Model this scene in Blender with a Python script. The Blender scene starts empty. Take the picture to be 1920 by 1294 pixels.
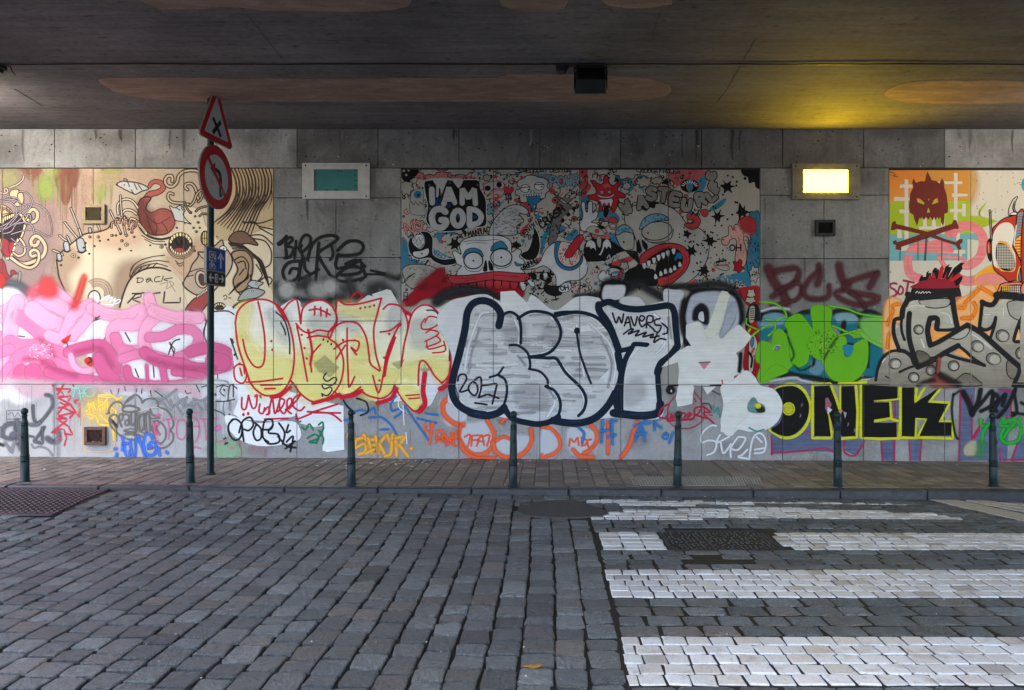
import bpy, bmesh, math, random
import numpy as np
from mathutils import Vector, Matrix
from mathutils.geometry import tessellate_polygon

SC = bpy.context.scene
COL = SC.collection
R = math.radians
rng = random.Random(7)

# ------------------------------------------------------------------ camera, sky, sun, exposure
F_PX = 1500.0            # focal length in photograph pixels (photograph 1920 wide)
D_WALL = 10.8            # camera to wall; the wall face is the plane Y = 0
CAM_Z = 1.66
CEIL_Z = CAM_Z + 404 * D_WALL / F_PX
cam_data = bpy.data.cameras.new('camera')
cam_data.sensor_width = 36.0
cam_data.lens = F_PX / 1920 * 36.0
cam_data.clip_end = 2000
cam = bpy.data.objects.new('camera', cam_data)
cam.location = (0, -D_WALL, CAM_Z)
cam.rotation_euler = (R(90), 0, 0)
COL.objects.link(cam)
SC.camera = cam

SUN_EL, SUN_AZ = 58.0, 215.0     # azimuth measured from +Y clockwise: behind the camera, a little left
world = bpy.data.worlds.new('World')
SC.world = world
world.use_nodes = True
wn = world.node_tree.nodes
sky = wn.new('ShaderNodeTexSky')
sky.sky_type = 'NISHITA'
sky.sun_disc = False
sky.sun_elevation = R(SUN_EL)
sky.sun_rotation = R(SUN_AZ)
sky.air_density = 1.0
sky.dust_density = 1.6
sky.ozone_density = 1.0
wn['Background'].inputs['Strength'].default_value = 0.15
world.node_tree.links.new(sky.outputs[0], wn['Background'].inputs['Color'])

sun_data = bpy.data.lights.new('sun', 'SUN')
sun_data.energy = 0.6
sun_data.angle = R(60)
sun_data.color = (1.0, 0.95, 0.88)
sun = bpy.data.objects.new('sun', sun_data)
az = R(SUN_AZ)
sdir = Vector((math.sin(az) * math.cos(R(SUN_EL)), math.cos(az) * math.cos(R(SUN_EL)), math.sin(R(SUN_EL))))
sun.rotation_euler = sdir.to_track_quat('Z', 'Y').to_euler()
sun.location = sdir * 60
COL.objects.link(sun)

SC.view_settings.view_transform = 'Standard'
SC.view_settings.look = 'None'
SC.view_settings.gamma = 1.0
SC.view_settings.use_curve_mapping = False
SC.view_settings.exposure = 2.3
SC.cycles.transparent_max_bounces = 48
SC.cycles.max_bounces = 8
SC.cycles.diffuse_bounces = 5
FLOOD_L, FLOOD_R = 15.0, 6.0      # watts of the two lit floodlights

# ------------------------------------------------------------------ helpers
def lin(c):
    out = []
    for v in c[:3]:
        v = v / 255.0
        out.append(v / 12.92 if v <= 0.04045 else ((v + 0.055) / 1.055) ** 2.4)
    return tuple(out)

def tag(o, label=None, cat=None, group=None, kind=None):
    if label: o['label'] = label
    if cat: o['category'] = cat
    if group: o['group'] = group
    if kind: o['kind'] = kind
    return o

def link(o, parent=None):
    COL.objects.link(o)
    if parent is not None: o.parent = parent
    return o

def empty(name, loc=(0, 0, 0), rz=0.0):
    o = bpy.data.objects.new(name, None)
    o.location = loc
    o.rotation_euler = (0, 0, rz)
    o.empty_display_size = 0.1
    return link(o)

def obj_bm(name, bm, mat, parent=None, smooth=False):
    me = bpy.data.meshes.new(name)
    bm.normal_update()
    bm.to_mesh(me); bm.free()
    me.materials.append(mat)
    if smooth:
        for p in me.polygons: p.use_smooth = True
    return link(bpy.data.objects.new(name, me), parent)

def obj_data(name, verts, faces, mat, parent=None, smooth=False):
    me = bpy.data.meshes.new(name)
    me.from_pydata(verts, [], faces)
    me.materials.append(mat)
    if smooth:
        for p in me.polygons: p.use_smooth = True
    me.update()
    return link(bpy.data.objects.new(name, me), parent)

def add_box(bm, c, s, bevel=0.0, rot=None):
    m = Matrix.Translation(c)
    if rot is not None: m = m @ rot
    r = bmesh.ops.create_cube(bm, size=1.0, matrix=m @ Matrix.Diagonal((s[0], s[1], s[2], 1)))
    if bevel > 0:
        es = list({e for v in r['verts'] for e in v.link_edges})
        bmesh.ops.bevel(bm, geom=es, offset=bevel, segments=1, affect='EDGES', clamp_overlap=True)

def add_lathe(bm, prof, seg=20, c=(0, 0, 0)):
    rings = []
    for r, z in prof:
        if r < 1e-5:
            rings.append([bm.verts.new((c[0], c[1], c[2] + z))])
        else:
            rings.append([bm.verts.new((c[0] + r * math.cos(2 * math.pi * k / seg), c[1] + r * math.sin(2 * math.pi * k / seg), c[2] + z)) for k in range(seg)])
    for a, b in zip(rings, rings[1:]):
        for k in range(seg):
            k2 = (k + 1) % seg
            if len(a) == 1 and len(b) == 1: continue
            if len(a) == 1: bm.faces.new((a[0], b[k2], b[k]))
            elif len(b) == 1: bm.faces.new((a[k], a[k2], b[0]))
            else: bm.faces.new((a[k], a[k2], b[k2], b[k]))
    return rings

def add_tube(bm, pts, r, seg=8, caps=True):
    pts = [Vector(p) for p in pts]
    rings = []
    for i, p in enumerate(pts):
        t = (pts[min(i + 1, len(pts) - 1)] - pts[max(i - 1, 0)]).normalized()
        up = Vector((0, 0, 1)) if abs(t.z) < 0.9 else Vector((1, 0, 0))
        a = t.cross(up).normalized(); b = t.cross(a).normalized()
        rr = r[i] if isinstance(r, (list, tuple)) else r
        rings.append([bm.verts.new(p + (a * math.cos(2 * math.pi * k / seg) + b * math.sin(2 * math.pi * k / seg)) * rr) for k in range(seg)])
    for A, B in zip(rings, rings[1:]):
        for k in range(seg):
            bm.faces.new((A[k], A[(k + 1) % seg], B[(k + 1) % seg], B[k]))
    if caps:
        bm.faces.new(rings[0][::-1]); bm.faces.new(rings[-1])

def add_prism(bm, outline, y0, y1, holes=()):
    """outline: (x, z) points, extruded from y0 (front) to y1 (back)."""
    loops = [list(outline)] + [list(h) for h in holes]
    polys = [[Vector((p[0], p[1], 0)) for p in l] for l in loops]
    flat = [p for l in loops for p in l]
    fr = [bm.verts.new((p[0], y0, p[1])) for p in flat]
    bk = [bm.verts.new((p[0], y1, p[1])) for p in flat]
    for t in tessellate_polygon(polys):
        try:
            bm.faces.new([fr[i] for i in t]); bm.faces.new([bk[i] for i in reversed(t)])
        except ValueError: pass
    o = 0
    for l in loops:
        n = len(l)
        for k in range(n):
            a, b = o + k, o + (k + 1) % n
            try: bm.faces.new((fr[a], fr[b], bk[b], bk[a]))
            except ValueError: pass
        o += n
    bmesh.ops.recalc_face_normals(bm, faces=bm.faces[:])

def circle(cx, cz, r, n=48, rz=None, a0=0.0):
    rz = r if rz is None else rz
    return [(cx + r * math.cos(a0 + 2 * math.pi * k / n), cz + rz * math.sin(a0 + 2 * math.pi * k / n)) for k in range(n)]

# ------------------------------------------------------------------ materials
class NT:
    def __init__(self, name, rough=0.8, spec=0.3):
        self.m = bpy.data.materials.new(name)
        self.m.use_nodes = True
        self.t = self.m.node_tree
        self.b = self.t.nodes['Principled BSDF']
        self.b.inputs['Roughness'].default_value = rough
        self.b.inputs['Specular IOR Level'].default_value = spec
    def n(self, kind, **kw):
        x = self.t.nodes.new(kind)
        for k, v in kw.items(): setattr(x, k, v)
        return x
    def l(self, a, b): self.t.links.new(a, b)
    def coord(self, which='Object', scale=(1, 1, 1)):
        c = self.n('ShaderNodeTexCoord'); mp = self.n('ShaderNodeMapping')
        mp.inputs['Scale'].default_value = scale
        self.l(c.outputs[which], mp.inputs[0])
        return mp.outputs[0]
    def pos(self, scale=(1, 1, 1)):
        c = self.n('ShaderNodeNewGeometry'); mp = self.n('ShaderNodeMapping')
        mp.inputs['Scale'].default_value = scale
        self.l(c.outputs['Position'], mp.inputs[0])
        return mp.outputs[0]
    def noise(self, vec, scale, detail=4, rough=0.55, dist=0.0):
        x = self.n('ShaderNodeTexNoise')
        x.inputs['Scale'].default_value = scale
        x.inputs['Detail'].default_value = detail
        x.inputs['Roughness'].default_value = rough
        x.inputs['Distortion'].default_value = dist
        if vec is not None: self.l(vec, x.inputs['Vector'])
        return x.outputs['Fac']
    def ramp(self, fac, stops, interp='LINEAR'):
        x = self.n('ShaderNodeValToRGB')
        x.color_ramp.interpolation = interp
        els = x.color_ramp.elements
        while len(els) < len(stops): els.new(0.5)
        for e, (p, c) in zip(els, stops):
            e.position = p
            e.color = (c, c, c, 1) if isinstance(c, (int, float)) else (*c, 1)
        self.l(fac, x.inputs[0])
        return x.outputs[0]
    def mix(self, fac, a, b, mode='MIX'):
        x = self.n('ShaderNodeMix', data_type='RGBA', blend_type=mode)
        if isinstance(fac, (int, float)): x.inputs[0].default_value = fac
        else: self.l(fac, x.inputs[0])
        for s, v in ((6, a), (7, b)):
            if isinstance(v, tuple): x.inputs[s].default_value = (*v[:3], 1)
            else: self.l(v, x.inputs[s])
        return x.outputs[2]
    def math(self, op, a, b=0.0, clamp=False):
        x = self.n('ShaderNodeMath', operation=op, use_clamp=clamp)
        for s, v in ((0, a), (1, b)):
            if isinstance(v, (int, float)): x.inputs[s].default_value = v
            else: self.l(v, x.inputs[s])
        return x.outputs[0]
    def bump(self, h, strength=0.3, dist=0.01, normal=None):
        x = self.n('ShaderNodeBump')
        x.inputs['Strength'].default_value = strength
        x.inputs['Distance'].default_value = dist
        self.l(h, x.inputs['Height'])
        if normal is not None: self.l(normal, x.inputs['Normal'])
        self.l(x.outputs[0], self.b.inputs['Normal'])
        return x.outputs[0]
    def color(self, c):
        if isinstance(c, tuple): self.b.inputs['Base Color'].default_value = (*c[:3], 1)
        else: self.l(c, self.b.inputs['Base Color'])

def plain(name, c, rough=0.5, metal=0.0, spec=0.4, var=0.25, scale=30.0, bump=0.0):
    m = NT(name, rough, spec)
    m.b.inputs['Metallic'].default_value = metal
    f = m.noise(m.coord(), scale, 5, 0.6)
    dark = tuple(v * (1 - var) for v in c); lite = tuple(min(1, v * (1 + var)) for v in c)
    m.color(m.ramp(f, [(0.3, dark), (0.7, lite)]))
    if bump: m.bump(f, bump, 0.004)
    return m.m

def island_random(m):
    oi = m.n('ShaderNodeObjectInfo'); g = m.n('ShaderNodeNewGeometry')
    return m.math('FRACT', m.math('ADD', oi.outputs['Random'], g.outputs['Random Per Island']))

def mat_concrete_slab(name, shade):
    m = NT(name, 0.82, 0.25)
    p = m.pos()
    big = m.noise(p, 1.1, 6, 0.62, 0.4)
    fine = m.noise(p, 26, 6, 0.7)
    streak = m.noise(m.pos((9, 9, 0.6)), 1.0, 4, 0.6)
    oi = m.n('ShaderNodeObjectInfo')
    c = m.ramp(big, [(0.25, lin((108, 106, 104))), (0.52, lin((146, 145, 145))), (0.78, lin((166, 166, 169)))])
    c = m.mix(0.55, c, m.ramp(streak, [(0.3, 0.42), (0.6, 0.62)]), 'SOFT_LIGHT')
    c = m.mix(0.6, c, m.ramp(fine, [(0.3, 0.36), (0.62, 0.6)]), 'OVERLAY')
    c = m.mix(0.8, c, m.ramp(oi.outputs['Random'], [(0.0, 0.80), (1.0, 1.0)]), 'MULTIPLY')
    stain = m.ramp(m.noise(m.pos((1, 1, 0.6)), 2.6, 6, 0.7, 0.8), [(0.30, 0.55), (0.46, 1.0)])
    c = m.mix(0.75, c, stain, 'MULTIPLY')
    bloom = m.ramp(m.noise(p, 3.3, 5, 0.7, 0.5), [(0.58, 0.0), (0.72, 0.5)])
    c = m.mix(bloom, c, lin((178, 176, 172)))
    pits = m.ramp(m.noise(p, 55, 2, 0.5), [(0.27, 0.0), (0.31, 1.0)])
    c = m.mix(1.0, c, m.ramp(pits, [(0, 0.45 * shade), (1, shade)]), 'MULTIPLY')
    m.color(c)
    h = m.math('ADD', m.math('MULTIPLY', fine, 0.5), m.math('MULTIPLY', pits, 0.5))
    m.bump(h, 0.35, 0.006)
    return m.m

def mat_board(name, base, alt, amount=0.5):
    m = NT(name, 0.7, 0.25)
    p = m.pos()
    f = m.noise(m.pos((1.0, 1, 0.35)), 1.6, 6, 0.6, 0.3)
    s = m.noise(m.pos((40, 1, 0.8)), 1.0, 3, 0.6)
    fine = m.noise(p, 60, 4, 0.7)
    c = m.mix(m.ramp(f, [(0.38, 0.0), (0.68, amount)]), base, alt)
    c = m.mix(0.45, c, m.ramp(s, [(0.3, 0.38), (0.7, 0.58)]), 'SOFT_LIGHT')
    c = m.mix(0.35, c, m.ramp(fine, [(0.3, 0.36), (0.7, 0.6)]), 'OVERLAY')
    m.color(c)
    m.bump(fine, 0.2, 0.003)
    return m.m

def mat_paint(name, rough=0.55, var=0.16, streak=0.0, wear=0.06, spec=0.12, grain=0.35, metal=0.0, grime_shade=0.0):
    """Paint film: colour and cover come from the mesh's own attribute; noise gives mottling, roller streaks and worn flecks."""
    m = NT(name, rough, spec)
    m.b.inputs['Metallic'].default_value = metal
    a = m.n('ShaderNodeAttribute'); a.attribute_name = 'paint'
    p = m.pos()
    mot = m.noise(p, 7, 5, 0.62)
    fine = m.noise(p, 90, 3, 0.7)
    c = m.mix(var, a.outputs['Color'], m.ramp(mot, [(0.25, 0.25), (0.75, 0.8)]), 'SOFT_LIGHT')
    if streak > 0:
        st = m.noise(m.pos((1.3, 1, 30)), 1.0, 4, 0.65, 0.3)
        c = m.mix(streak, c, m.ramp(st, [(0.3, 0.22), (0.5, 0.55), (0.7, 0.85)]), 'SOFT_LIGHT')
        c = m.mix(streak * 0.5, c, m.ramp(m.noise(p, 3.5, 3, 0.5), [(0.35, 0.35), (0.65, 0.66)]), 'SOFT_LIGHT')
    if grime_shade > 0: c = m.mix(grime_shade, c, m.ramp(m.noise(p, 2.2, 6, 0.7, 0.4), [(0.3, (0.30, 0.29, 0.28)), (0.7, (0.62, 0.61, 0.60))]), 'MULTIPLY')  # mottled multiply that darkens the film, standing in for dim light
    m.color(c)
    # spray grain at soft edges
    al = m.math('ADD', a.outputs['Alpha'], m.math('MULTIPLY', m.math('SUBTRACT', fine, 0.5), grain))
    sm = m.n('ShaderNodeMapRange', interpolation_type='SMOOTHSTEP')
    sm.inputs[1].default_value = 0.05; sm.inputs[2].default_value = 0.95
    m.l(al, sm.inputs[0])
    cover = m.math('MINIMUM', m.math('ADD', m.math('MULTIPLY', sm.outputs[0], 0.5), m.math('MULTIPLY', a.outputs['Alpha'], 0.5)), 1.0)
    # nothing where the film has no cover at all
    cover = m.math('MULTIPLY', cover, m.math('MULTIPLY', a.outputs['Alpha'], 12.0, True))
    w = m.ramp(m.noise(p, 38, 5, 0.75), [(0.26, 1 - min(1, wear * 9)), (0.26 + wear, 1.0)])
    m.l(m.math('MULTIPLY', cover, w), m.b.inputs['Alpha'])
    m.bump(m.noise(p, 45, 4, 0.7), 0.12, 0.002)
    return m.m
# ------------------------------------------------------------------ paint: every stroke and fill is a film of its own on the wall
LEVEL = 6e-5
PAINT_Y = -0.0045
SX = (D_WALL + PAINT_Y) / F_PX
def wall_xz(px, py): return ((px - 960) * SX, CAM_Z + (647 - py) * SX)

FRAMES = {'P': (0, 0, 1), 1: (0, 230, 3.498), 2: (0, 500, 3.2348), 3: (420, 420, 2.813), 4: (740, 300, 4.622), 5: (1080, 300, 4.622),
          6: (820, 520, 2.909), 7: (1400, 230, 3.692), 8: (1400, 540, 3.2346), 9: (1400, 690, 3.692), 10: (0, 715, 8.0), 11: (200, 715, 8.0),
          12: (1240, 540, 6.47), 13: (1640, 540, 6.471), 14: (1660, 310, 4.977), 15: (0, 330, 4.794)}
_fr = FRAMES['P']
GROUPS = []          # each: dict(name, label, parent key, mat key, elements)
ELEMS = []           # global order
def Z(k):
    global _fr
    _fr = FRAMES[k]
def G(name, label=None, parent='wall', mat='spray'):
    GROUPS.append(dict(name=name, label=label, parent=parent, mat=mat, el=[]))
def P_(s):
    if not isinstance(s, str): pts = s
    else: pts = [tuple(float(v) for v in t.split(',')) for t in s.split()]
    return [(_fr[0] + x / _fr[2], _fr[1] + y / _fr[2]) for x, y in pts]

COLS = dict(K=(20, 20, 22), k=(48, 47, 48), N=(18, 31, 50), W=(226, 227, 232), w=(200, 201, 207), r=(196, 26, 46), R=(176, 30, 36), M=(150, 64, 62),
            b=(40, 128, 178), B=(92, 160, 196), y=(244, 226, 112), Y=(232, 226, 36), o=(236, 96, 44), O=(250, 158, 60), g=(122, 190, 28), t=(30, 150, 160),
            c=(232, 214, 180), C=(214, 196, 166), p=(238, 140, 190), P=(214, 98, 152), s=(150, 150, 152), S=(186, 184, 178), d=(84, 84, 88), D=(60, 46, 44), v=(108, 118, 160),
            m=(176, 40, 90), u=(40, 92, 190), T=(120, 196, 172), L=(214, 208, 214), q=(126, 40, 44), e=(224, 116, 122), x=(112, 40, 38), G=(140, 170, 30), f=(246, 198, 92))
def cc(c): return lin(COLS[c]) if isinstance(c, str) else lin(c)

def smooth(pts, closed=False, step=2.6):
    n = len(pts)
    if n < 3 and not closed:
        (x0, y0), (x1, y1) = pts[0], pts[-1]
        k = max(1, int(math.hypot(x1 - x0, y1 - y0) / (step * 4)))
        return [(x0 + (x1 - x0) * i / k, y0 + (y1 - y0) * i / k) for i in range(k + 1)]
    out = []
    segs = n if closed else n - 1
    for i in range(segs):
        p0 = pts[(i - 1) % n] if closed or i > 0 else pts[0]
        p1 = pts[i]; p2 = pts[(i + 1) % n]
        p3 = pts[(i + 2) % n] if closed or i + 2 < n else pts[-1]
        L = math.hypot(p2[0] - p1[0], p2[1] - p1[1])
        k = max(1, min(24, int(round(L / step))))
        for j in range(k):
            t = j / k; t2 = t * t; t3 = t2 * t
            out.append(tuple(0.5 * (2 * p1[a] + (p2[a] - p0[a]) * t + (2 * p0[a] - 5 * p1[a] + 4 * p2[a] - p3[a]) * t2 + (3 * p1[a] - p0[a] - 3 * p2[a] + p3[a]) * t3) for a in (0, 1)))
    if not closed: out.append(pts[-1])
    res = [out[0]]
    for p in out[1:]:
        if math.hypot(p[0] - res[-1][0], p[1] - res[-1][1]) > 0.15: res.append(p)
    if closed and len(res) > 3 and math.hypot(res[0][0] - res[-1][0], res[0][1] - res[-1][1]) < 0.15: res.pop()
    return res

def put(verts, faces):
    """verts: (px, py, alpha, colour, ramp 0..1)"""
    xs = [v[0] for v in verts]; ys = [v[1] for v in verts]
    e = (verts, faces, (min(xs), min(ys), max(xs), max(ys)))
    GROUPS[-1]['el'].append(len(ELEMS)); ELEMS.append(e)

THICK = 1.0      # line weight multiplier, set per mural
def stroke_px(P, w, col, soft=0.8, a=1.0, closed=False, taper=None):
    n = len(P)
    if n < 2: return
    A = np.array(P, float)
    if closed: T = np.roll(A, -1, 0) - np.roll(A, 1, 0)
    else:
        T = np.empty_like(A); T[1:-1] = A[2:] - A[:-2]; T[0] = A[1] - A[0]; T[-1] = A[-1] - A[-2]
    ln = np.hypot(T[:, 0], T[:, 1]); ln[ln == 0] = 1
    T = T / ln[:, None]
    N = np.stack([-T[:, 1], T[:, 0]], 1)
    # curvature limits the inner offset so that the ribbon never folds over itself
    ang = np.arctan2(T[:, 1], T[:, 0])
    d = np.diff(np.append(ang, ang[0]) if closed else np.append(ang, ang[-1]))
    d = (d + np.pi) % (2 * np.pi) - np.pi
    seg = np.hypot(*(np.roll(A, -1, 0) - A).T); seg[seg == 0] = 1
    kap = d / seg
    kap = np.where(np.abs(np.roll(kap, 1)) > np.abs(kap), np.roll(kap, 1), kap) if n > 2 else kap * 0
    soft = soft * 1.9 if soft >= 2 else soft
    soft = min(soft, w * 1.15 if soft >= 2 else w * 0.45)
    w = w * THICK
    ro = w / 2 + soft / 2; ri = max(w / 2 - soft / 2, w * 0.04)
    if taper is None: tp = np.ones(n)
    else: tp = np.interp(np.linspace(0, 1, n), np.linspace(0, 1, len(taper)), taper)
    verts, faces = [], []
    for i in range(n):
        lp = 0.92 / max(kap[i], 1e-6) if kap[i] > 1e-6 else 1e9     # limit on the +N side
        lm = 0.92 / max(-kap[i], 1e-6) if kap[i] < -1e-6 else 1e9
        rr = i / max(1, n - 1)
        for off, al in ((-ro, 0), (-ri, a), (ri, a), (ro, 0)):
            o = off * tp[i]
            o = min(o, lp) if o > 0 else max(o, -lm)
            verts.append((A[i, 0] + N[i, 0] * o, A[i, 1] + N[i, 1] * o, al, col, rr))
    m = n if closed else n - 1
    for i in range(m):
        j = (i + 1) % n
        for k in range(3): faces.append((4 * i + k, 4 * i + k + 1, 4 * j + k + 1, 4 * j + k))
    if not closed:
        for end, sgn in ((0, -1), (n - 1, 1)):
            c = A[end]; t = T[end] * sgn; nn = N[end]
            r1, r2 = ri * tp[end], ro * tp[end]
            b = len(verts); K = 6; rr = 0.0 if end == 0 else 1.0
            verts.append((c[0], c[1], a, col, rr))
            for k in range(K + 1):
                th = math.pi * k / K - math.pi / 2
                dx, dy = nn[0] * math.sin(th) + t[0] * math.cos(th), nn[1] * math.sin(th) + t[1] * math.cos(th)
                verts.append((c[0] + dx * r1, c[1] + dy * r1, a, col, rr))
                verts.append((c[0] + dx * r2, c[1] + dy * r2, 0, col, rr))
            for k in range(K):
                i0 = b + 1 + 2 * k
                faces.append((b, i0, i0 + 2)); faces.append((i0, i0 + 1, i0 + 3, i0 + 2))
    put(verts, faces)

def S(pts, w, col, soft=0.8, a=1.0, c=0, p=0, taper=None):
    """one stroke; coordinates and width in the current frame's pixels, softness in photograph pixels; p=1 keeps corners"""
    Q = P_(pts)
    if not p: Q = smooth(Q, bool(c))
    else:
        q = []
        for i in range(len(Q) - (0 if c else 1)):
            A, B = Q[i], Q[(i + 1) % len(Q)]
            L = math.hypot(B[0] - A[0], B[1] - A[1]); k = max(1, int(L / 5))
            if L > 3: q += [A, tuple(A[z] + (B[z] - A[z]) * min(.18, .6 / L) for z in (0, 1))]
            else: q.append(A)
            q += [tuple(A[z] + (B[z] - A[z]) * j / k for z in (0, 1)) for j in range(1, k)]
        if not c: q.append(Q[-1])
        Q = q
    wp = w / _fr[2]
    if GROUPS[-1]['mat'] == 'spray' and wp > 4.2 and soft >= .9: stroke_px(Q, wp * 1.2, cc(col), wp * .6 + 1.5, a * .22, bool(c), taper)   # overspray
    stroke_px(Q, wp, cc(col), soft, a, bool(c), taper)

def fill_px(loops, col, soft=0.7, a=1.0, col2=None, a2=None, gx=None):
    if soft >= 2: soft *= 1.9
    flat = [p for l in loops for p in l]
    axis = 1 if gx is None else 0
    vals = [p[axis] for p in flat]; lo, hi = min(vals), max(vals)
    def col_at(p):
        if col2 is None: return col
        t = (p[axis] - lo) / max(1e-6, hi - lo)
        return tuple(col[i] * (1 - t) + col2[i] * t for i in range(3))
    def a_at(p):
        if a2 is None: return a
        t = (p[axis] - lo) / max(1e-6, hi - lo)
        return a * (1 - t) + a2 * t
    verts = [(p[0], p[1], a_at(p), col_at(p), 0.0) for p in flat]
    faces = [tuple(t) for t in tessellate_polygon([[Vector((p[0], p[1], 0)) for p in l] for l in loops])]
    for li, l in enumerate(loops):
        n = len(l)
        area = sum(l[i][0] * l[(i + 1) % n][1] - l[(i + 1) % n][0] * l[i][1] for i in range(n))
        sg = 1 if area > 0 else -1
        if li > 0: sg = -sg
        base0 = sum(len(q) for q in loops[:li]); b = len(verts)
        for i in range(n):
            p0, p1, p2 = l[i - 1], l[i], l[(i + 1) % n]
            tx, ty = p2[0] - p0[0], p2[1] - p0[1]; L = math.hypot(tx, ty) or 1
            nx, ny = ty / L * sg, -tx / L * sg
            verts.append((p1[0] + nx * soft, p1[1] + ny * soft, 0.0, col_at(p1), 0.3))
        for i in range(n):
            j = (i + 1) % n
            faces.append((base0 + i, base0 + j, b + j, b + i))
    put(verts, faces)

def Fl(pts, col, soft=0.7, a=1.0, col2=None, a2=None, o=None, p=0, holes=(), gx=None):
    """one filled shape; o=(colour, width[, softness]) adds its outline"""
    Q = P_(pts)
    L = Q if p else smooth(Q, True)
    H = [P_(h) if p else smooth(P_(h), True) for h in holes]
    fill_px([L] + H, cc(col), soft, a, cc(col2) if col2 else None, a2, gx)
    if o:
        for l in [L] + H: stroke_px(l if not p else subdiv(l), o[1] / _fr[2], cc(o[0]), o[2] if len(o) > 2 else 0.8, 1.0, True)

def subdiv(l):
    q = []
    for i in range(len(l)):
        A, B = l[i], l[(i + 1) % len(l)]
        Ln = math.hypot(B[0] - A[0], B[1] - A[1])
        q += [A, tuple(A[z] + (B[z] - A[z]) * min(.2, .6 / max(Ln, .1)) for z in (0, 1)), tuple(A[z] + (B[z] - A[z]) * .5 for z in (0, 1)), tuple(B[z] + (A[z] - B[z]) * min(.2, .6 / max(Ln, .1)) for z in (0, 1))]
    return q

def E(cx, cy, rx, ry, col, o=None, soft=0.6, a=1.0, rot=0.0, n=None):
    n = n or max(8, min(36, int((rx + ry) / _fr[2] * 1.6) + 6))
    ca, sa = math.cos(R(rot)), math.sin(R(rot))
    pts = [(cx + rx * math.cos(t) * ca - ry * math.sin(t) * sa, cy + rx * math.cos(t) * sa + ry * math.sin(t) * ca) for t in (2 * math.pi * k / n for k in range(n))]
    Q = P_(pts)
    if col is not None: fill_px([Q], cc(col), soft, a)
    if o: stroke_px(Q, o[1] / _fr[2], cc(o[0]), o[2] if len(o) > 2 else 0.8, 1.0, True)

def D2(pts, w, col, edge='K', ew=6, **k):
    """a tube drawn as a dark stroke with a lighter stroke inside it"""
    S(pts, w, edge, **k); S(pts, w - ew * 1.35, col, **k)

GLYPH = {'A': '0,6 2,0 4,6|1,4 3,4', 'B': '0,0 0,6 3,6 4,4.5 3,3 0,3|0,0 3,0 3.6,1.5 3,3', 'C': '4,1 2.6,0 1,.4 0,3 1,5.6 2.6,6 4,5', 'D': '0,0 0,6 2,6 4,4 4,2 2,0 0,0',
         'E': '4,0 0,0 0,6 4,6|0,3 3,3', 'F': '4,0 0,0 0,6|0,3 3,3', 'G': '4,1 2.6,0 1,.4 0,3 1,5.6 2.6,6 4,5 4,3.2 2.4,3.2', 'H': '0,0 0,6|4,0 4,6|0,3 4,3', 'I': '2,0 2,6',
         'J': '4,0 4,4.6 2.6,6 1,6 0,4.6', 'K': '0,0 0,6|4,0 0,3.2 4,6', 'L': '0,0 0,6 4,6', 'M': '0,6 0,0 2,3.6 4,0 4,6', 'N': '0,6 0,0 4,6 4,0', 'O': '2,0 0,1.6 0,4.4 2,6 4,4.4 4,1.6 2,0',
         'P': '0,6 0,0 3,0 4,1.5 3,3 0,3', 'R': '0,6 0,0 3,0 4,1.5 3,3 0,3|2,3 4,6', 'S': '4,.8 2,0 .2,1.4 1.4,2.8 3.6,3.6 3.8,5 2,6 0,5.2', 'T': '0,0 4,0|2,0 2,6', 'U': '0,0 0,4.6 1.4,6 2.6,6 4,4.6 4,0',
         'V': '0,0 2,6 4,0', 'W': '0,0 1,6 2,2 3,6 4,0', 'X': '0,0 4,6|4,0 0,6', 'Y': '0,0 2,3 4,0|2,3 2,6', 'Z': '0,0 4,0 0,6 4,6', ' ': '', '2': '0,1 2,0 4,1.4 3,3.4 0,6 4,6', '0': '2,0 0,1.6 0,4.4 2,6 4,4.4 4,1.6 2,0',
         '1': '.8,1.2 2,0 2,6', '7': '0,0 4,0 1.6,6', '-': '0,3 4,3'}
def T(txt, x, y, h, w, col, adv=1.0, rot=0.0, o=None, jit=0.0, aspect=0.62, soft=0.6, arc=0.0):
    """hand lettering; x, y is the top left corner in the current frame; o=(colour, extra width) puts a wider stroke behind"""
    cx, cy, ang = x, y, rot
    wd = h * aspect
    gl = []
    for ch in txt:
        ca, sa = math.cos(R(ang)), math.sin(R(ang))
        j = rng.uniform(-jit, jit) * h
        for part in GLYPH[ch].split('|'):
            if not part: continue
            pts = [tuple(float(v) for v in q.split(',')) for q in part.split()]
            pts = [(px / 4 * wd, py / 6 * h + j) for px, py in pts]
            gl.append([(cx + px * ca - py * sa, cy + px * sa + py * ca) for px, py in pts])
        step = wd * (0.45 if ch == ' ' else 0.2 if ch == 'I' and False else 1.0) + wd * 0.38 * adv
        cx += step * ca; cy += step * sa; ang += arc
    if o:
        for q in gl: S(q, w + o[1], o[0], p=1 if len(q) < 4 else 0, soft=soft)
    for q in gl: S(q, w, col, p=1 if len(q) < 4 else 0, soft=soft)

def lines(sts, w, col, **k):
    for s in sts.split(';'):
        if s.strip(): S(s.strip(), w, col, **k)
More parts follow.
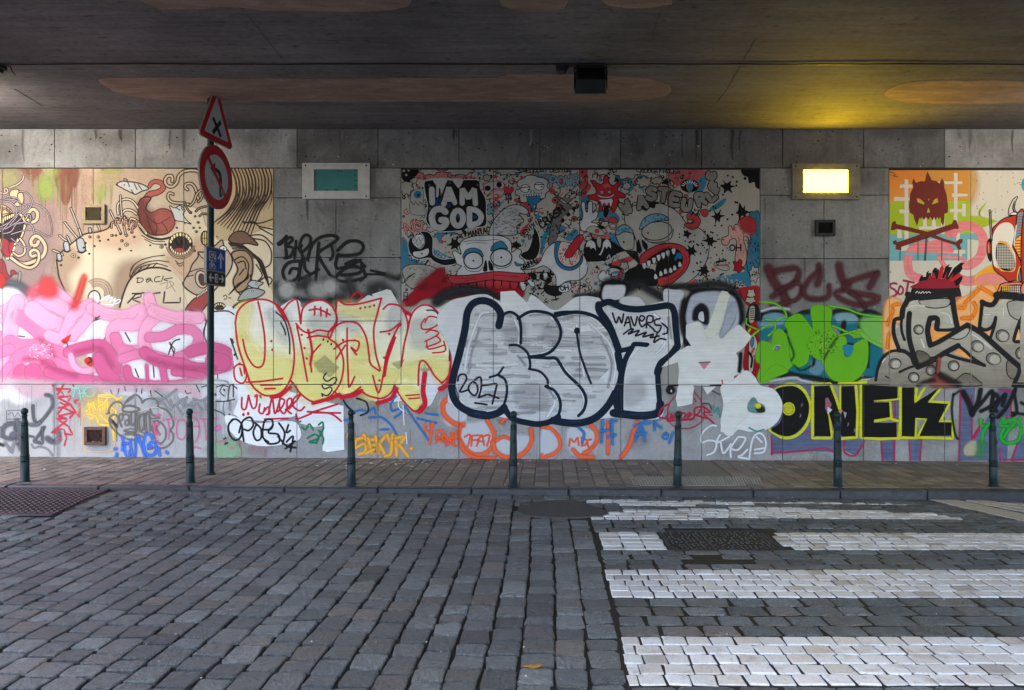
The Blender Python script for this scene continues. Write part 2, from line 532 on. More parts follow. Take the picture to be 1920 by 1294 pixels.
# ================================================================== LEFT MURAL (pale creature)
THICK = 1.25
G('wash_drips', 'brown and green paint running down behind the pale creature', 'mural_left', 'wash')
Z(1)
Fl('5,320 140,300 260,340 340,520 330,760 340,900 300,1100 160,1180 5,1120', (176, 146, 142), soft=14, a=.55)
Fl('330,420 520,330 560,520 520,740 430,830 350,800', (182, 150, 144), soft=14, a=.45)
Fl('80,300 250,300 240,350 180,372 110,350', (140, 84, 70), soft=5, a=.6)
Fl('365,300 505,300 500,400 470,430 452,500 430,535 405,500 392,440 372,400', (138, 84, 72), soft=2.5, a=.7)
Fl('670,280 760,280 765,312 690,316', (140, 84, 74), soft=3, a=.6)
for x, y0, y1 in ((398, 480, 640), (412, 500, 740), (425, 520, 640), (440, 510, 690), (470, 400, 600), (488, 380, 560), (380, 420, 560), (250, 340, 560), (215, 340, 480), (690, 310, 520), (668, 360, 500), (715, 300, 420), (740, 310, 480), (545, 560, 720), (300, 420, 620)):
    S([(x, y0), (x + rng.uniform(-2, 2), (y0 + y1) / 2), (x, y1)], 5, (142, 92, 78) if x < 600 else (170, 178, 110), soft=1.2, a=.6, taper=(1, .9, .5))
for k in range(46):
    x = rng.uniform(10, 800); y0 = rng.uniform(300, 420); brown = rng.random() < .6
    S([(x, y0), (x + rng.uniform(-3, 3), y0 + 70), (x, y0 + rng.uniform(90, 260))], rng.uniform(5, 16), (150, 100, 86) if brown else (170, 176, 116), soft=3, a=rng.uniform(.2, .5), taper=(1, .8, .4))
Z('P'); Fl('-500,310 20,310 20,600 -500,620', (172, 146, 140), soft=6, a=.55); Z(1)
E(300, 430, 34, 60, (158, 178, 92), soft=9, a=.6)
E(655, 440, 26, 55, (170, 186, 98), soft=8, a=.55)
E(730, 330, 50, 30, (176, 184, 104), soft=8, a=.6)
E(60, 360, 40, 50, (176, 182, 110), soft=9, a=.4)
E(340, 320, 30, 28, (170, 180, 110), soft=7, a=.5)
Fl('560,320 700,340 860,330 1000,340 1060,360 960,380 820,360 640,420 560,520', (226, 192, 166), soft=9, a=.4)

G('pale_creature', 'pale bald creature with spikes, small mouths and a red sack', 'mural_left', 'brush')
Fl('372,900 385,1010 412,1070 432,1110 440,1180 470,1294 800,1294 1310,1294 1500,1294 1680,1294 1790,1200 1790,700 1500,640 1360,690 1310,580 1200,560 1080,640 910,650 850,640 800,612 745,650 720,682 640,715 560,730 480,785 420,835', (218, 201, 172), soft=2)
Fl('380,900 470,830 500,900 430,1000 440,1110 400,1050', (176, 142, 118), soft=10, a=.5)
Fl('640,715 900,660 920,760 800,800 700,790 560,760', (222, 170, 140), soft=12, a=.35)
Fl('800,960 900,930 960,960 900,1010 850,1100 800,1200 760,1120', (150, 108, 84), soft=12, a=.45)
Fl('1110,900 1200,900 1260,870 1300,780 1330,900 1230,1000', (214, 176, 146), soft=12, a=.5)
S('372,905 378,960 390,1020 420,1090 436,1130 440,1190', 8, 'D', soft=1)
S('372,900 395,860 425,830 480,785 555,732 650,715 712,690 728,655 752,655 770,622 800,640 815,610 838,640 850,660 880,640 910,655', 8, 'D', soft=.8)
# belly dome and its wrinkles
Fl('790,1240 815,1120 850,1040 905,985 980,955 1060,955 1120,975 1180,1030 1200,1100 1200,1294 780,1294', (212, 194, 166), soft=1.5)
S('785,1210 815,1110 850,1035 900,985 975,955 1055,953 1118,972', 9, 'D', soft=1)
lines('850,1010 865,950 920,905 1000,880 1080,870;865,1000 890,955 950,920 1030,905 1110,915;880,985 905,955 960,935 1030,925 1100,945;850,1040 862,1000 880,985;900,980 930,950;960,955 985,930;1000,950 1030,920;860,970 880,930', 5, 'D', soft=.7)
# shaded breast with eye ball
for k, (rx, ry) in enumerate(((95, 95), (78, 80), (62, 64), (48, 50))):
    S([(640 + rx * math.cos(t), 1120 + ry * math.sin(t)) for t in np.linspace(-2.2, 0.3, 12)], 9, (150, 104, 84), soft=3, a=.5)
E(618, 1152, 40, 50, (232, 228, 218), ('D', 7))
lines('480,1160 500,1150 515,1165 500,1182 480,1175;505,1240 520,1210 545,1205;515,1240 535,1225', 6, 'D')
# red sack with long tube
S('962,500 985,470 1030,458 1062,440 1072,420 1056,396 1022,386 992,398 975,425 945,440', 34, 'D', soft=.8, taper=(1.2, 1, .9, .8, .7, .4))
S('962,500 985,470 1030,458 1062,440 1072,420 1056,396 1022,386 992,398 975,425 945,440', 25, (176, 92, 84), soft=.8, taper=(1.2, 1, .9, .8, .6, .3))
Fl('905,575 908,530 928,498 968,485 990,500 968,530 958,565 985,590 1010,585 1060,565 1115,580 1146,640 1135,690 1095,728 1040,738 990,732 945,700 920,650', (152, 84, 76), soft=.8, o=('D', 7))
Fl('915,600 930,520 950,560 1000,620 1010,720 950,690', (116, 62, 58), soft=8, a=.5)
Fl('1040,600 1110,600 1130,650 1090,700 1030,660', (196, 112, 100), soft=9, a=.5)
lines('940,570 990,640 1040,660 1120,620;1010,640 1030,690 1020,730;1060,655 1090,690 1100,725;960,600 985,690 1010,730', 4, 'D')
S('905,650 925,700 975,745 1050,765 1130,750', 12, 'D', soft=.8)
for t in np.linspace(0, 1, 9): E(908 + 50 * t, 662 + 62 * t, 7, 11, (232, 220, 170), ('D', 3))
lines('930,740 1000,775 1080,780;950,765 1010,795 1070,798', 5, 'D', a=.8)
# loops out of the shoulder
for q in ('775,600 772,545 800,508 845,503 880,525 905,560', '800,600 820,575 860,575 895,600', '840,660 860,630 890,640'): D2(q, 17, (226, 210, 180), 'D', 8)
# rat
Fl('765,405 800,385 850,388 900,395 945,410 975,435 930,450 890,470 868,462 830,445 800,428', (196, 194, 190), soft=.7, o=('D', 6))
lines('815,385 812,368 832,372 835,390;880,400 900,440;840,395 850,420;905,405 930,440;860,440 880,470', 5, 'D')
E(766, 406, 7, 6, 'D'); E(815, 410, 4, 4, 'D')
# mouth in the cheek
for rx, ry in ((95, 98), (84, 86)): S([(1185 + rx * math.cos(t), 795 + ry * math.sin(t)) for t in np.linspace(.15, 2.9, 14)], 6, (120, 88, 70), soft=1, a=.8)
E(1184, 795, 76, 72, (58, 44, 44), ('D', 7))
E(1176, 840, 34, 16, (170, 76, 70), None)
S('1150,770 1170,805 1190,795 1188,770', 6, 'K')
for t in np.linspace(3.4, 6.0, 9): E(1184 + 66 * math.cos(t), 795 + 62 * math.sin(t), 9, 14, (236, 222, 160), ('D', 3))
for t in np.linspace(.4, 2.8, 11): E(1184 + 68 * math.cos(t), 797 + 64 * math.sin(t), 7, 11, (236, 222, 180), ('D', 3))
E(1345, 758, 26, 46, (226, 196, 110), ('D', 7))
lines('1330,725 1330,795;1342,718 1342,800;1354,720 1354,798;1320,758 1368,758', 4, 'D')
lines('1150,905 1175,925 1205,915;1160,925 1180,942 1200,930', 5, 'D', a=.8)
# pegs, spikes and pimples along the back
for q in ('465,562 500,650 535,740', '425,655 470,712 510,760', '390,740 420,765 452,785', '348,838 380,850 412,868', '722,578 760,655 792,725', '790,480 798,600 826,738', '640,665 655,705', '440,745 462,790', '520,700 532,740'):
    D2(q, 15, (212, 200, 184), 'D', 8)
for cx, cy, s in ((530, 800, 1.0), (436, 810, .72), (388, 880, .55), (590, 705, .4)):
    Fl([(cx - 26 * s, cy - 30 * s), (cx + 14 * s, cy - 38 * s), (cx + 30 * s, cy + 36 * s), (cx - 12 * s, cy + 44 * s)], (168, 172, 176), soft=.6, o=('D', 6))
    S([(cx - 20 * s, cy + 46 * s), (cx + 8 * s, cy + 56 * s), (cx + 38 * s, cy + 38 * s)], 6, 'D')
for x, y, q in ((645, 750, 10), (590, 750, 9), (480, 872, 15), (830, 800, 13), (800, 775, 10), (735, 740, 10), (560, 790, 7), (515, 886, 7), (400, 935, 7), (585, 860, 6), (620, 810, 6), (655, 775, 6), (710, 768, 6), (785, 830, 8), (860, 840, 5), (880, 750, 7), (865, 720, 9), (830, 740, 10), (790, 730, 8), (845, 700, 8), (760, 740, 7), (550, 820, 6), (985, 805, 5), (1288, 715, 9), (1270, 690, 7), (1300, 655, 8), (1250, 590, 10), (1280, 615, 7), (1160, 690, 6), (1310, 690, 6), (1275, 840, 8), (1060, 815, 12), (1085, 800, 8)):
    E(x, y, q, q * .8, (222, 204, 172), ('D', 4)); E(x + 1, y, q * .4, q * .35, 'D')
for x, y in ((735, 660), (760, 640), (790, 628), (820, 640), (850, 650), (880, 662), (870, 690), (895, 650)):
    D2([(x - 4, y + 30), (x, y - 8), (x + 12, y - 2)], 13, (214, 160, 132), 'D', 7)
# little white mouse behind the sack
Fl('1112,545 1145,560 1180,545 1215,575 1200,600 1225,640 1250,665 1200,650 1150,640 1135,600', (204, 202, 198), soft=.7, o=('D', 5))
lines('1160,560 1180,575;1190,560 1200,575;1205,650 1215,665;1235,650 1255,665', 5, 'D')

G('creature_hair', 'brown strands and curled feelers round the creature', 'mural_left', 'brush')
Fl('1500,300 1792,300 1792,640 1720,700 1600,740 1500,770 1420,760 1405,680 1440,600 1500,520 1530,420', (192, 168, 132), soft=1)
for i in range(12):
    x = 1524 + i * 22.5
    S([(x - 8, 302), (x + 22 - i, 380), (x + 24 - i * 2.4, 480), (x - 30 - i * 3.4, 580), (1404 + i * 21, 655 + i * 10)], rng.uniform(7, 11), 'D', soft=.8, taper=(.8, 1, 1.2, 1, .5))
    S([(x + 2, 320), (x + 28, 400), (x + 30 - i * 2, 490), (x - 10 - i * 3, 570)], 11, (164, 134, 100), soft=2, a=.35)
    if i % 2: S([(x + 8, 420), (x + 12, 500), (x - 16, 570)], 5, 'D', taper=(.5, 1, .4))
for q, w in (('1330,348 1285,316 1215,318 1172,350 1160,392 1130,420 1095,412 1082,382 1098,352 1128,352 1130,385', 22), ('1300,500 1285,440 1262,405 1228,400 1212,420 1230,440', 20), ('1250,540 1195,530 1130,522 1102,492 1110,462 1135,470', 20), ('1320,440 1290,470 1270,520 1245,545', 18), ('1330,460 1320,500 1300,520', 16), ('1360,600 1330,598 1310,612', 14), ('1350,550 1310,560 1285,582', 14), ('1210,520 1225,560 1248,590', 14)):
    D2(q, w, (204, 182, 150), 'D', 9)
Fl('1500,772 1530,725 1580,712 1625,730 1692,802 1620,792 1560,800', (120, 92, 74), soft=.8, o=('D', 7))
for i in range(16):
    y = 800 + i * 18
    S([(1500 + i * 6, 790 + i * 9), (1580 + i * 8, 800 + i * 6), (1660 + i * 6, 860 + i * 9), (1690 + 5 * i, 900 + i * 12)], rng.uniform(4, 8), 'D', soft=.8, a=.9)
Fl('1520,860 1600,840 1650,890 1655,980 1620,1080 1560,1110 1530,1040 1560,960', (170, 140, 112), soft=2, o=('D', 7))
lines('1540,900 1590,880 1630,930 1620,1020;1560,920 1600,910 1615,960;1570,1000 1600,960;1660,760 1740,780 1780,850 1770,930 1710,960;1640,740 1720,740 1790,800;1700,690 1790,740;1600,660 1660,650 1700,680 1790,700;1590,650 1700,660 1795,630;1700,1040 1750,1010 1785,1030 1770,1060;1680,930 1720,1000 1690,1040;1560,1110 1600,1160;1640,1000 1660,1060', 7, 'D', soft=.8)
for i in range(9): S([(1500 + i * 7, 1130 - i * 9), (1560 + i * 5, 1075 - i * 5), (1630, 1020 - i * 4)], 5, 'D', a=.8)
Fl('1200,1062 1212,1030 1240,985 1262,930 1300,880 1300,850 1345,848 1400,815 1455,770 1470,810 1510,860 1524,920 1500,985 1440,1060 1400,1105 1340,1120 1290,1130 1235,1100', (188, 164, 142), soft=1, o=('D', 7))
E(1322, 1028, 40, 58, (206, 186, 164), ('D', 6), rot=-15); E(1326, 1030, 24, 42, (84, 64, 58), rot=-15)
lines('1245,980 1300,960 1350,960;1300,850 1330,890 1400,900;1230,1010 1270,1000;1400,980 1440,960;1390,1040 1430,1010', 5, 'D')
E(1463, 830, 24, 22, (232, 230, 226), ('D', 5)); E(1468, 826, 4, 4, 'D')
Fl('1215,1240 1262,1165 1330,1125 1356,1110 1370,1170 1330,1230 1300,1260', (160, 74, 72), soft=.8, o=('D', 6))
for t in np.linspace(0, 1, 8): E(1295 + 60 * t, 1140 - 40 * t, 6, 9, (232, 220, 190), ('D', 3))
Fl('1625,1060 1650,1035 1690,1040 1728,1052 1700,1072 1690,1090 1650,1080', (178, 182, 182), soft=.7, o=('D', 6))
Fl('1560,1165 1600,1105 1660,1085 1735,1105 1720,1130 1680,1150 1610,1160', (164, 168, 166), soft=.7, o=('D', 6))
E(1682, 1055, 6, 6, 'W', ('D', 3)); E(1656, 1105, 7, 6, 'W', ('D', 3))
S('1512,1250 1540,1200 1600,1168 1660,1160 1740,1165', 12, 'D'); S('1525,1240 1560,1200 1610,1178 1690,1172', 8, (232, 214, 130))
E(1440, 1205, 36, 24, (70, 52, 48), ('D', 6))
for t in np.linspace(3.4, 6.0, 6): E(1440 + 30 * math.cos(t), 1208 + 18 * math.sin(t), 6, 9, (236, 224, 190), ('D', 3))
lines('1465,1140 1480,1130 1490,1145;1500,1150 1515,1150;1470,1160 1485,1155;1420,745 1430,752', 5, 'b' if False else 'D')

G('screaming_mouth', 'screaming mouth with pale tentacles and a red tongue', 'mural_left', 'brush')
Z(15)
Fl('0,260 60,275 110,320 70,350 0,360', (190, 160, 124), soft=1, o=('D', 6))
lines('0,280 50,290 95,320;0,300 40,300 80,325;10,345 60,340 100,330;20,270 30,310;60,280 65,315;85,300 84,330', 6, 'D')
Fl('0,420 40,380 110,340 185,335 232,390 240,430 205,545 160,600 130,640 95,735 60,750 0,640', (214, 190, 152), soft=1, o=('D', 7))
Fl('0,430 60,395 120,352 170,350 205,395 212,450 185,540 140,600 100,630 60,600 0,570', (52, 42, 44), soft=.8)
for i, (x, y) in enumerate(((8, 395), (28, 400), (48, 382), (68, 375), (86, 368), (104, 360), (120, 352))):
    E(x, y, 9, 26 - i * 2, (236, 224, 160), ('D', 4))
Fl('0,572 50,560 80,590 92,600 110,585 132,620 110,690 72,735 30,700 0,650', (150, 54, 62), soft=.8, o=('D', 6))
S('86,600 78,650 90,690', 5, 'D'); S('60,745 100,720 130,640', 10, (232, 214, 180)); S('130,615 150,600 160,570', 10, (232, 214, 180))
Fl('-420,200 -300,60 -120,120 0,260 0,640 -160,720 -380,600', (204, 182, 146), soft=2, o=('D', 8)); Fl('-330,420 -200,380 0,420 0,570 -120,620 -290,560', (52, 42, 44), soft=1)
for q in ('-700,300 -560,180 -420,240 -300,160', '-760,560 -600,460 -430,520 -300,440', '-820,760 -640,700 -460,760 -300,660'): D2(q, 30, (200, 176, 146), 'D', 10)
for k in range(9): E(-280 + k * 32, 420 - k * 3, 12, 24, (232, 220, 160), ('D', 4))
E(-240, 220, 60, 52, (226, 222, 210), ('D', 8)); E(-236, 226, 14, 14, 'D')
E(138, 165, 54, 46, (204, 176, 140), ('D', 7))
Fl('160,160 200,150 215,200 205,250 160,275 120,260 150,230 160,200', (198, 170, 134), soft=.8, o=('D', 7))
for q in ('0,150 40,160 70,140 60,115 40,120 45,145', '80,108 150,80 200,40 214,0'): D2(q, 18, (206, 186, 160), 'D', 8)
for q, w in (('120,690 170,720 220,690 218,620 180,565', 26), ('110,740 200,790 300,770 385,720 408,640 372,570 320,540 280,580 290,625 330,620 345,590', 36), ('100,735 180,795 260,825 320,800 350,740 340,680 300,665 270,690 285,722 320,715', 32), ('240,360 290,300 335,330 330,390 290,415 250,395', 34), ('230,390 260,345 280,380 262,420 230,430', 20)):
    D2(q, w, (200, 176, 146), 'D', 10)
for q in ('0,505 80,450 165,345 185,260 130,215 40,210', '0,480 110,445 200,425 262,410 275,360 240,340', '100,525 180,500 250,485 330,492 420,540 462,530 465,440 430,330 360,270 300,250 240,265', '0,500 60,470 170,400 260,300 290,220 240,150 170,140', '100,560 150,600 210,640 290,635', '20,520 100,500 150,430 240,420 290,450 310,520', '0,460 60,430 130,370 150,300 100,240 0,220', '20,495 120,380 215,300 240,270 200,250', '0,240 60,190 150,200 180,240'):
    D2(q, 13, (188, 176, 184), 'D', 7)
Fl('0,752 30,760 48,800 62,860 80,895 100,890 95,858 120,845 155,880 120,882 102,905 70,925 35,915 15,880 0,870', (150, 56, 64), soft=.8, o=('D', 6))
Fl('158,960 172,860 190,862 178,960', (150, 148, 148), soft=.6, o=('D', 5))

G('marker_scrawl', 'thin dark marker lettering on the creature belly', 'wall', 'ink')
Z(1)
lines('905,1018 900,1050;895,1020 930,1020 940,1032 925,1046 898,1050;960,1030 980,1018 990,1030 965,1048 960,1035 985,1030 1000,1045;1048,1010 1022,1015 1012,1035 1025,1045 1050,1040;1072,1005 1060,1042;1132,1018 1075,1028 1100,1038', 5, 'D', soft=.7)
lines('945,1115 890,1128 838,1182;868,1122 920,1120 925,1140 870,1160 918,1180', 8, 'D', soft=.7, p=1)
lines('965,1128 1050,1115;1005,1122 1000,1180;1080,1110 1072,1182 1180,1180 1182,1150', 8, 'D', soft=.7, p=1)
lines('1050,1060 1100,1050 1090,1090 1140,1060 1110,1040 1150,1110', 4, (170, 150, 124), soft=.7, a=.7)
S('655,1170 700,1140 720,1135 690,1170 720,1150 740,1145 715,1180 745,1160 760,1150 745,1180 775,1160 790,1165 770,1185 700,1195 660,1185', 7, 'W')
S('715,1205 745,1200', 6, 'W')
THICK = 1.2
# ================================================================== MIDDLE MURAL (black and white doodles)
def splat(cx, cy, r, col='K', n=6, sd=0, drops=3):
    q = random.Random(sd + int(cx * 7 + cy))
    pts = []
    for k in range(n):
        a = 2 * math.pi * k / n + q.uniform(-.2, .2)
        pts.append((cx + r * q.uniform(.8, 1.25) * math.cos(a), cy + r * q.uniform(.8, 1.25) * math.sin(a)))
        b = a + math.pi / n
        pts.append((cx + r * q.uniform(.42, .6) * math.cos(b), cy + r * q.uniform(.42, .6) * math.sin(b)))
    Fl(pts, col, soft=.5)
    for k in range(drops):
        a = q.uniform(0, 6.28); rr = r * q.uniform(1.3, 1.6)
        E(cx + rr * math.cos(a), cy + rr * math.sin(a), r * .13, r * .13, col)

def puff(cx, cy, rx, ry, n=7, col='W', w=6, sd=0):
    q = random.Random(sd + int(cx + cy))
    pts = []
    for k in range(n * 3):
        a = 2 * math.pi * k / (n * 3)
        m = (1.0, 1.12, .78)[k % 3]
        pts.append((cx + rx * m * math.cos(a), cy + ry * m * math.sin(a)))
    Fl(pts, col, soft=.5, o=('K', w))

G('small_doodles', 'tiny black, red and blue doodles filling the gaps between the monsters', 'mural_middle', 'dimmed')
Z(4)
DB, DR = (58, 140, 176), (200, 78, 84)
for q, c in (('60,680 100,700 120,760 130,850 200,880 180,930 60,940', DB), ('60,950 80,850 130,870 190,885 120,905', DB), ('370,620 560,600 580,650 480,640 420,660 390,720', DB), ('1290,640 1340,600 1310,700 1280,800 1250,810 1260,720', DB), ('790,380 900,370 960,340 900,420 850,470 800,460', (120, 160, 176)), ('1320,560 1400,540 1480,600 1420,640 1340,640', DB), ('1610,330 1660,300 1664,420 1630,400', DB), ('1130,140 1340,120 1350,180 1280,170 1180,150', (120, 160, 180)), ('1080,640 1120,580 1200,520 1160,560 1130,640', DR), ('1060,360 1180,380 1200,430 1160,470 1120,400', DR), ('200,110 420,70 460,120 700,150 640,170 380,150 230,170', (196, 120, 122)), ('1600,60 1664,60 1664,170 1620,150', DR), ('1340,250 1380,250 1390,290 1350,290', DR), ('1480,680 1560,600 1590,640 1530,700', DB), ('1600,200 1664,180 1664,290 1610,240', DR)):
    Fl(q, c, soft=.6)
Z(5)
for q, c in (('40,380 100,300 120,330 90,440 40,520', DB), ('340,120 440,130 500,240 430,280 380,240', DB), ('500,190 560,130 620,150 560,200', DB), ('60,200 130,220 100,280 50,330', DR), ('820,110 1100,90 1130,190 1050,280 980,230 880,220 840,200', (196, 104, 108)), ('1080,150 1130,160 1110,250 1060,300 1040,240', DB), ('1160,420 1230,370 1300,330 1270,390 1190,440', DB), ('280,640 330,640 390,740 340,790 310,740', DB), ('180,470 240,440 330,450 380,520 300,540 230,540', DB), ('110,640 280,640 270,760 200,740 120,720', (206, 120, 122)), ('290,900 420,850 530,820 500,860 400,920 330,940', DR), ('1480,880 1560,900 1500,1000 1460,980', DB), ('1340,1000 1500,980 1510,1110 1450,1060', DB), ('1430,1140 1580,1090 1580,1250 1500,1200', DR), ('960,1090 1040,1030 1050,1100 980,1110', DR), ('890,430 930,430 910,470', DR), ('380,960 420,930 390,1040 360,1020', DR)):
    Fl(q, c, soft=.6)
Z('P')
for k in range(760):
    x, y = rng.uniform(756, 1330), rng.uniform(320, 545)
    r_ = rng.choice((1.0, 1.3, 1.7, 2.4, 3.2))
    c = rng.choices(('K', DR, DB, (150, 150, 146)), (5, 3, 2.4, 1))[0]
    if c == 'K' and r_ > 2: E(x, y, r_, r_, 'K'); E(x - .5, y - .5, r_ * .3, r_ * .3, 'w')
    else: E(x, y, r_, r_, c)
for k in range(460):
    x, y = rng.uniform(758, 1320), rng.uniform(320, 545)
    a = rng.uniform(0, 6.28); L = rng.uniform(4, 12)
    q = [(x, y), (x + L * .5 * math.cos(a), y + L * .5 * math.sin(a)), (x + L * math.cos(a + .9), y + L * math.sin(a + .9)), (x + L * .8 * math.cos(a + 1.7), y + L * .8 * math.sin(a + 1.7))]
    S(q, rng.uniform(.9, 1.7), rng.choices(('K', DR, DB), (5, 2, 1))[0], soft=.5)
for k in range(64): splat(rng.uniform(765, 1300), rng.uniform(330, 540), rng.uniform(4, 8), rng.choices(('K', DR, DB), (5, 2, 1))[0], 5, k, 2)
for k in range(40): puff(rng.uniform(765, 1300), rng.uniform(330, 540), rng.uniform(5, 10), rng.uniform(4, 8), 5, 'S', 1.3)
Z(4)
for x, y, rx, ry in ((300, 95, 90, 36), (560, 90, 130, 42), (980, 95, 110, 34), (800, 155, 36, 30), (100, 240, 60, 66)): puff(x, y, rx, ry, 7, 'S')
Fl('60,75 200,75 190,130 150,160 120,190 70,170', 'K')
for x, y in ((80, 95), (120, 90), (100, 130)): puff(x, y, 13, 12, 4, 'S', 2)
Z(5)
for x, y, rx, ry in ((230, 95, 70, 36), (440, 105, 110, 62), (590, 190, 70, 44), (700, 180, 55, 30), (440, 225, 36, 32)): puff(x, y, rx, ry, 7, 'S')

G('slogan_blot', 'black blot lettered I AM GOD in white', 'mural_middle', 'dimmed')
Z(4)
Fl('255,200 300,175 420,170 520,175 640,170 730,180 745,250 790,340 795,460 785,570 640,590 600,610 480,620 360,620 310,580 270,520 285,400 265,300', 'K', o=('W', 5))
Fl('575,600 620,620 615,670 600,640', 'K')
Fl('340,165 450,165 440,210 420,260 405,300 398,255 385,240 378,310 362,320 360,220 345,200', 'w'); Fl('500,165 590,170 560,240 540,230 510,190', 'w')
for x, y in ((300, 220), (480, 200), (720, 215), (400, 300), (305, 420)): E(x, y, 11, 11, (80, 82, 84))
Fl('360,340 400,330 410,390 470,380 480,410 330,410 350,390', (30, 64, 96)); Fl('500,460 700,480 690,510 600,500 500,500', (34, 76, 110))
S('322,255 326,370', 42, 'w'); lines('425,385 470,240 520,370;440,340 500,340', 38, 'w', p=1); lines('585,375 585,250 640,330 690,250 700,380', 38, 'w', p=1)
S('440,450 400,425 345,440 322,500 345,570 400,588 440,560 445,525 405,520', 46, 'w')
E(548, 505, 44, 66, None, ('w', 42)); lines('648,425 648,560', 40, 'w'); S('645,425 710,440 750,490 725,545 650,565', 40, 'w')
T('MANIAC', 632, 622, 48, 8, 'K', rot=-14, aspect=.5)
T('NO', 85, 555, 85, 20, DR, rot=-12, aspect=.7, o=None); T('NO', 85, 555, 85, 8, 'S', rot=-12, aspect=.7)
T('INFECT', 330, 765, 42, 8, DB, rot=30, aspect=.42); T('ME', 205, 880, 36, 7, DB, aspect=.7)

G('skull_monster', 'wide eyed skull monster with big red lips', 'mural_middle', 'dimmed')
# one-eyed black fish-hook creature on the left
Fl('220,620 290,625 330,680 330,790 345,830 420,860 545,850 540,895 430,915 340,880 300,850 200,860 140,820 115,740 130,680 150,670 160,730 220,770 260,720 250,660', 'K', o=('W', 4))
Fl('165,800 230,790 290,770 285,820 220,845 170,830', 'W'); E(236, 812, 6, 6, 'K')
Fl('150,690 190,650 235,650 260,710 215,765 165,735', 'W', o=('K', 4)); lines('160,700 180,670 190,710 210,670 225,710 245,680;165,730 185,710 200,745 220,715 240,740', 4, 'K', p=1)
lines('290,870 250,930 250,960;250,940 205,935;250,945 205,970;250,950 235,1000;250,950 262,1000;255,945 285,970', 12, 'K')
Fl('65,960 110,915 180,905 260,910 340,930 430,1000 330,1040 200,1100 140,1110 90,1060 110,1020 180,980 120,1020 95,1050', 'S', o=('K', 5))
for k in range(40): x, y = rng.uniform(110, 400), rng.uniform(920, 1040); S([(x, y), (x + 7, y + 8), (x + 14, y)], 3, 'K', a=.7)
Fl('60,1255 110,1200 200,1120 300,1030 400,950 430,1010 480,1080 640,1110 900,1120 1070,1100 1100,1180 900,1190 700,1210 500,1200 400,1180 240,1200 160,1250', (186, 26, 44), soft=3)
Fl('200,1090 320,1000 400,950 440,1040 320,1100', (190, 40, 56), soft=6, a=.6)
for q in ('1110,800 1160,770 1200,640 1195,570 1245,640 1260,760 1225,850 1150,870 1090,830',): Fl(q, 'K', o=('W', 5))
splat(520, 730, 62, 'K', 6); splat(1050, 740, 44, 'K', 5); splat(1400, 940, 66, 'K', 6)
# brainy head lump
Fl('820,650 840,560 900,470 990,400 1080,390 1150,430 1150,470 1080,470 1120,530 1060,570 1060,640 1000,655 900,650', 'w', o=('K', 6))
for k in range(130):
    x, y = rng.uniform(850, 1110), rng.uniform(410, 640)
    if (x - 980) ** 2 / 150 ** 2 + (y - 540) ** 2 / 130 ** 2 < 1: S([(x, y), (x + 8, y + 9), (x + 16, y)], 3, 'K', a=.75)
Fl('570,780 562,740 600,690 700,660 850,652 960,670 1010,720 1015,800 1060,770 1100,790 1080,840 1120,870 1115,920 1090,940 1125,970 1100,990 1000,1000 800,1010 600,1000 540,1000 550,950 580,920 540,900 520,850 500,800 530,790 575,820', 'W', o=('K', 6))
S('600,710 680,695 780,700 880,690 960,715', 4, 'd'); S('620,730 700,715 800,725', 3, 'd')
Fl('595,850 605,800 640,770 700,765 750,790 765,840 690,805', DB, o=('K', 5)); Fl('835,790 850,740 890,710 940,715 980,770 920,765', DB, o=('K', 5))
E(682, 872, 82, 72, 'W', ('K', 9)); E(924, 846, 92, 76, 'W', ('K', 9)); E(682, 873, 7, 7, 'K'); E(924, 845, 8, 8, 'K')
lines('600,920 640,960 720,965 765,930;840,900 900,940 980,925 1015,890', 5, 'd')
Fl('790,868 802,920 800,962 768,962 775,910', 'K'); Fl('815,870 850,920 855,955 820,950', 'K')
Fl('1040,880 1070,900 1110,905 1090,920 1050,915', DB, o=('K', 4))
for x in range(500, 1090, 72): Fl([(x, 1050), (x + 62, 1042), (x + 58, 1115), (x + 30, 1124), (x + 6, 1112)], (206, 70, 78), o=('K', 5), col2=(196, 30, 44))
for q in ('1085,1060 1130,1060 1135,1120 1105,1130', '1150,1040 1200,1050 1215,1090 1180,1095'): Fl(q, 'W', o=('K', 5))
Fl('465,1030 490,1000 560,1005 700,990 850,968 950,970 1060,980 1140,985 1168,1010 1150,1045 1080,1058 960,1050 840,1040 700,1060 580,1075 500,1070', (208, 66, 78), soft=.6, o=('K', 6))
lines('520,1025 640,1030 700,1015;860,1000 960,1005 1080,1015;600,1050 700,1035', 4, (170, 30, 48), a=.7)
E(430, 1040, 22, 22, (120, 20, 30)); E(1205, 1010, 26, 30, 'K'); E(220, 1108, 9, 9, (120, 20, 30)); E(258, 1108, 9, 9, (120, 20, 30))
T('AHHHH', 1105, 905, 36, 7, 'K', rot=-24, aspect=.55)
lines('80,1150 80,1210;80,1150 110,1150 110,1210;80,1180 110,1180;75,1215 115,1215', 6, 'K')

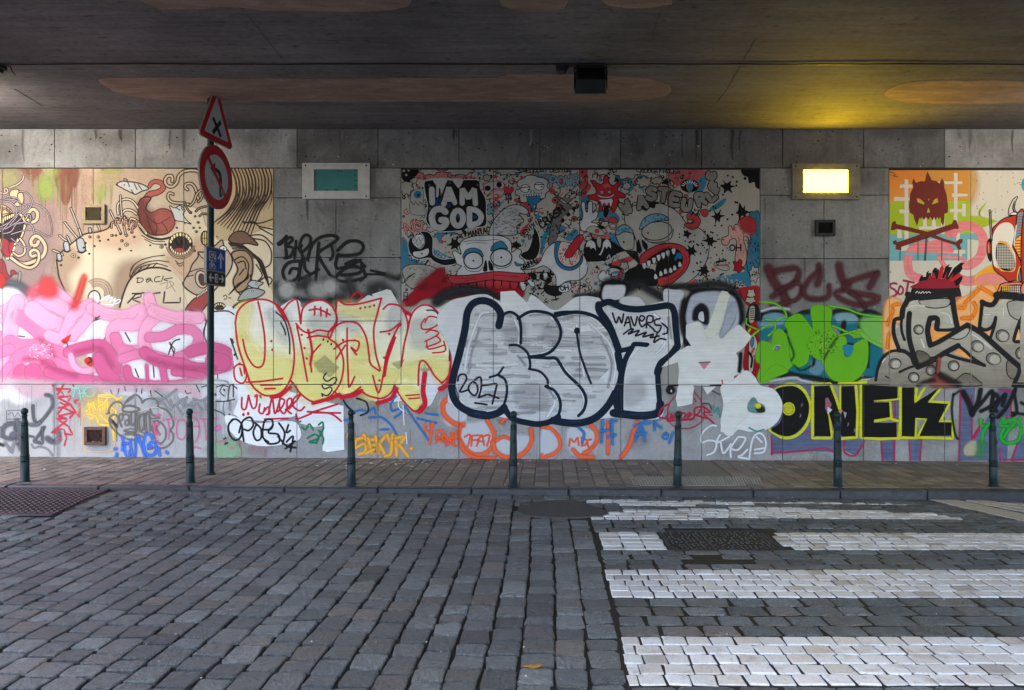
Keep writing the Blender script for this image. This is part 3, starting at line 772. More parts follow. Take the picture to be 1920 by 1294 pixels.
G('flower_skull', 'grey petalled skull drooling blue', 'mural_middle', 'dimmed')
Fl('1085,250 1060,210 1080,175 1120,160 1150,135 1210,135 1250,150 1300,160 1330,190 1320,230 1345,260 1310,290 1300,330 1240,340 1180,345 1130,370 1090,360 1080,310 1045,300 1050,260', 'w', o=('K', 6))
E(1132, 248, 40, 34, 'W', ('K', 5)); E(1252, 228, 42, 34, 'W', ('K', 5)); E(1160, 256, 6, 6, 'K'); E(1275, 232, 6, 6, 'K')
lines('1095,240 1170,235;1210,215 1295,212;1185,265 1180,285;1205,265 1212,285', 6, 'K')
S('1115,310 1180,318 1250,300 1275,285', 6, 'K')
Fl('1150,315 1250,312 1260,360 1235,370 1228,410 1205,380 1195,455 1180,400 1160,380', (44, 124, 172), o=('K', 4))
for t in range(7): E(1130 + t * 22, 308 - t * 1.5, 9, 11, 'W', ('K', 3))
G('drawn_heart', 'red heart dripping black beside a small screaming face', 'mural_middle', 'dimmed')
Fl('985,300 945,255 955,232 980,240 990,250 1010,232 1032,245 1025,270', (204, 50, 70), o=('K', 4)); lines('965,300 968,345;985,300 985,375;1005,290 1008,340', 9, 'K')
Fl('770,220 830,190 910,185 950,215 930,250 860,250 820,290 790,300', 'w', o=(DR, 6)); E(805, 245, 26, 22, 'K'); E(905, 215, 22, 24, 'K'); S('830,290 870,262 940,262', 16, DR); S('830,290 870,262 940,262', 7, 'w')
S('820,335 900,330 940,300', 8, DR)
G('blue_lettering', 'pale blue bubble letters by the flower skull', 'mural_middle', 'dimmed')
T('POWR', 1350, 150, 80, 24, 'K', aspect=.6, rot=-3); T('POWR', 1350, 150, 80, 17, (140, 170, 186), aspect=.6, rot=-3)
G('one_eyed_ghost', 'small blue eyed ghost with zigzag teeth', 'mural_middle', 'dimmed')
Fl('140,330 150,280 200,250 245,265 250,360 270,470 150,470 130,400', 'S', o=(DB, 5)); E(200, 300, 32, 32, (44, 124, 172)); E(205, 305, 9, 9, 'K'); S('140,360 170,390 180,360 205,395 220,362 245,390', 5, 'K', p=1)
G('grey_rockets', 'grey crossed rockets with red portholes and scrawled black words', 'mural_middle', 'dimmed')
Fl('1380,290 1480,380 1580,300 1664,230 1664,130 1600,200 1480,310 1400,400 1330,720 1400,690 1440,560 1500,480 1560,430', (126, 120, 122), o=('K', 5))
for x, y, r_ in ((1390, 350, 26), (1425, 415, 28), (1555, 510, 24)): E(x, y, r_, r_, (196, 96, 100), ('K', 4)); E(x, y, r_ * .4, r_ * .4, 'K')
for k in range(5): Fl([(1440 + k * 24, 520 - k * 26), (1464 + k * 24, 508 - k * 26), (1474 + k * 24, 528 - k * 26), (1452 + k * 24, 544 - k * 26)], 'K' if k % 2 == 0 else 'w')
T('CRASH', 1240, 545, 64, 12, 'K', rot=-38, aspect=.6); T('VENIVIDI', 1090, 650, 40, 7, 'K', rot=-52, aspect=.6, arc=4)
T('THE', 1150, 650, 40, 7, 'K', rot=0, aspect=.5)
for k in range(60): x, y = rng.uniform(1330, 1560), rng.uniform(550, 680); S([(x, y), (x + rng.uniform(-14, 14), y + rng.uniform(-14, 14))], 6, rng.choice(('K', 'd', DB)))

G('tongue_snake', 'white snake with a blue rimmed spotted mouth and red tongue', 'mural_middle', 'dimmed')
Fl('1110,950 1200,920 1260,880 1300,790 1360,730 1420,710 1500,715 1560,740 1620,800 1664,880 1664,980 1600,1040 1500,1050 1430,1090 1400,1090 1390,1000 1300,920 1220,940', 'W', o=('K', 6))
Fl('1395,715 1440,712 1420,790 1420,870 1470,920 1540,930 1600,890 1625,820 1630,870 1600,920 1540,955 1470,950 1410,905 1385,820', (44, 130, 176), o=('K', 5))
Fl('1440,715 1500,715 1560,750 1610,800 1605,870 1550,920 1480,920 1425,870 1415,800', (226, 204, 200), o=('K', 4))
for k in range(60):
    a, q = rng.uniform(0, 6.28), math.sqrt(rng.random()) * 88
    E(1510 + q * math.cos(a), 825 + q * math.sin(a), 4, 6, DR)
Fl('1480,800 1520,740 1580,660 1610,645 1635,665 1630,700 1580,780 1530,840 1495,850 1475,830', (196, 46, 62), o=('K', 5)); S('1600,690 1620,665', 7, 'e')
Fl('1260,990 1300,950 1280,1000 1300,1040 1350,1010 1360,1050 1320,1080 1380,1090 1430,1100 1450,1160 1380,1180 1310,1150 1290,1100 1310,1060 1260,1030', 'K')
lines('1300,1110 1265,1120;1300,1130 1270,1160;1390,1170 1400,1215;1400,1210 1360,1215;1400,1210 1420,1200', 9, 'K'); E(1305, 1000, 20, 24, 'W', ('K', 3))
Fl('1420,1120 1450,1080 1510,1060 1530,1100 1500,1140 1440,1145', 'W', o=('K', 4)); T('OH', 1435, 1095, 40, 8, 'K', rot=-10, aspect=.7)
for k in range(36): E(rng.uniform(1120, 1300), rng.uniform(960, 1180), rng.uniform(3, 10), rng.uniform(3, 10), 'K')
for k in range(30): E(rng.uniform(1520, 1664), rng.uniform(1060, 1150), 5, 5, rng.choice((DR, 'K')))
lines('1190,1160 1240,1190 1255,1240;1160,1290 1200,1260 1290,1240 1330,1220;1330,1240 1300,1220 1320,1200', 6, 'K')

G('mural_lettering', 'black capitals WEDODAT DESIGN at the top edge', 'mural_middle', 'ink')
T('WEDODAT DESIGN', 1112, 80, 27, 6.5, 'K', aspect=.95, adv=.55)
Z(5)
G('mural_lettering', 'black capitals KOOGAI RULES at the top edge', 'mural_middle', 'ink')
T('KOOGAI RULES', 562, 80, 34, 6, 'K', aspect=.75, adv=.45)

G('red_splat_monster', 'red smiling splat with white eyes', 'mural_middle', 'dimmed')
Z(5)
Fl('125,180 160,180 200,210 235,200 245,140 275,140 290,200 330,220 375,175 390,200 360,260 425,300 420,330 360,330 370,350 340,440 320,450 300,400 270,420 240,400 225,440 195,440 200,370 110,335 105,310 170,290 165,240', (196, 46, 58), o=('K', 6))
E(224, 280, 15, 15, 'W', ('K', 4)); E(290, 278, 14, 14, 'W', ('K', 4)); E(224, 280, 5, 5, 'K'); E(290, 278, 5, 5, 'K')
S('190,305 225,322 290,322 330,298', 14, 'K'); S('192,306 225,322 290,322 328,300', 7, 'W')
Fl('195,345 250,340 310,335 320,360 300,410 285,370 265,400 245,370 225,400 215,365', 'W', o=('K', 4)); Fl('235,215 280,205 300,240 270,235 250,245', 'e', a=.7)
Fl('245,410 280,400 280,460 255,500 240,470', 'K')

G('long_face_monster', 'long grey face monster with half shut eyes and a red screaming mouth', 'mural_middle', 'dimmed')
Fl('420,480 450,430 520,390 620,365 720,372 820,410 900,470 960,550 1080,600 1150,700 1140,850 1080,960 1000,1040 900,1090 700,1090 690,1030 700,900 560,910 530,800 520,700 480,600 430,560', (188, 186, 184), o=('K', 6))
Fl('300,700 100,705 70,800 90,870 160,880 250,870 300,850 380,800 520,790 540,900 460,950 420,1000 460,1090 620,1090 700,1080 680,960 560,910', 'K', soft=.8)
Fl('85,760 95,710 130,695 165,720 175,780 200,815 225,770 235,715 270,685 300,720 305,770 280,750 265,775 250,750 235,790 210,830 180,800 150,760 130,775 110,750', 'W', o=('K', 4))
lines('90,900 110,940 130,900 150,950 180,900 200,930 210,890', 8, 'w', p=1); lines('270,850 290,820 300,870 330,830 340,880 360,840', 7, 'w', p=1)
Fl('550,870 560,830 620,780 720,735 830,722 930,750 980,810 985,880 950,960 880,1030 800,1090 720,1090 705,1050 720,1020 800,1000 880,950 920,890 910,810 850,770 760,780 650,840 600,890 555,910', (200, 62, 70), soft=.6, o=('K', 7))
Fl('600,895 650,845 760,785 850,775 905,815 915,890 875,945 800,995 715,1015 690,960 700,880 650,900', (16, 16, 18))
lines('600,860 700,790 830,750;640,850 720,800;930,800 960,860 930,950 860,1020;760,1060 850,1020', 5, (160, 30, 42), a=.7)
for (x, y, r_) in ((590, 920, 0), (630, 900, -5), (675, 875, -8), (715, 850, -10), (755, 830, -8), (795, 812, 0), (845, 795, 5)): Fl([(x - 18, y - 22), (x + 16, y - 28), (x + 14, y + 14), (x + 2, y + 28), (x - 10, y + 14)], 'W', o=('K', 4))
for (x, y) in ((690, 1010), (735, 985), (775, 965), (820, 955), (855, 935), (900, 905)): Fl([(x - 12, y + 24), (x + 18, y + 16), (x + 8, y - 18), (x - 4, y - 26), (x - 14, y - 8)], 'W', o=('K', 4))
Fl('850,860 880,800 920,820 915,860 880,855 865,880', (40, 120, 168), o=('K', 4))
E(700, 615, 132, 80, 'S', ('K', 7), rot=-8); Fl('555,605 565,545 600,500 660,470 740,470 795,500 800,525 720,525 640,550', (120, 168, 190), o=('K', 6)); E(625, 634, 7, 7, 'K')
S('570,650 640,710 740,710 820,680 845,600', 6, 'K'); S('600,690 680,725 780,715', 5, 'd')
for k in range(40): x, y = rng.uniform(575, 790), rng.uniform(475, 545); (y > 470 + abs(x - 690) * .3) and y < 600 - abs(x - 560) * .32 and E(x, y, 3, 5, (40, 110, 158))
Fl('345,660 350,630 420,620 495,640 500,760 470,780 420,780 380,740', 'S', o=('K', 6)); Fl('340,640 350,600 400,562 450,570 490,610 490,635 420,622 365,650', (120, 168, 190), o=('K', 6)); E(413, 712, 8, 8, 'K'); S('430,790 480,810 520,790', 6, 'd')
for k in range(22): E(rng.uniform(365, 470), rng.uniform(585, 625), 3, 4, (40, 110, 158))
Fl('540,690 525,760 545,810 570,790 560,740', 'K'); Fl('570,690 620,740 610,780 585,760', 'K')
Fl('555,410 600,380 690,362 720,380 690,385 680,420 640,410 610,440 580,430', 'K')
Fl('1300,640 1400,520 1330,600 1250,700 1240,820', 'S', a=0)

G('wast_eur_life', 'bubble letters reading WAST EUR LIFE over the grey face', 'mural_middle', 'dimmed')
for ch, x, y, h, r_ in (('W', 385, 390, 90, -28), ('A', 525, 320, 100, -12), ('S', 620, 245, 96, 0), ('T', 730, 250, 100, 6), ('E', 840, 290, 92, 12), ('U', 935, 345, 84, 8), ('R', 1040, 310, 84, -18), ('L', 1130, 300, 72, -38), ('I', 1155, 260, 60, -50), ('F', 1160, 235, 70, -70), ('E', 1145, 150, 50, -85)):
    T(ch, x, y, h, 46, 'K', rot=r_, aspect=.7)
for ch, x, y, h, r_ in (('W', 385, 390, 90, -28), ('A', 525, 320, 100, -12), ('S', 620, 245, 96, 0), ('T', 730, 250, 100, 6), ('E', 840, 290, 92, 12), ('U', 935, 345, 84, 8), ('R', 1040, 310, 84, -18), ('L', 1130, 300, 72, -38), ('I', 1155, 260, 60, -50), ('F', 1160, 235, 70, -70), ('E', 1145, 150, 50, -85)):
    T(ch, x, y, h, 32, (150, 148, 146), rot=r_, aspect=.7)
E(985, 225, 78, 56, 'K'); E(985, 232, 28, 36, (200, 120, 124)); Fl('975,175 1005,170 1010,230 990,290 970,250', (60, 140, 170))
for t in np.linspace(-2.9, -.2, 9): S([(985 + 70 * math.cos(t), 232 + 50 * math.sin(t)), (985 + 50 * math.cos(t), 232 + 34 * math.sin(t))], 7, 'W')

G('gloved_hand', 'white gloved hand reaching up', 'mural_middle', 'dimmed')
Fl('45,400 50,370 75,365 85,440 100,450 105,370 140,365 145,460 170,440 190,460 175,510 130,540 180,550 190,575 130,590 130,620 80,620 40,600 35,530 50,520 60,470', 'W', o=('K', 6))
G('winged_eye', 'winged red eye and small pink capped head', 'mural_middle', 'dimmed')
Fl('85,610 160,570 250,640 180,650', 'S', o=('K', 4)); E(182, 616, 18, 18, DR, ('K', 3)); Fl('180,680 200,660 220,690 210,760 185,740', 'S', o=('K', 3))
E(320, 560, 36, 46, (180, 140, 136), ('K', 4)); Fl('285,540 290,505 330,495 360,520 362,545', (190, 70, 76), o=('K', 4)); E(322, 572, 20, 16, 'w', ('K', 3))
G('gloved_hand', 'white gloved hand spread above the black haze', 'mural_middle', 'dimmed')
Fl('190,1010 240,955 260,990 275,955 290,1000 310,980 300,1020 330,1040 280,1060 220,1050', 'W', o=('K', 5))
Fl('280,945 330,920 380,930 395,960 330,935', 'K'); Fl('310,980 340,965 375,965 350,985', (60, 140, 176)); S('280,990 330,1010 375,990', 5, 'K')
G('black_splashes', 'black hand-like splashes with droplets over the pale right side', 'mural_middle', 'dimmed')
for x, y, r_, n in ((1225, 490, 58, 6), (960, 640, 44, 5), (1000, 790, 56, 6), (1160, 700, 56, 6), (1440, 450, 66, 6), (1310, 230, 60, 6), (1110, 960, 58, 6)): splat(x, y, r_, 'K', n, 3, 6)
Fl('1440,80 1596,80 1596,240 1560,235 1545,190 1500,200 1490,150 1450,130', 'K'); E(1465, 160, 12, 12, 'K'); E(1460, 130, 8, 8, 'K')
Fl('960,480 990,460 1050,480 1080,530 1050,590 990,600 940,570 950,550 1010,550 1020,520 970,520', (200, 72, 76), o=('K', 5)); Fl('1090,430 1140,430 1145,470 1115,495 1080,460', (196, 70, 78), o=('K', 4))
lines('1000,440 1040,480;1060,430 1050,480;1090,410 1060,450;1020,450 1000,480', 7, 'K')
G('pink_dripping_monster', 'pink dotted dripping monster against blue', 'mural_middle', 'dimmed')
Fl('1500,480 1540,450 1590,480 1590,900 1500,980 1480,880 1490,760', (52, 132, 166), o=('K', 5))
for k in range(60):
    x, y = rng.uniform(1500, 1585), rng.uniform(480, 950); S([(x, y), (x, y + 16)], 4, (20, 60, 90))
Fl('1410,530 1470,490 1540,510 1560,580 1540,640 1510,650 1515,735 1500,700 1480,660 1450,680 1480,800 1470,900 1430,930 1380,880 1390,700 1340,690 1310,740 1270,730 1260,680 1320,650 1320,580 1345,570 1360,610 1375,560 1400,560', (226, 176, 166), o=('K', 5))
Fl('1430,530 1500,500 1550,560 1530,620 1460,610', (196, 60, 70), soft=4, a=.8)
for k in range(110):
    x, y = rng.uniform(1330, 1550), rng.uniform(540, 890)
    if x > 1395 or y < 680: S([(x, y), (x + 2, y + 9)], 4, (190, 60, 70))
Fl('1360,880 1400,885 1415,860 1440,880 1435,920 1465,940 1440,950 1410,980 1390,960 1365,960 1375,920', (186, 30, 50), o=('K', 5))
T('OH', 1335, 735, 52, 10, 'K', aspect=.75); Z(5)
T('TYME', 1225, 1020, 60, 12, (70, 150, 186), rot=-10, aspect=.6)
puff(1410, 1090, 70, 30, 6, 'S', 5); puff(1545, 990, 44, 70, 6, 'S', 5); puff(1510, 1190, 40, 44, 5, 'S', 5)
for k in range(90):
    x, y = rng.choice(((1410, 1090), (1545, 990), (1510, 1190))); E(x + rng.uniform(-44, 40), y + rng.uniform(-24, 24), 3, 4, 'K')
Fl('1200,890 1290,860 1300,900 1330,940 1290,960 1210,930', 'S', o=('K', 4)); S('1210,915 1320,910', 10, DR); S('1220,885 1300,870', 12, 'K'); E(1190, 955, 16, 16, DR)
for k in range(40): E(rng.uniform(1100, 1330), rng.uniform(640, 1060), rng.uniform(3, 8), rng.uniform(3, 8), 'K')
G('doodle_strip', 'narrow red and black doodle strip at the right edge', 'mural_middle', 'dimmed')
# narrow strip of doodles that shows at the right end, beside the white letters
Z(12)
Fl('960,0 1185,0 1185,215 1060,225 1000,150 940,60', (190, 40, 52)); puff(1090, 70, 50, 60, 5, (206, 196, 176), 8); puff(1080, 150, 66, 40, 5, (206, 196, 176), 8)
Fl('1060,225 1180,222 1180,480 1080,560 1020,480', (40, 36, 38)); Fl('1075,240 1130,235 1120,400 1070,410', (206, 196, 176))
for r0 in range(6): lines('1080,%d 1125,%d' % (255 + r0 * 26, 252 + r0 * 26), 8, 'K')
Fl('1040,500 1190,440 1190,1100 1120,1080 1000,980 1010,760', (188, 22, 40)); Fl('1070,620 1120,560 1170,700 1130,860 1110,1010 1060,1010 1060,760', (222, 206, 196), o=('K', 7))
Fl('1080,660 1110,590 1125,650 1100,720', (70, 150, 180), o=('K', 6))
for x, y in ((1105, 770), (1130, 830), (1120, 740), (1090, 800)): E(x, y, 14, 16, DR)
S('1060,780 1100,850 1090,960', 22, 'K')
THICK = 1.1
# ================================================================== RIGHT MURAL (horned mask, crossed bones, robot)
G('colour_bands', 'orange, green and blue bands with white plus shapes behind the mask', 'mural_right', 'brush')
Z(14)
Fl('35,40 790,40 785,330 30,345', (216, 128, 52), col2=(226, 148, 62), p=1, soft=.4)
Fl('400,40 790,40 785,330 560,335', (230, 170, 76), soft=8, a=.6)
Fl('28,345 785,328 785,470 900,480 870,420 950,335 870,470 1050,520 890,590 860,580 780,640 22,650', (164, 184, 44), p=1, soft=.5)
Fl('22,650 780,640 840,630 960,690 955,712 800,690 765,690 765,885 20,890', (112, 172, 178), p=1, soft=.5)
Fl('845,650 880,660 925,690 890,690', 'e', soft=.5)
WB = (214, 204, 190)
for x0, y0, x1, y1 in ((178, 130, 214, 790), (135, 180, 250, 212), (80, 298, 225, 332), (130, 412, 225, 446), (145, 745, 215, 800), (112, 590, 150, 680), (640, 70, 676, 560), (480, 150, 720, 176), (625, 262, 770, 292), (605, 408, 745, 440), (715, 360, 748, 478), (350, 480, 384, 580), (436, 480, 470, 590), (520, 500, 556, 640), (320, 570, 590, 600), (590, 790, 750, 822), (680, 780, 716, 850), (662, 630, 694, 700), (410, 690, 520, 730)):
    j = lambda: rng.uniform(-5, 5)
    Fl([(x0 + j(), y0 + j()), (x1 + j(), y0 + j()), (x1 + j(), y1 + j()), (x0 + j(), y1 + j())], WB, p=1, soft=.4)
G('pink_loop', 'broad pink brushed loop', 'mural_right', 'roller')
PK = (226, 128, 132)
S('640,640 610,620 590,640', 60, PK); S('680,590 720,565 800,568 860,600 905,660 915,740 890,840 840,900 770,935 740,930', 78, PK, soft=.6)
S('590,760 540,720 440,728 330,735 270,755', 46, PK); S('600,790 520,780 400,775 300,782 240,800 215,860 212,930 225,1000 270,1040 330,1060', 72, PK, soft=.6)
S('500,850 600,855 740,872', 26, PK); S('500,860 540,920 560,960', 40, PK)
S('690,1060 760,1080 840,1072 930,1040 1010,1020 1080,1050 1120,1080', 82, PK, soft=.6)
for q in ('700,550 790,545 870,590', '210,860 214,950 240,1010', '720,1085 820,1085 920,1050', '300,775 420,770 560,780'): S(q, 7, (236, 160, 160), soft=1.2, a=.7)
Fl('22,830 200,820 260,818 500,820 500,835 200,840 22,850', (112, 172, 178), p=1, soft=.4)
G('horned_mask', 'dark red horned mask over crossed bones', 'mural_right', 'brush')
RD = (112, 44, 36)
Fl('370,150 392,55 432,140 480,150 505,170 530,120 550,165 548,205 570,270 585,380 582,440 550,452 548,520 540,568 522,530 515,480 500,505 485,480 470,515 455,482 440,515 420,480 400,510 380,482 360,510 342,482 328,500 318,488 305,530 296,565 270,500 262,460 225,440 222,380 232,270 262,205 252,160 262,122 285,165 330,150', RD, p=1, soft=.5,
   holes=('292,305 330,315 365,350 360,368 300,345', '432,368 455,320 488,302 495,345', '386,440 402,392 420,440', '398,312 412,312 406,335'))
for q in ('60,545 75,525 95,522 100,548 230,580 380,618 560,690 660,718 690,690 722,690 718,720 695,740 712,785 685,790 655,745 560,715 380,655 200,610 100,592 80,605 52,604', '70,712 100,696 110,720 200,690 340,640 460,600 620,548 638,512 662,512 672,548 684,570 680,595 650,590 560,618 420,670 240,730 150,760 148,790 96,785 98,745 70,730'):
    Fl(q, RD, p=1, soft=.5)
lines('138,788 136,885;305,700 305,885;380,665 364,888;390,668 375,888;528,705 525,890;685,790 683,890', 7, 'D', soft=.5)
lines('40,65 75,72 90,90 80,110;70,95 120,110;20,1000 55,1000 30,985', 5, 'D')
G('flame_haired_head', 'black head with a fan of red and black flame hair', 'mural_right', 'brush')
Fl('240,1180 255,1140 300,1100 360,1070 450,1058 560,1062 640,1080 690,1140 712,1230 716,1294 240,1294', (40, 34, 34), soft=.5)
Fl('252,1145 300,1100 360,1070 450,1058 560,1062 640,1080 672,1140', (150, 36, 52), soft=.5)
for i, q in enumerate(('310,1085 330,1040 345,1020 350,1045 375,1040 380,1070', '375,1068 385,1000 410,982 400,1010 425,1000 432,1058', '432,1058 440,985 462,955 490,965 475,980 498,968 505,1055', '488,1055 510,960 530,930 545,960 535,1055', '530,1055 560,950 600,920 590,950 625,950 575,1060', '575,1062 640,960 700,912 740,910 715,935 720,965 690,1010 620,1082', '600,1075 690,1000 720,1040 690,1060 650,1090', '640,1085 700,1040 722,1035 715,1070 690,1110 660,1130')):
    Fl(q, (26, 24, 24) if i in (0, 1, 2, 4, 5, 7) else (190, 44, 52), p=1, soft=.5)
for q in ('432,1058 452,1000 470,1050', '400,1060 412,1020 425,1058', '545,1058 580,985 560,1060', '590,1065 640,1005 605,1075'): Fl(q, (196, 40, 56), p=1, soft=.4)
Fl('650,1230 716,1225 716,1294 650,1294', (196, 96, 86), p=1); S('280,1195 300,1175 310,1195 320,1180 330,1198 350,1175 360,1195 380,1178 385,1195 405,1180 425,1195', 6, 'W')
G('spray_word', 'purple red sprayed letters at the edge of the right mural', 'wall', 'spray')
S('105,1105 75,1100 45,1115 50,1140 90,1165 105,1200 70,1225 35,1240 20,1245', 18, (160, 40, 76), soft=1.5); S('135,1130 120,1180 130,1205 160,1190 165,1150 140,1125', 16, (160, 40, 76), soft=1.5); lines('170,1075 265,1095;215,1085 195,1200', 18, (160, 40, 76), soft=1.5)
G('robot_head', 'red and white robot head with mesh eyes, antenna and horn', 'mural_right', 'brush')
Z(14)
Fl('830,1060 900,980 1060,920 1300,980 1300,1294 720,1294 780,1210 860,1160', (238, 166, 44), soft=.8); Fl('860,1045 1010,1010 1120,1080 1000,1120 870,1110', (226, 140, 132), soft=1)
E(1320, 180, 50, 70, (70, 160, 180)); Fl('1250,450 1300,420 1300,480 1250,470', (70, 160, 180))
Fl('1000,600 1030,560 1100,500 1210,465 1300,460 1300,1200 1240,1080 1150,1085 1100,1040 1040,1000 1005,940 995,760', (186, 58, 40), soft=.5, o=('K', 9))
Fl('1010,640 1060,560 1120,535 1170,545 1200,590 1205,680 1180,760 1210,830 1215,930 1190,990 1130,985 1050,960 1010,920 995,760', (226, 218, 204), soft=.5)
Fl('1050,730 1110,715 1150,740 1195,830 1215,930 1200,985 1130,990 1060,960', (236, 166, 60), soft=.5)
Fl('1045,735 1085,728 1130,745 1165,800 1195,850 1208,930 1190,975 1130,985 1075,960 1035,880 1032,790', (24, 22, 22), soft=.5)
for k in range(11):
    x = 1048 + k * 15; lines('%d,%d %d,%d' % (x, 740 + max(0, k - 5) * 16, x, 950 + k * 3), 4, (214, 206, 190), soft=.4)
for k in range(15):
    y = 745 + k * 15; lines('%d,%d %d,%d' % (1040, y, 1150 + min(k * 7, 55), y), 4, (214, 206, 190), soft=.4)
Fl('1235,465 1300,462 1300,640 1215,680', (110, 150, 156), soft=.4)
for k in range(8): lines('1235,%d 1300,%d' % (480 + k * 26, 480 + k * 26), 8, (176, 70, 52), soft=.4)
Fl('1215,690 1300,660 1300,930 1280,920 1195,760', (244, 176, 70), soft=.4, o=('K', 6))
for k in range(9): lines('%d,%d 1300,%d' % (1212 + max(0, k - 2) * 9, 705 + k * 26, 700 + k * 26), 9, (186, 76, 40), soft=.4)
lines('1228,465 1212,640 1190,745 1280,930', 10, 'K', p=1); S('1222,560 1200,740', 8, 'W')
Fl('1235,1080 1250,960 1300,930 1300,1090', (40, 34, 30), o=((240, 190, 90), 9)); 
for k in range(5): lines('%d,980 %d,1080' % (1252 + k * 13, 1248 + k * 13), 4, (140, 170, 170))
Fl('1060,1140 1080,1110 1140,1095 1300,1100 1300,1215 1060,1210', (236, 130, 110), o=('K', 9)); Fl('1080,1160 1100,1125 1300,1120 1300,1215 1075,1215', (36, 26, 26))
for k in range(13):
    for j in range(6): E(1096 + k * 17, 1130 + j * 16, 5, 5, ((244, 200, 80), (236, 190, 180), (240, 226, 200))[(k // 4) % 3])
Fl('1155,470 1150,420 1165,370 1195,315 1235,292 1215,340 1205,390 1215,430 1235,445', (216, 208, 192), o=('K', 8)); S('1205,330 1190,400 1205,440', 12, 'K', taper=(.4, 1, 1)); Fl('1160,462 1185,440 1220,440 1225,462', 'W', o=('K', 6))
S('978,430 982,560 990,700', 22, 'K'); S('978,430 982,560 990,700', 10, (150, 140, 124)); E(976, 428, 11, 14, (150, 146, 136), ('K', 5))
Fl('950,720 960,695 990,690 990,890 965,880 945,800', (30, 26, 26)); Fl('948,730 965,710 982,730 985,800 970,830 950,815', (190, 70, 50), o=('K', 6)); S('962,740 966,810', 8, (230, 150, 120))
Fl('1290,460 1480,480 1590,600 1600,900 1500,1060 1290,1200', (186, 58, 40), soft=.5, o=('K', 9)); Fl('1440,560 1560,620 1570,860 1480,980 1420,880 1410,660', (226, 218, 204), soft=.5); E(1490, 840, 84, 120, (24, 22, 22))
E(1330, 1150, 40, 40, (238, 166, 44), ('K', 8)); Fl('1292,1096 1500,1090 1560,1210 1292,1215', (236, 130, 110), o=('K', 9))
for k in range(26): E(rng.uniform(810, 1280), rng.uniform(60, 440), 3, 3, (70, 66, 60))
THICK = 1.0
# ================================================================== LARGE PIECES AND TAGS ON THE WALL
G('soot_smudges', 'sooty smudges, runs and dark specks on the bare concrete', 'wall', 'wash')
Z('P')
for x, y, rx, ry, a in ((14, 285, 26, 34, .5), (190, 258, 60, 10, .45), (330, 256, 30, 16, .4), (470, 254, 60, 9, .45), (560, 285, 14, 30, .5), (690, 300, 40, 8, .4), (640, 390, 40, 10, .45), (1500, 300, 60, 6, .4), (1640, 330, 22, 12, .4), (1440, 470, 12, 60, .4), (1700, 250, 80, 8, .5), (1840, 252, 60, 8, .45), (1000, 252, 160, 6, .4), (1280, 300, 60, 10, .35), (630, 440, 8, 60, .4), (560, 480, 40, 5, .35), (720, 370, 28, 5, .4), (580, 400, 26, 18, .3)):
    E(x, y, rx * .7, ry * .6, (58, 54, 50), soft=12, a=a * .55)
for k in range(70):
    x = rng.uniform(0, 1900); y = rng.choice((246, 246, 316, 372, 484)); L = rng.uniform(12, 60)
    if y > 300 and not (515 < x < 750 or 1428 < x < 1664): continue
    S([(x, y), (x + rng.uniform(-2, 2), y + L * .5), (x + rng.uniform(-2, 2), y + L)], rng.uniform(2, 9), rng.choice(((48, 45, 42), (60, 56, 52), (170, 166, 158))), soft=2.4, a=rng.uniform(.2, .5), taper=(1, .8, .3))
for k in range(520):
    if rng.random() < .5: x, y = rng.uniform(0, 1900), rng.uniform(246, 312)
    else: x, y = rng.choice((rng.uniform(516, 750), rng.uniform(1428, 1664))), rng.uniform(318, 600)
    r_ = rng.choice((.5, .6, .8, 1.1)); E(x, y, r_ * rng.uniform(.8, 2), r_, rng.choice(((40, 38, 36), (46, 43, 40), (176, 174, 168))), n=6, soft=.5, a=rng.uniform(.5, .9))
# ---------- white bubble shapes under the pink piece
G('white_bubbles', 'white bubble shapes with dark grey spray outlines behind the pink letters', 'wall', 'roller')
Z(2)
GR = (82, 84, 90)
Fl('-620,200 -300,120 0,180 30,520 0,820 -300,840 -600,760', (222, 222, 228), soft=2)
Fl('0,125 60,118 130,150 175,210 190,300 230,380 250,480 0,520', (224, 224, 230), soft=2); Fl('20,720 30,600 180,560 300,640 320,700 270,770 190,830 110,850 40,835 10,790', (222, 224, 230), soft=1.5)
Z(3); Fl('-10,480 60,470 60,720 130,850 60,1010 0,1130 -20,900', (222, 223, 228), soft=1); Z(2)
S('0,108 50,100 120,118 180,175 215,240 285,380', 46, GR, soft=7); S('325,640 330,690 285,770 200,835 110,862 30,830', 34, GR, soft=7)
Fl('540,300 700,290 900,280 1100,270 1200,285 1245,330 1300,275 1380,268 1500,300 1500,820 1400,800 1330,800 1280,815 1180,800 1080,790 1040,765 960,810 860,790 700,770 560,740', (226, 227, 232), soft=1.5)
S('580,740 620,780 700,810 820,820 940,805 1020,770 1050,755', 14, GR, soft=3); S('1070,790 1150,840 1240,815 1290,780', 12, GR, soft=3)
S('1150,262 1215,285 1250,330 1235,400 1250,450 1262,470', 9, 'k', soft=1.2); S('1262,470 1240,420 1250,340 1290,290', 7, 'k'); S('1300,272 1380,270 1420,290', 8, 'k')
lines('590,300 560,330 610,315;660,400 630,445;845,370 850,430;760,400 790,455;940,410 1000,420;1060,340 1080,380;1090,440 1050,460 1020,540;1030,460 1060,540;1135,540 1130,600;1410,440 1448,560;930,600 935,670;820,620 840,670;1320,650 1320,690', 7, 'k')
S('1405,440 1446,558', 9, 'N')
for q in ('1190,720 1210,745 1230,715', '1200,690 1190,740', '1300,690 1380,700 1390,760', '1360,790 1400,720 1450,750', '1415,715 1418,810', '1240,720 1270,740'): S(q, 8, 'k')
for x, y in ((1425, 540), (1385, 810)): E(x, y, 6, 9, 'k')

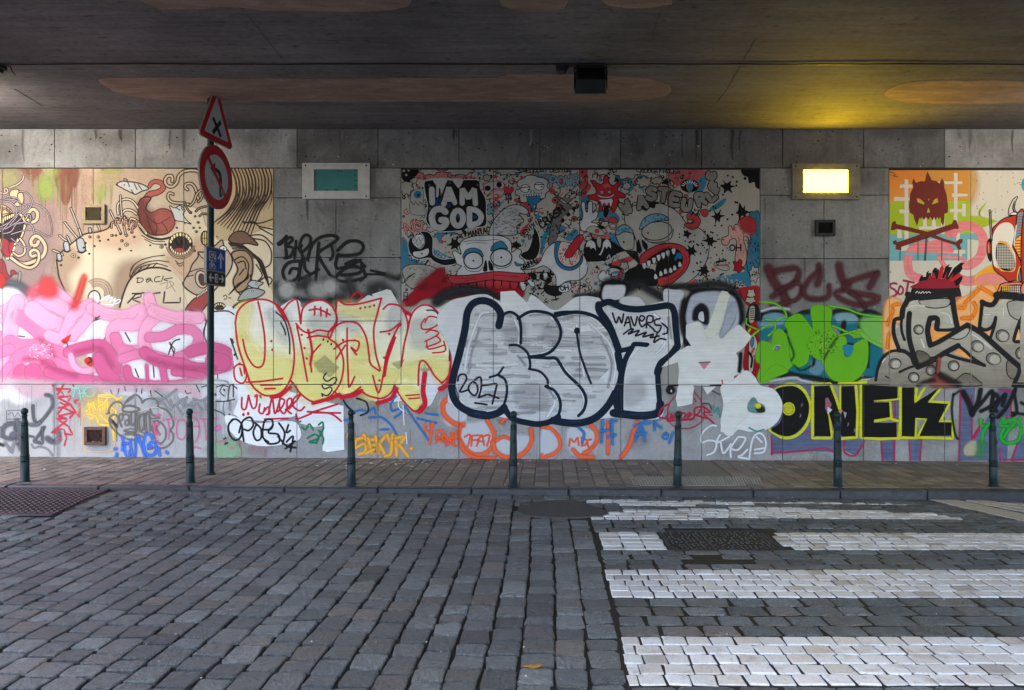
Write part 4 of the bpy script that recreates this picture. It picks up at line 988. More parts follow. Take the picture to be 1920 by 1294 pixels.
Z(2)
Fl('330,330 450,290 560,280 640,300 700,420 660,480 500,500 380,500 330,440', (224, 224, 230), soft=2)
G('pink_letters', 'large pink sprayed wild letters', 'wall', 'spray')
PA, PB, PC = (238, 164, 196), (222, 122, 164), (204, 92, 138)
lines('590,300 560,330 610,315;660,400 630,445;845,370 850,430;760,400 790,455;940,410 1000,420;1060,340 1080,380;1090,440 1050,460 1020,540;1030,460 1060,540;1135,540 1130,600;930,600 935,670;820,620 840,670;100,420 150,425;690,520 730,560', 8, 'k', soft=1)
for q, w, c in (('-560,250 -420,300 -300,240 -180,300 -40,260', 100, PA), ('-520,420 -360,380 -220,460 -60,420 20,500', 110, PB), ('-480,640 -300,560 -120,640 20,600', 120, PC), ('-300,280 -340,460 -260,660', 80, PB), ('-60,250 -110,420 -40,640', 84, PB), ('20,262 60,235 112,200 130,262 70,300 20,330', 50, PA), ('215,195 262,150 320,160 400,220 450,290', 96, PA), ('240,220 330,230 420,280', 90, PA), ('105,215 70,340 50,470 30,600 10,690', 96, PA), ('110,300 190,360 250,420 240,470 130,480 60,455', 84, PB),
                ('200,262 290,330 390,390 330,450 290,520', 110, PA), ('300,420 380,430 440,300 520,245 545,230', 74, PA), ('440,420 520,330 560,260', 70, PA),
                ('560,250 640,285 760,300 850,262 875,290 820,352 720,350 680,400 690,460 760,510 850,515', 76, PA), ('700,430 730,500 800,520', 70, PB), ('905,190 925,260 960,290 890,360 872,450 890,510', 72, PA), ('930,270 1040,305 1150,312 1205,310', 78, PA), ('905,430 1000,420 1080,382 1170,388 1205,440 1170,510 1080,550', 62, PB),
                ('90,640 110,560 200,520 330,520 400,560 440,640 520,660', 92, PB), ('230,560 330,600 420,640', 110, PB), ('420,520 520,490 610,480 660,520 700,600 740,690', 78, PC), ('430,540 450,600 500,635 590,620', 40, PA), ('130,640 130,700 190,745 260,730 300,680 290,610', 100, PC), ('200,640 220,690', 110, PC), ('300,640 450,680 600,700 760,705', 74, PC), ('600,560 640,640 690,690', 90, PC),
                ('740,560 840,530 960,545 1060,590', 60, PB), ('880,520 960,570 1090,590 1200,620 1310,615 1385,590 1400,560 1350,510 1250,495 1160,515', 76, PC), ('1300,570 1350,580', 110, PC), ('770,620 800,690 920,715 1080,712 1200,690', 52, PC), ('985,600 1000,690', 44, PC), ('890,600 895,690', 22, PC), ('600,725 760,730 960,735 1120,745 1195,775', 46, PB), ('1060,640 1160,650 1230,665', 50, PC), ('0,520 60,500', 70, PB), ('0,690 30,640 60,600', 50, PB)):
    S(q, w + 12, (240, 186, 210), soft=4, a=.4); S(q, w - 2, c, soft=2.4)
for q in ('240,180 330,190 410,250', '560,265 650,300 760,305', '920,230 930,270', '960,290 1060,325 1150,325', '100,240 80,330'): S(q, 34, (248, 192, 216), soft=9, a=.5)
for q in ('150,560 230,560 330,620 460,660', '460,520 600,500 680,600', '900,560 1080,610 1300,620', '140,700 230,740', '640,700 900,730', '240,440 300,480 330,540'): S(q, 30, (196, 84, 130), soft=9, a=.45)
Fl('372,450 400,430 430,412 412,455 390,465', (206, 50, 44), soft=.8); Fl('512,568 545,548 566,575 556,605 530,596', (206, 50, 44), soft=.8); S('540,550 556,570 535,585', 10, 'k'); S('385,455 410,470 408,490', 5, 'k')
S('605,300 580,320', 8, 'k'); E(640, 350, 1, 1, 'W'); S('1185,560 1240,568', 8, 'W'); S('1030,470 1060,500 1050,540', 6, 'k')
for k in range(70): E(rng.uniform(180, 320), rng.uniform(470, 560), rng.uniform(2, 5), 1.6, (250, 214, 232), a=.8)
G('red_spray', 'red spray flashes above the pink letters', 'wall', 'spray')
S('452,235 470,190 490,130 508,80', 40, (216, 66, 62), soft=10, a=.75, taper=(1.2, 1, .9, .8)); S('470,200 492,120 510,60', 30, (224, 90, 80), soft=9, a=.7)
Fl('250,150 262,105 285,85 308,100 330,150 300,165', (216, 72, 72), soft=9, a=.8); E(200, 158, 14, 16, (218, 96, 110), soft=7, a=.7); E(4, 85, 14, 26, (206, 50, 50), soft=5)

# ---------- tags low on the left
G('faint_drips', 'thin rusty drip lines and faint pale washes on the lower slabs', 'wall', 'wash')
Z('P')
Fl('-60,724 150,722 300,726 430,722 430,860 300,864 100,862 -60,862', (206, 205, 206), soft=6, a=.5)
Fl('430,760 560,780 700,770 860,790 1000,800 1200,790 1300,780 1420,800 1420,866 1000,866 600,866 430,864', (188, 186, 190), soft=8, a=.4)
for k in range(36):
    x, y = rng.uniform(0, 1900), rng.uniform(735, 850); E(x, y, rng.uniform(8, 34), rng.uniform(6, 18), rng.choice(((120, 118, 120), (206, 206, 210), (160, 156, 158))), soft=7, a=.28)
Z(10)
for k in range(46):
    x = rng.uniform(0, 3400); y = rng.uniform(60, 700); S([(x, y), (x + rng.uniform(-4, 4), y + 200), (x, y + rng.uniform(300, 420))], rng.uniform(4, 9), rng.choice(((150, 140, 136), (196, 190, 190), (170, 150, 146))), soft=.8, a=.5)
for k in range(90):
    x = rng.uniform(0, 15300); y = rng.uniform(90, 900); S([(x, y), (x + rng.uniform(-4, 4), y + 90), (x, y + rng.uniform(120, 260))], rng.uniform(4, 12), rng.choice(((120, 118, 118), (206, 206, 210), (180, 180, 186))), soft=1, a=.4)
Z(3)
E(15, 1190, 60, 40, (150, 190, 150), soft=12, a=.55)
for k in range(20):
    x = rng.uniform(70, 250); y = rng.uniform(1090, 1200); S([(x, y), (x, y + rng.uniform(20, 50))], 4, (180, 90, 110), soft=.6, a=.7)
G('grey_ring_tag', 'soft dark grey rings and smudged letters low at the left end', 'wall', 'spray')
Z(10)
S('690,205 760,220 795,290 790,370 720,480 640,580 575,625 520,590 500,480 500,370', 40, GR, soft=3)
S('120,440 340,430', 10, GR); S('100,430 105,610 340,600 330,440', 12, GR, p=1); lines('130,500 180,460 220,540 270,470 320,540 350,500;120,570 340,560', 12, GR, p=1)
S('240,730 225,660 150,640 70,680 40,760 60,830 140,860 240,870 270,930', 52, (86, 86, 94), soft=4); S('260,600 290,720 310,860 320,1000', 70, (92, 92, 100), soft=12)
S('670,690 600,790 510,900 640,930 635,700', 38, (86, 86, 94), soft=3, p=1); S('460,650 560,650 600,620', 46, (96, 96, 104), soft=6); S('440,820 500,830', 30, GR, soft=4); E(200, 810, 32, 32, (86, 86, 94), soft=3)
S('720,860 790,900 870,890 880,790 850,750', 66, (84, 84, 92), soft=6); S('80,920 130,990 180,1060 210,940 270,900', 40, (120, 120, 126), soft=6, a=.8); S('480,950 520,1000 600,980 720,1020 790,1110', 26, (120, 120, 126), soft=8, a=.8); S('0,720 10,800', 60, (100, 100, 108), soft=8); S('0,940 50,960', 36, 'k', soft=3)
S('830,50 840,300 860,700 870,1100', 60, (140, 140, 146), soft=20, a=.5); S('300,700 380,830', 80, (110, 110, 116), soft=16, a=.6)
Z(11)
S('1050,130 1040,220 1090,300 1230,380', 36, (170, 170, 176), soft=8, a=.7); S('780,290 900,240 1000,160 1040,130', 26, (130, 130, 136), soft=5)
for q in ('760,320 860,330 930,420 980,400 900,280', '960,280 1000,380', '1030,360 1130,280 1210,240', '1210,240 1150,390 1250,350 1300,400', '1260,330 1300,300 1340,330 1310,360 1270,345', '1370,330 1430,420', '1470,290 1500,420', '1050,370 1140,490', '1300,260 1420,290 1500,240'): S(q, 26, (136, 136, 142), soft=4, a=.9)
S('1620,430 1740,480 1790,540', 16, 'k'); S('1760,320 1750,420 1770,500', 14, (120, 120, 126)); S('1850,300 1850,430', 26, (140, 140, 146), soft=3); lines('1640,90 1740,60 1820,80;1750,60 1700,150 1760,220;1850,60 1830,160 1820,290;1900,40 1900,230;1640,300 1780,300 1920,270', 16, 'k')
for x, y, a, b in ((1840, 500, 16, 20), (1775, 860, 28, 14), (1795, 930, 34, 16), (1765, 130, 12, 20), (1635, 200, 14, 20)): E(x, y, a, b, 'k', rot=-25)
lines('60,130 85,190;185,110 170,190;535,110 525,180;660,140 670,220;720,140 840,225;455,110 450,160;275,80 280,140;1340,50 1400,160;1430,90 1500,60', 14, 'k')
S('1180,140 1210,190 1260,170', 14, 'k')
Z(10)
for q in ('-760,300 -640,200 -520,420 -420,240 -320,520', '-700,700 -560,560 -420,760 -260,600 -120,740', '-160,240 -60,420 -140,640'): S(q, 44, (90, 90, 98), soft=3)
G('red_vertical_tag', 'dark red spiky lettering running down the wall', 'wall', 'spray')
Z(10)
for q in ('960,45 870,200', '850,110 1060,120 1030,165', '860,130 910,150 960,210 880,240 1065,225 1030,290', '880,250 1060,345', '910,320 960,345 1000,345', '1060,345 940,390 885,400', '930,410 870,490', '960,400 1115,470 1050,555', '1110,470 880,520 1000,560 860,560', '900,540 1010,580 940,640', '860,560 1030,680 1090,800 980,790', '940,640 780,770', '850,720 960,725 1000,850 970,960', '780,765 850,760', '1060,350 1195,540 1200,350', '1120,290 1140,330', '1130,290 1180,280', '790,60 800,70', '1100,50 1105,70'):
    S(q, 27, (186, 50, 66), soft=1.2, p=1)
S('880,830 930,870', 24, (186, 50, 66), soft=1.2)
G('teal_tag', 'pale teal handwritten letters', 'wall', 'spray')
lines('1080,100 1180,110;1140,70 1100,230;1180,80 1215,270;1250,70 1250,240;1170,180 1300,175;1400,100 1310,90 1270,150 1300,220 1380,220 1430,170', 17, (128, 200, 178), soft=1.4, a=.9)
G('yellow_scribble', 'yellow scribbled tag with a thin orange loop round the vent', 'wall', 'spray')
E(1500, 420, 150, 130, (246, 206, 110), soft=16, a=.55)
for q in ('1330,330 1340,440 1370,330 1400,450', '1400,310 1450,440 1520,300', '1480,260 1500,440', '1540,310 1560,430 1600,290 1620,440', '1300,480 1420,520 1360,560', '1440,520 1500,640 1640,660', '1500,500 1600,600 1700,660 1720,800', '1480,230 1600,210 1700,220 1820,360', '1620,240 1560,330 1480,380', '1640,380 1740,450 1700,560', '1750,280 1830,240', '1560,560 1660,640', '1690,700 1710,880', '1300,440 1360,470'):
    S(q, 30, (246, 204, 96), soft=2.5, a=.9)
S('1480,210 1590,195 1690,215 1680,240 1540,235 1480,220', 12, (246, 210, 120), soft=1)
S('1440,260 1320,280 1240,330 1180,430 1130,560 1120,700 1115,1040', 9, (206, 150, 120), soft=.8, a=.8); S('1480,430 1340,450 1270,500 1240,600 1230,800 1240,950 1290,1030 1400,1055 1560,1055 1660,1040 1710,980 1730,860 1720,700', 14, (226, 170, 96), soft=1.2, a=.9)
S('1330,600 1400,600 1440,550', 8, (206, 150, 110)); S('1450,610 1500,640', 8, (206, 150, 110))
G('bubble_tag', 'grey outlined bubble signature in a cloud', 'wall', 'spray')
Z(11)
GT = (108, 102, 98)
for q, w in (('40,480 30,440 80,350 150,305 220,330 255,390', 26), ('260,360 320,270 400,215 430,195 470,215 520,270 540,320', 26), ('540,320 580,280 660,255 730,270 775,320 770,400', 26), ('770,400 860,410 930,460 980,540 1005,640 990,690 950,730', 28), ('950,730 1000,800 990,890 930,960 850,1000 760,1005 730,990', 28), ('700,1000 640,1020 560,990 490,910', 26), ('460,850 380,880 280,850 180,790 110,720 80,690', 26), ('45,470 0,490', 26), ('80,690 50,620 50,540 90,500 150,510 180,570 170,640', 28), ('60,580 100,620 150,680', 50), ('190,560 200,500 240,490 240,570 200,600 230,680', 30), ('250,500 330,510 330,640 290,660 280,600 320,580', 30), ('370,480 360,640 440,620 440,480 450,640 430,760 270,740', 34), ('500,520 480,600 500,720 560,700 570,500 500,520', 34), ('600,480 580,560 600,760', 34), ('610,480 640,460 660,740', 30), ('650,400 690,500 760,520', 26), ('650,560 800,550', 24), ('700,600 760,590 840,640 890,740 880,860 820,930 760,900 710,800 690,680 720,610', 26), ('760,640 750,700 780,780', 24), ('250,450 240,400 320,365 430,380 480,420 440,450 330,460 250,450', 32), ('480,400 500,440 460,500', 28), ('290,790 400,790 520,830', 40), ('260,740 360,710 480,740 600,800', 18), ('310,310 380,260 410,220', 18)):
    S(q, w, GT, soft=1.5)
S('155,660 155,900', 8, 'k'); S('90,590 150,670', 30, 'k', soft=1.5); S('480,460 640,400 780,400 850,460', 10, (200, 196, 184), soft=1, a=.8)
G('pink_toat_tag', 'thin pink capitals TOAT', 'wall', 'spray')
PT = (196, 92, 140)
for q in ('840,590 900,570 1040,565', '920,570 940,700 935,870', '1130,570 1080,590 1050,680 1060,820 1120,875 1180,830 1195,700 1180,600 1130,570', '1270,550 1340,560 1390,640 1390,780 1350,890 1310,910', '1290,690 1340,670 1395,690', '1405,560 1500,570 1660,555', '1450,570 1480,700 1495,880', '1290,460 1370,465', '1310,990 1360,990 1410,1010', '1630,890 1700,910 1790,870'): S(q, 20, PT, soft=1.2)
S('800,505 750,510', 34, PT, soft=1.5); S('780,640 730,660 720,720 760,780 790,790', 36, PT, soft=2); S('740,800 700,620', 26, PT, soft=1.2); S('740,830 770,930 850,965', 16, PT, soft=1); S('1650,710 1690,700', 66, (206, 110, 170), soft=2)
for x in (1870, 1910): E(x, 995, 14, 14, (196, 110, 120))
G('blue_tag', 'bright blue rounded letters TNG near the pavement', 'wall', 'spray')
BL = (66, 110, 206)
for q in ('240,830 250,930 240,1030', '250,940 320,930', '270,960 290,1080 330,1120 360,1040', '370,880 360,960 400,1130 430,1110 440,870', '470,830 500,900 540,1000 580,1120', '690,860 660,800 610,790 570,840 555,940 580,1060 640,1110 720,1090 750,1000 730,920', '620,980 660,920 720,910', '620,980 680,980', '780,1000 800,1110', '150,1010 130,1020', '160,1090 145,1130', '900,1060 920,1080'): S(q, 40, BL, soft=2.5)
for q in ('300,990 320,1100', '400,900 420,1090', '600,830 600,1050'): S(q, 12, (150, 180, 236), soft=2, a=.6)

# ---------- black two line tag between the murals
G('black_marker_tag', 'black brushed two line tag between the first two murals', 'wall', 'ink')
Z(3)
BK = (24, 23, 23)
for q, w in (('285,105 320,75 330,62 325,110 330,170', 16), ('290,110 350,70 360,85 335,115 365,130 350,170 320,180', 16), ('380,90 372,180', 15), ('372,130 410,115', 14), ('395,130 410,150 450,110 455,70 425,60 400,110 420,190 430,240 450,260', 16), ('500,100 490,200 484,305', 17), ('440,190 460,120 500,75 560,60 600,75 560,110 500,150 510,190 560,270 580,280', 17), ('565,110 575,160 560,190', 14), ('600,140 650,95 710,92 735,120 715,155 660,165 600,165', 18), ('605,160 590,200 600,235 680,210 720,190', 16), ('640,210 700,190 745,225', 14), ('400,195 340,205 310,250 330,300 380,290 395,245 360,235 345,260', 17), ('400,200 395,300', 14), ('410,190 400,280 440,275 500,240', 16), ('600,270 640,235 690,225 730,240 700,262 620,270', 18), ('610,255 590,290 640,305 720,290 745,270 725,215', 17), ('750,275 720,300', 14), ('740,265 830,268 920,290', 12), ('775,245 850,262', 14)):
    S(q, w, BK, soft=1.0)
G('smoke_shading', 'blurred black and grey sprayed shapes under the black tag', 'wall', 'spray')
for q, w, a in (('280,330 300,380 320,400', 40, .8), ('390,320 440,330 480,400', 50, .7), ('440,290 450,340 500,370', 40, .8), ('540,300 520,370 560,400 620,390', 44, .8), ('660,300 680,360 720,400', 40, .85), ('780,340 830,330 880,380', 50, .8), ('860,270 900,285 925,280', 26, .8), ('330,380 420,400 560,410', 26, .7), ('600,330 640,350', 30, .6), ('740,390 800,360', 34, .7)):
    S(q, w, (56, 54, 54), soft=9, a=a)
E(330, 350, 26, 30, (190, 188, 184), soft=7, a=.6); E(500, 350, 34, 24, (180, 178, 174), soft=8, a=.6); E(560, 330, 26, 24, (190, 188, 184), soft=7, a=.6)
lines('655,410 700,360 730,380 700,410;640,400 670,420', 10, (186, 28, 44), soft=1)

# ---------- yellow piece with red outline
G('white_undercoat', 'patches of white wall paint rolled over older tags', 'wall', 'roller')
Z(3)
Fl('40,640 160,560 300,870 500,930 630,960 630,1060 560,1075 540,1060 480,1070 400,1050 380,1010 270,1040 90,1030 50,1000 80,920', (226, 226, 230), soft=1, p=1)
Fl('530,1040 632,1030 634,1190 545,1202 520,1195', (226, 230, 234), soft=.6, p=1)
Fl('700,420 760,375 790,385 780,372 860,345 880,350 920,420 910,520 860,520 820,470 720,440', (206, 204, 200), soft=.6, p=1)
Fl('770,900 1000,930 1080,960 1130,880 1190,850 1230,800 1220,540 1270,430 1200,410 1130,440 1000,480', (214, 214, 218), soft=1)
Fl('10,1010 170,1050 330,1040 390,1060 390,1140 200,1170 60,1120', (224, 225, 230), soft=1)
G('yellow_letters', 'yellow and white bubble letters outlined in red', 'wall', 'roller')
YT, YB = (222, 221, 219), (238, 226, 142)
body = '60,520 75,460 120,415 190,398 250,410 290,440 330,415 370,395 400,410 410,440 440,425 500,405 560,425 600,460 590,415 600,405 640,420 720,415 830,395 820,440 860,420 910,430 950,460 975,480 1000,450 1040,425 1090,430 1140,480 1185,580 1200,700 1195,800 1150,840 1120,830 1080,760 1050,730 1030,760 1028,880 1035,960 1000,975 950,940 900,850 870,900 800,930 740,900 720,880 660,910 600,900 570,900 540,930 480,935 400,890 360,830 340,860 290,905 220,905 150,860 120,780 70,640'
Fl(body, YT, col2=YB, soft=.8)
for q in ('90,460 130,430 110,560 90,600', '80,600 220,700 340,730 330,860 220,900 140,850', '390,700 560,760 620,860 480,930 400,880', '650,730 760,760 900,780 860,880 760,920 690,860', '950,760 1100,720 1190,740 1190,820 1130,800 1060,730 1000,800', '500,590 560,600 600,660 560,740 470,700', '600,440 720,440 800,450 780,490 620,470', '940,880 1020,900 1020,960 980,960', '700,600 760,640 760,700 700,700'):
    Fl(q, (241, 228, 138), soft=10, a=.5)
for q in ('460,500 580,480 590,560 500,580', '620,500 700,520 680,560', '880,460 930,440 930,540 880,560', '240,470 330,480 340,620 280,560', '1000,520 1100,520 1120,620 1010,640'):
    Fl(q, (200, 198, 200), soft=8, a=.45)
for q in ('480,740 530,700 600,760 560,800 500,770', '890,740 950,720 920,760', '1040,770 1090,760 1050,790'): Fl(q, (176, 170, 120), soft=3, a=.6, p=1)
RO = (198, 24, 48)
G('red_outline', 'red outline, dots and inner strokes of the yellow letters', 'wall', 'spray')
for q in ('180,410 200,500 215,600 215,700 200,750 160,750 120,690 100,610', '60,520 75,460 120,415 190,398 250,410 310,460 350,550 370,660 365,770 335,850 290,895 220,905 165,870 130,820', '60,520 75,640 120,780 135,825', '310,460 340,420 375,398 390,420 405,525', '405,525 415,450 450,415 510,402 560,425 590,470 595,520 560,560 550,600 600,640 630,720 620,820 580,890 530,925 470,938 410,900 365,840 350,825', '385,540 410,660 440,830', '380,525 410,560 450,575 500,560 560,565 590,520', '440,600 500,590 555,600', '510,635 460,700 462,780', '560,600 590,540 650,515 710,530 750,600 765,690', '590,468 600,405 640,425 720,420 830,392', '830,392 810,470 790,560 800,680 825,770', '765,690 775,740 820,775', '580,885 620,905 680,890 720,860', '725,880 760,905 830,920 880,890 900,850', '650,550 650,660 655,780 660,860 690,805', '840,450 870,425 920,430 950,460 970,540 950,640 935,750', '825,570 880,560 930,520', '935,530 910,560 860,680 840,800 815,890 785,800', '970,560 985,490 1010,450 1050,428 1100,440 1150,500 1185,590 1200,700 1190,790 1150,840', '1150,840 1110,800 1080,750 1050,720 1030,745 1025,850', '900,850 930,910 970,960 1010,990 1040,960', '120,835 200,830 310,815', '195,850 300,848', '215,870 270,868', '580,660 640,620 710,620 700,670 670,650 700,690', '590,715 640,640', '450,455 500,450 560,480', '480,435 478,480', '510,440 512,485', '545,450 540,490'):
    S(q, 9.5, RO, soft=1.0)
for q, w in (('1160,490 1200,560 1205,700 1190,820 1160,860 1140,870', 26), ('1060,790 1050,880 1060,950 1030,990', 26), ('470,945 560,920 610,900', 20), ('620,915 690,900 725,880', 22), ('810,945 880,920 910,870', 22), ('250,915 300,905 350,860', 16), ('280,430 325,500', 16), ('950,460 985,480', 18), ('900,600 860,720 845,800', 16), ('445,560 465,670 455,740', 12)):
    S(q, w, RO, soft=1.2)
for x, y in ((720, 445), (745, 440), (770, 436), (792, 430), (250, 618), (256, 664), (410, 585), (425, 655), (437, 710), (628, 612), (845, 705), (872, 580), (820, 825), (965, 475)): E(x, y, 5.5, 5.5, RO, soft=.8)
for q in ('1060,500 1040,530 1050,555 1095,550 1130,525 1125,495 1080,490 1060,520', '1065,575 1090,560 1130,570 1120,590 1060,620', '1120,590 1140,620 1065,650', '1070,625 1080,660 1160,640', '1100,680 1165,670 1160,620', '960,905 1030,900', '975,922 1030,918'): S(q, 8, RO, soft=.9)
for q in ('85,735 55,760 60,820 100,840 120,800 110,750 75,740', '85,760 95,800', '105,750 110,790'): S(q, 9, RO, soft=.9)
G('navy_accents', 'fine navy highlight lines inside the yellow letters', 'wall', 'ink')
lines('275,465 320,510 345,600 347,685;300,520 320,560 325,585;1070,455 1120,465 1170,550 1190,640 1188,720;540,785 525,810 545,830 580,810 595,820 570,850 520,845 530,870 560,860 570,875 545,905 515,895;35,605 72,712', 8, (30, 44, 60), soft=.8)
for x, y in ((525, 610), (548, 620), (566, 634), (56, 690), (520, 905)): E(x, y, 4.5, 6, (30, 34, 44))
G('red_waneer_tag', 'red handwritten tag on white paint under the yellow letters', 'wall', 'ink')
for q in ('95,915 95,970 115,975 130,905', '130,905 150,970 170,960 175,900 165,910', '190,950 185,990 205,1000 215,970', '190,905 195,915', '215,985 235,965 240,1000 225,1005', '235,1000 255,920 270,1000 300,910', '285,990 310,960 320,930 295,925 295,975 315,1000 330,985', '325,980 355,950 355,920 335,930 335,980 355,1000', '345,975 395,915 400,900 370,920 365,960 400,985 425,965', '380,1030 400,1025 460,1000', '460,995 600,950', '470,995 615,997', '440,990 560,1000 618,1040', '215,1030 340,1025', '380,1005 390,1035'): S(q, 10, (200, 30, 58), soft=1)
for x, y in ((103, 1005), (128, 1000)): E(x, y, 7, 8, (200, 30, 58))
G('black_opoest_tag', 'black rounded handwriting on white paint', 'wall', 'ink')
for q in ('50,1030 25,1060 30,1110 60,1140 90,1120 95,1060 65,1030 40,1035', '80,1100 100,1040 140,1020 155,1060 130,1090 100,1085 105,1145', '170,1060 155,1100 170,1140 195,1130 195,1080 165,1050', '200,1085 250,1080 255,1035 215,1040 205,1120 235,1150', '260,1060 235,1100 285,1110 290,1150 240,1160 215,1140', '290,1050 320,1100 310,1160', '285,1120 330,1170 380,1180', '340,1060 330,1100 350,1090', '330,1150 365,1120 350,1200', '325,1185 375,1145'): S(q, 10.5, (28, 28, 30), soft=1)
G('green_initials', 'dark green scrawled letters beside white paint', 'wall', 'spray')
lines('410,1070 430,1085 450,1055 470,1085;500,1060 520,1045 525,1080;440,1130 480,1110 500,1130 450,1150 490,1155;500,1090 525,1130 520,1160;520,1085 490,1150;395,1045 405,1040', 10, (22, 122, 84), soft=1)
G('ochre_tag', 'ochre orange soft lettering beside the third bollard', 'wall', 'spray')
OC = (234, 168, 60)
for q in ('660,1105 655,1120', '690,1135 720,1135 740,1110 750,1140 800,1135', '730,1130 700,1140 690,1180 740,1160 745,1200 710,1215', '760,1170 800,1165', '760,1130 780,1210', '790,1190 750,1210', '800,1120 810,1160 815,1210', '820,1160 850,1120', '820,1160 850,1220', '860,1115 880,1150 890,1110', '885,1150 880,1210 850,1225', '905,1120 910,1220', '905,1130 950,1125 930,1160 915,1165', '925,1165 970,1225', '985,1185 992,1183'): S(q, 17, OC, soft=2)
G('blue_strokes', 'blue sprayed strokes under the yellow letters', 'wall', 'spray')
BB = (44, 106, 172)
for q in ('640,950 680,990 720,980 760,990 790,970 800,1000', '765,1022 830,1020 880,1060 910,1110', '825,1085 870,1082', '910,910 880,950 890,985 930,970', '900,1020 930,1000 960,950', '1020,1025 1120,1050', '1065,1000 1130,1005', '960,970 1080,1140', '635,1035 670,1030'): S(q, 11, BB, soft=1.6)
S('630,930 650,960 690,1000', 9, 'N'); S('700,920 750,940 760,990 720,1010', 9, 'N')
for q in ('900,930 925,910 920,960 950,990', '945,960 950,1060', '960,1100 965,1160', '720,820 735,850'): S(q, 5, 'W', soft=.6)

# ---------- orange outlined letters low in the middle
G('orange_letters', 'orange outlined letters fading into the pavement below the grey letters', 'wall', 'spray')
Z(6)
for q in ('20,690 60,660 130,680 150,770 60,800', '130,820 200,800 280,800 310,880 280,950 200,970 140,920', '330,890 420,870 510,880 500,940 420,970 330,950', '580,820 640,830 670,890 640,960 570,975', '720,830 860,850 860,930 740,960'): Fl(q, (196, 198, 206), soft=5, a=.8)
OR = (228, 98, 58)
for q, w in (('60,662 30,690 40,750 90,795 140,805', 26), ('125,815 118,870 150,930 200,965 260,960 300,920 310,860 290,810 270,780', 22), ('370,770 350,790', 20), ('320,890 360,870 400,880', 18), ('300,900 320,950 370,980 440,975 490,940 515,890 510,830', 24), ('120,890 150,950 220,985 310,985', 20), ('570,815 620,825 660,870 670,920 640,960 580,980 570,970', 20), ('720,800 760,810', 16), ('830,800 865,840 870,890 840,935 800,960', 22), ('930,790 930,960', 18), ('1090,790 1070,850 1045,920 1000,985', 22), ('740,940 780,975 850,980', 22), ('730,745 735,790', 12)): S(q, w, OR, soft=2.6)
for q in ('150,870 180,860 165,925', '190,865 185,920', '190,890 220,885', '190,865 225,860', '215,920 240,860 255,915', '220,895 250,895', '250,868 285,862 270,920', '720,920 725,880 745,900 765,875 770,915', '790,875 790,915', '785,875 815,890 805,915 785,918', '840,885 820,890 825,925 860,925', '0,880 30,900', '40,880 60,900 50,920 40,880', '60,890 90,870 95,890 70,900 95,920'): S(q, 10, (226, 84, 44), soft=1.2)
Z(3)
for q in ('1060,1055 1065,1090 1095,1100 1085,1060', '1100,1050 1085,1160', '1120,1150 1125,1095 1155,1090 1150,1120 1120,1130', '1150,1140 1160,1110 1190,1145 1200,1100', '1200,1135 1225,1110 1215,1095 1195,1120 1200,1155 1225,1165'): S(q, 12, (230, 92, 50), soft=1.4)
G('blue_letters_low', 'broken blue letters low on the wall', 'wall', 'spray')
Z(6)
for q in ('880,770 920,760', '900,780 895,900', '890,840 940,830', '950,780 955,910', '940,790 975,780', '770,820 800,850 790,900', '930,870 970,860', '1075,810 1130,790', '1110,800 1080,890', '1115,810 1130,890', '1080,860 1135,850', '1090,840 1120,830', '1140,770 1135,800 1160,790', '1180,760 1185,830', '1185,780 1210,770', '1190,800 1220,820', '1245,850 1230,870 1250,880 1255,855', '1285,850 1265,900'): S(q, 15, (52, 118, 178), soft=2, a=.9)

# ---------- grey letters with navy outline
G('grey_backing', 'white and grey older letters with black haze behind the navy outlined letters', 'wall', 'roller')
Z(6)
for q, w in (('0,130 60,90 160,70 260,90 330,130', 60), ('760,110 900,90 910,40 960,20 1040,40', 34), ('1040,70 1100,40 1160,70 1230,110', 40), ('1240,60 1340,50 1400,60', 30), ('1390,60 1500,35 1600,60 1650,140 1660,230', 34), ('1330,130 1320,260 1370,370', 46)): S(q, w, (34, 34, 38), soft=8)
S('910,45 960,30 1035,42', 24, (20, 20, 22), soft=2)
Fl('0,240 60,140 150,110 260,95 340,130 480,140 520,100 640,180 760,110 880,115 960,170 1100,160 1280,130 1330,200 1330,380 1230,480 1210,560 1220,760 1000,760 800,780 600,780 400,770 100,700 60,640 80,430', (204, 204, 207), soft=1.5)
Fl('345,80 420,75 480,130 520,190 440,190 345,150', (212, 212, 214), soft=.7, p=1)
Fl('905,45 960,36 1030,44 1010,120 900,125', (190, 192, 200), soft=1.5, o=('K', 12, 2)); Fl('1000,120 1040,110 1100,115 1130,160 1060,165 1010,150', (190, 190, 196), soft=2)
Fl('1235,75 1290,70 1340,80 1330,150 1300,280 1310,300 1250,180', (186, 188, 198), soft=1.5)
Fl('1370,110 1420,75 1500,65 1570,75 1630,110 1655,190 1650,260 1620,340 1540,380 1420,360 1370,300 1345,220', (168, 172, 186), soft=1.5, o=('K', 16, 4))
Fl('1400,230 1405,180 1440,150 1470,180 1470,250 1440,240 1420,225', (22, 22, 26), soft=3); Fl('1425,225 1430,195 1448,190 1452,240', (190, 192, 200), soft=1)
S('1345,130 1330,220 1345,310 1380,375', 24, (26, 26, 30), soft=6)
Fl('1010,560 1100,540 1130,640 1000,660', (160, 158, 160), soft=6, a=.6)
G('grey_letters', 'streaky silver grey bubble letters with thick navy outline', 'wall', 'roller')
FILL = (188, 188, 192)
Fl('180,190 200,155 245,150 300,170 330,220 340,250 360,210 400,195 440,215 470,205 540,185 610,195 650,215 760,195 830,220 900,280 960,370 1000,460 995,560 950,660 880,740 800,790 740,780 680,770 620,790 540,800 470,790 410,760 380,710 340,740 260,745 190,720 130,660 100,590 110,480 150,380 170,270', FILL, soft=1)
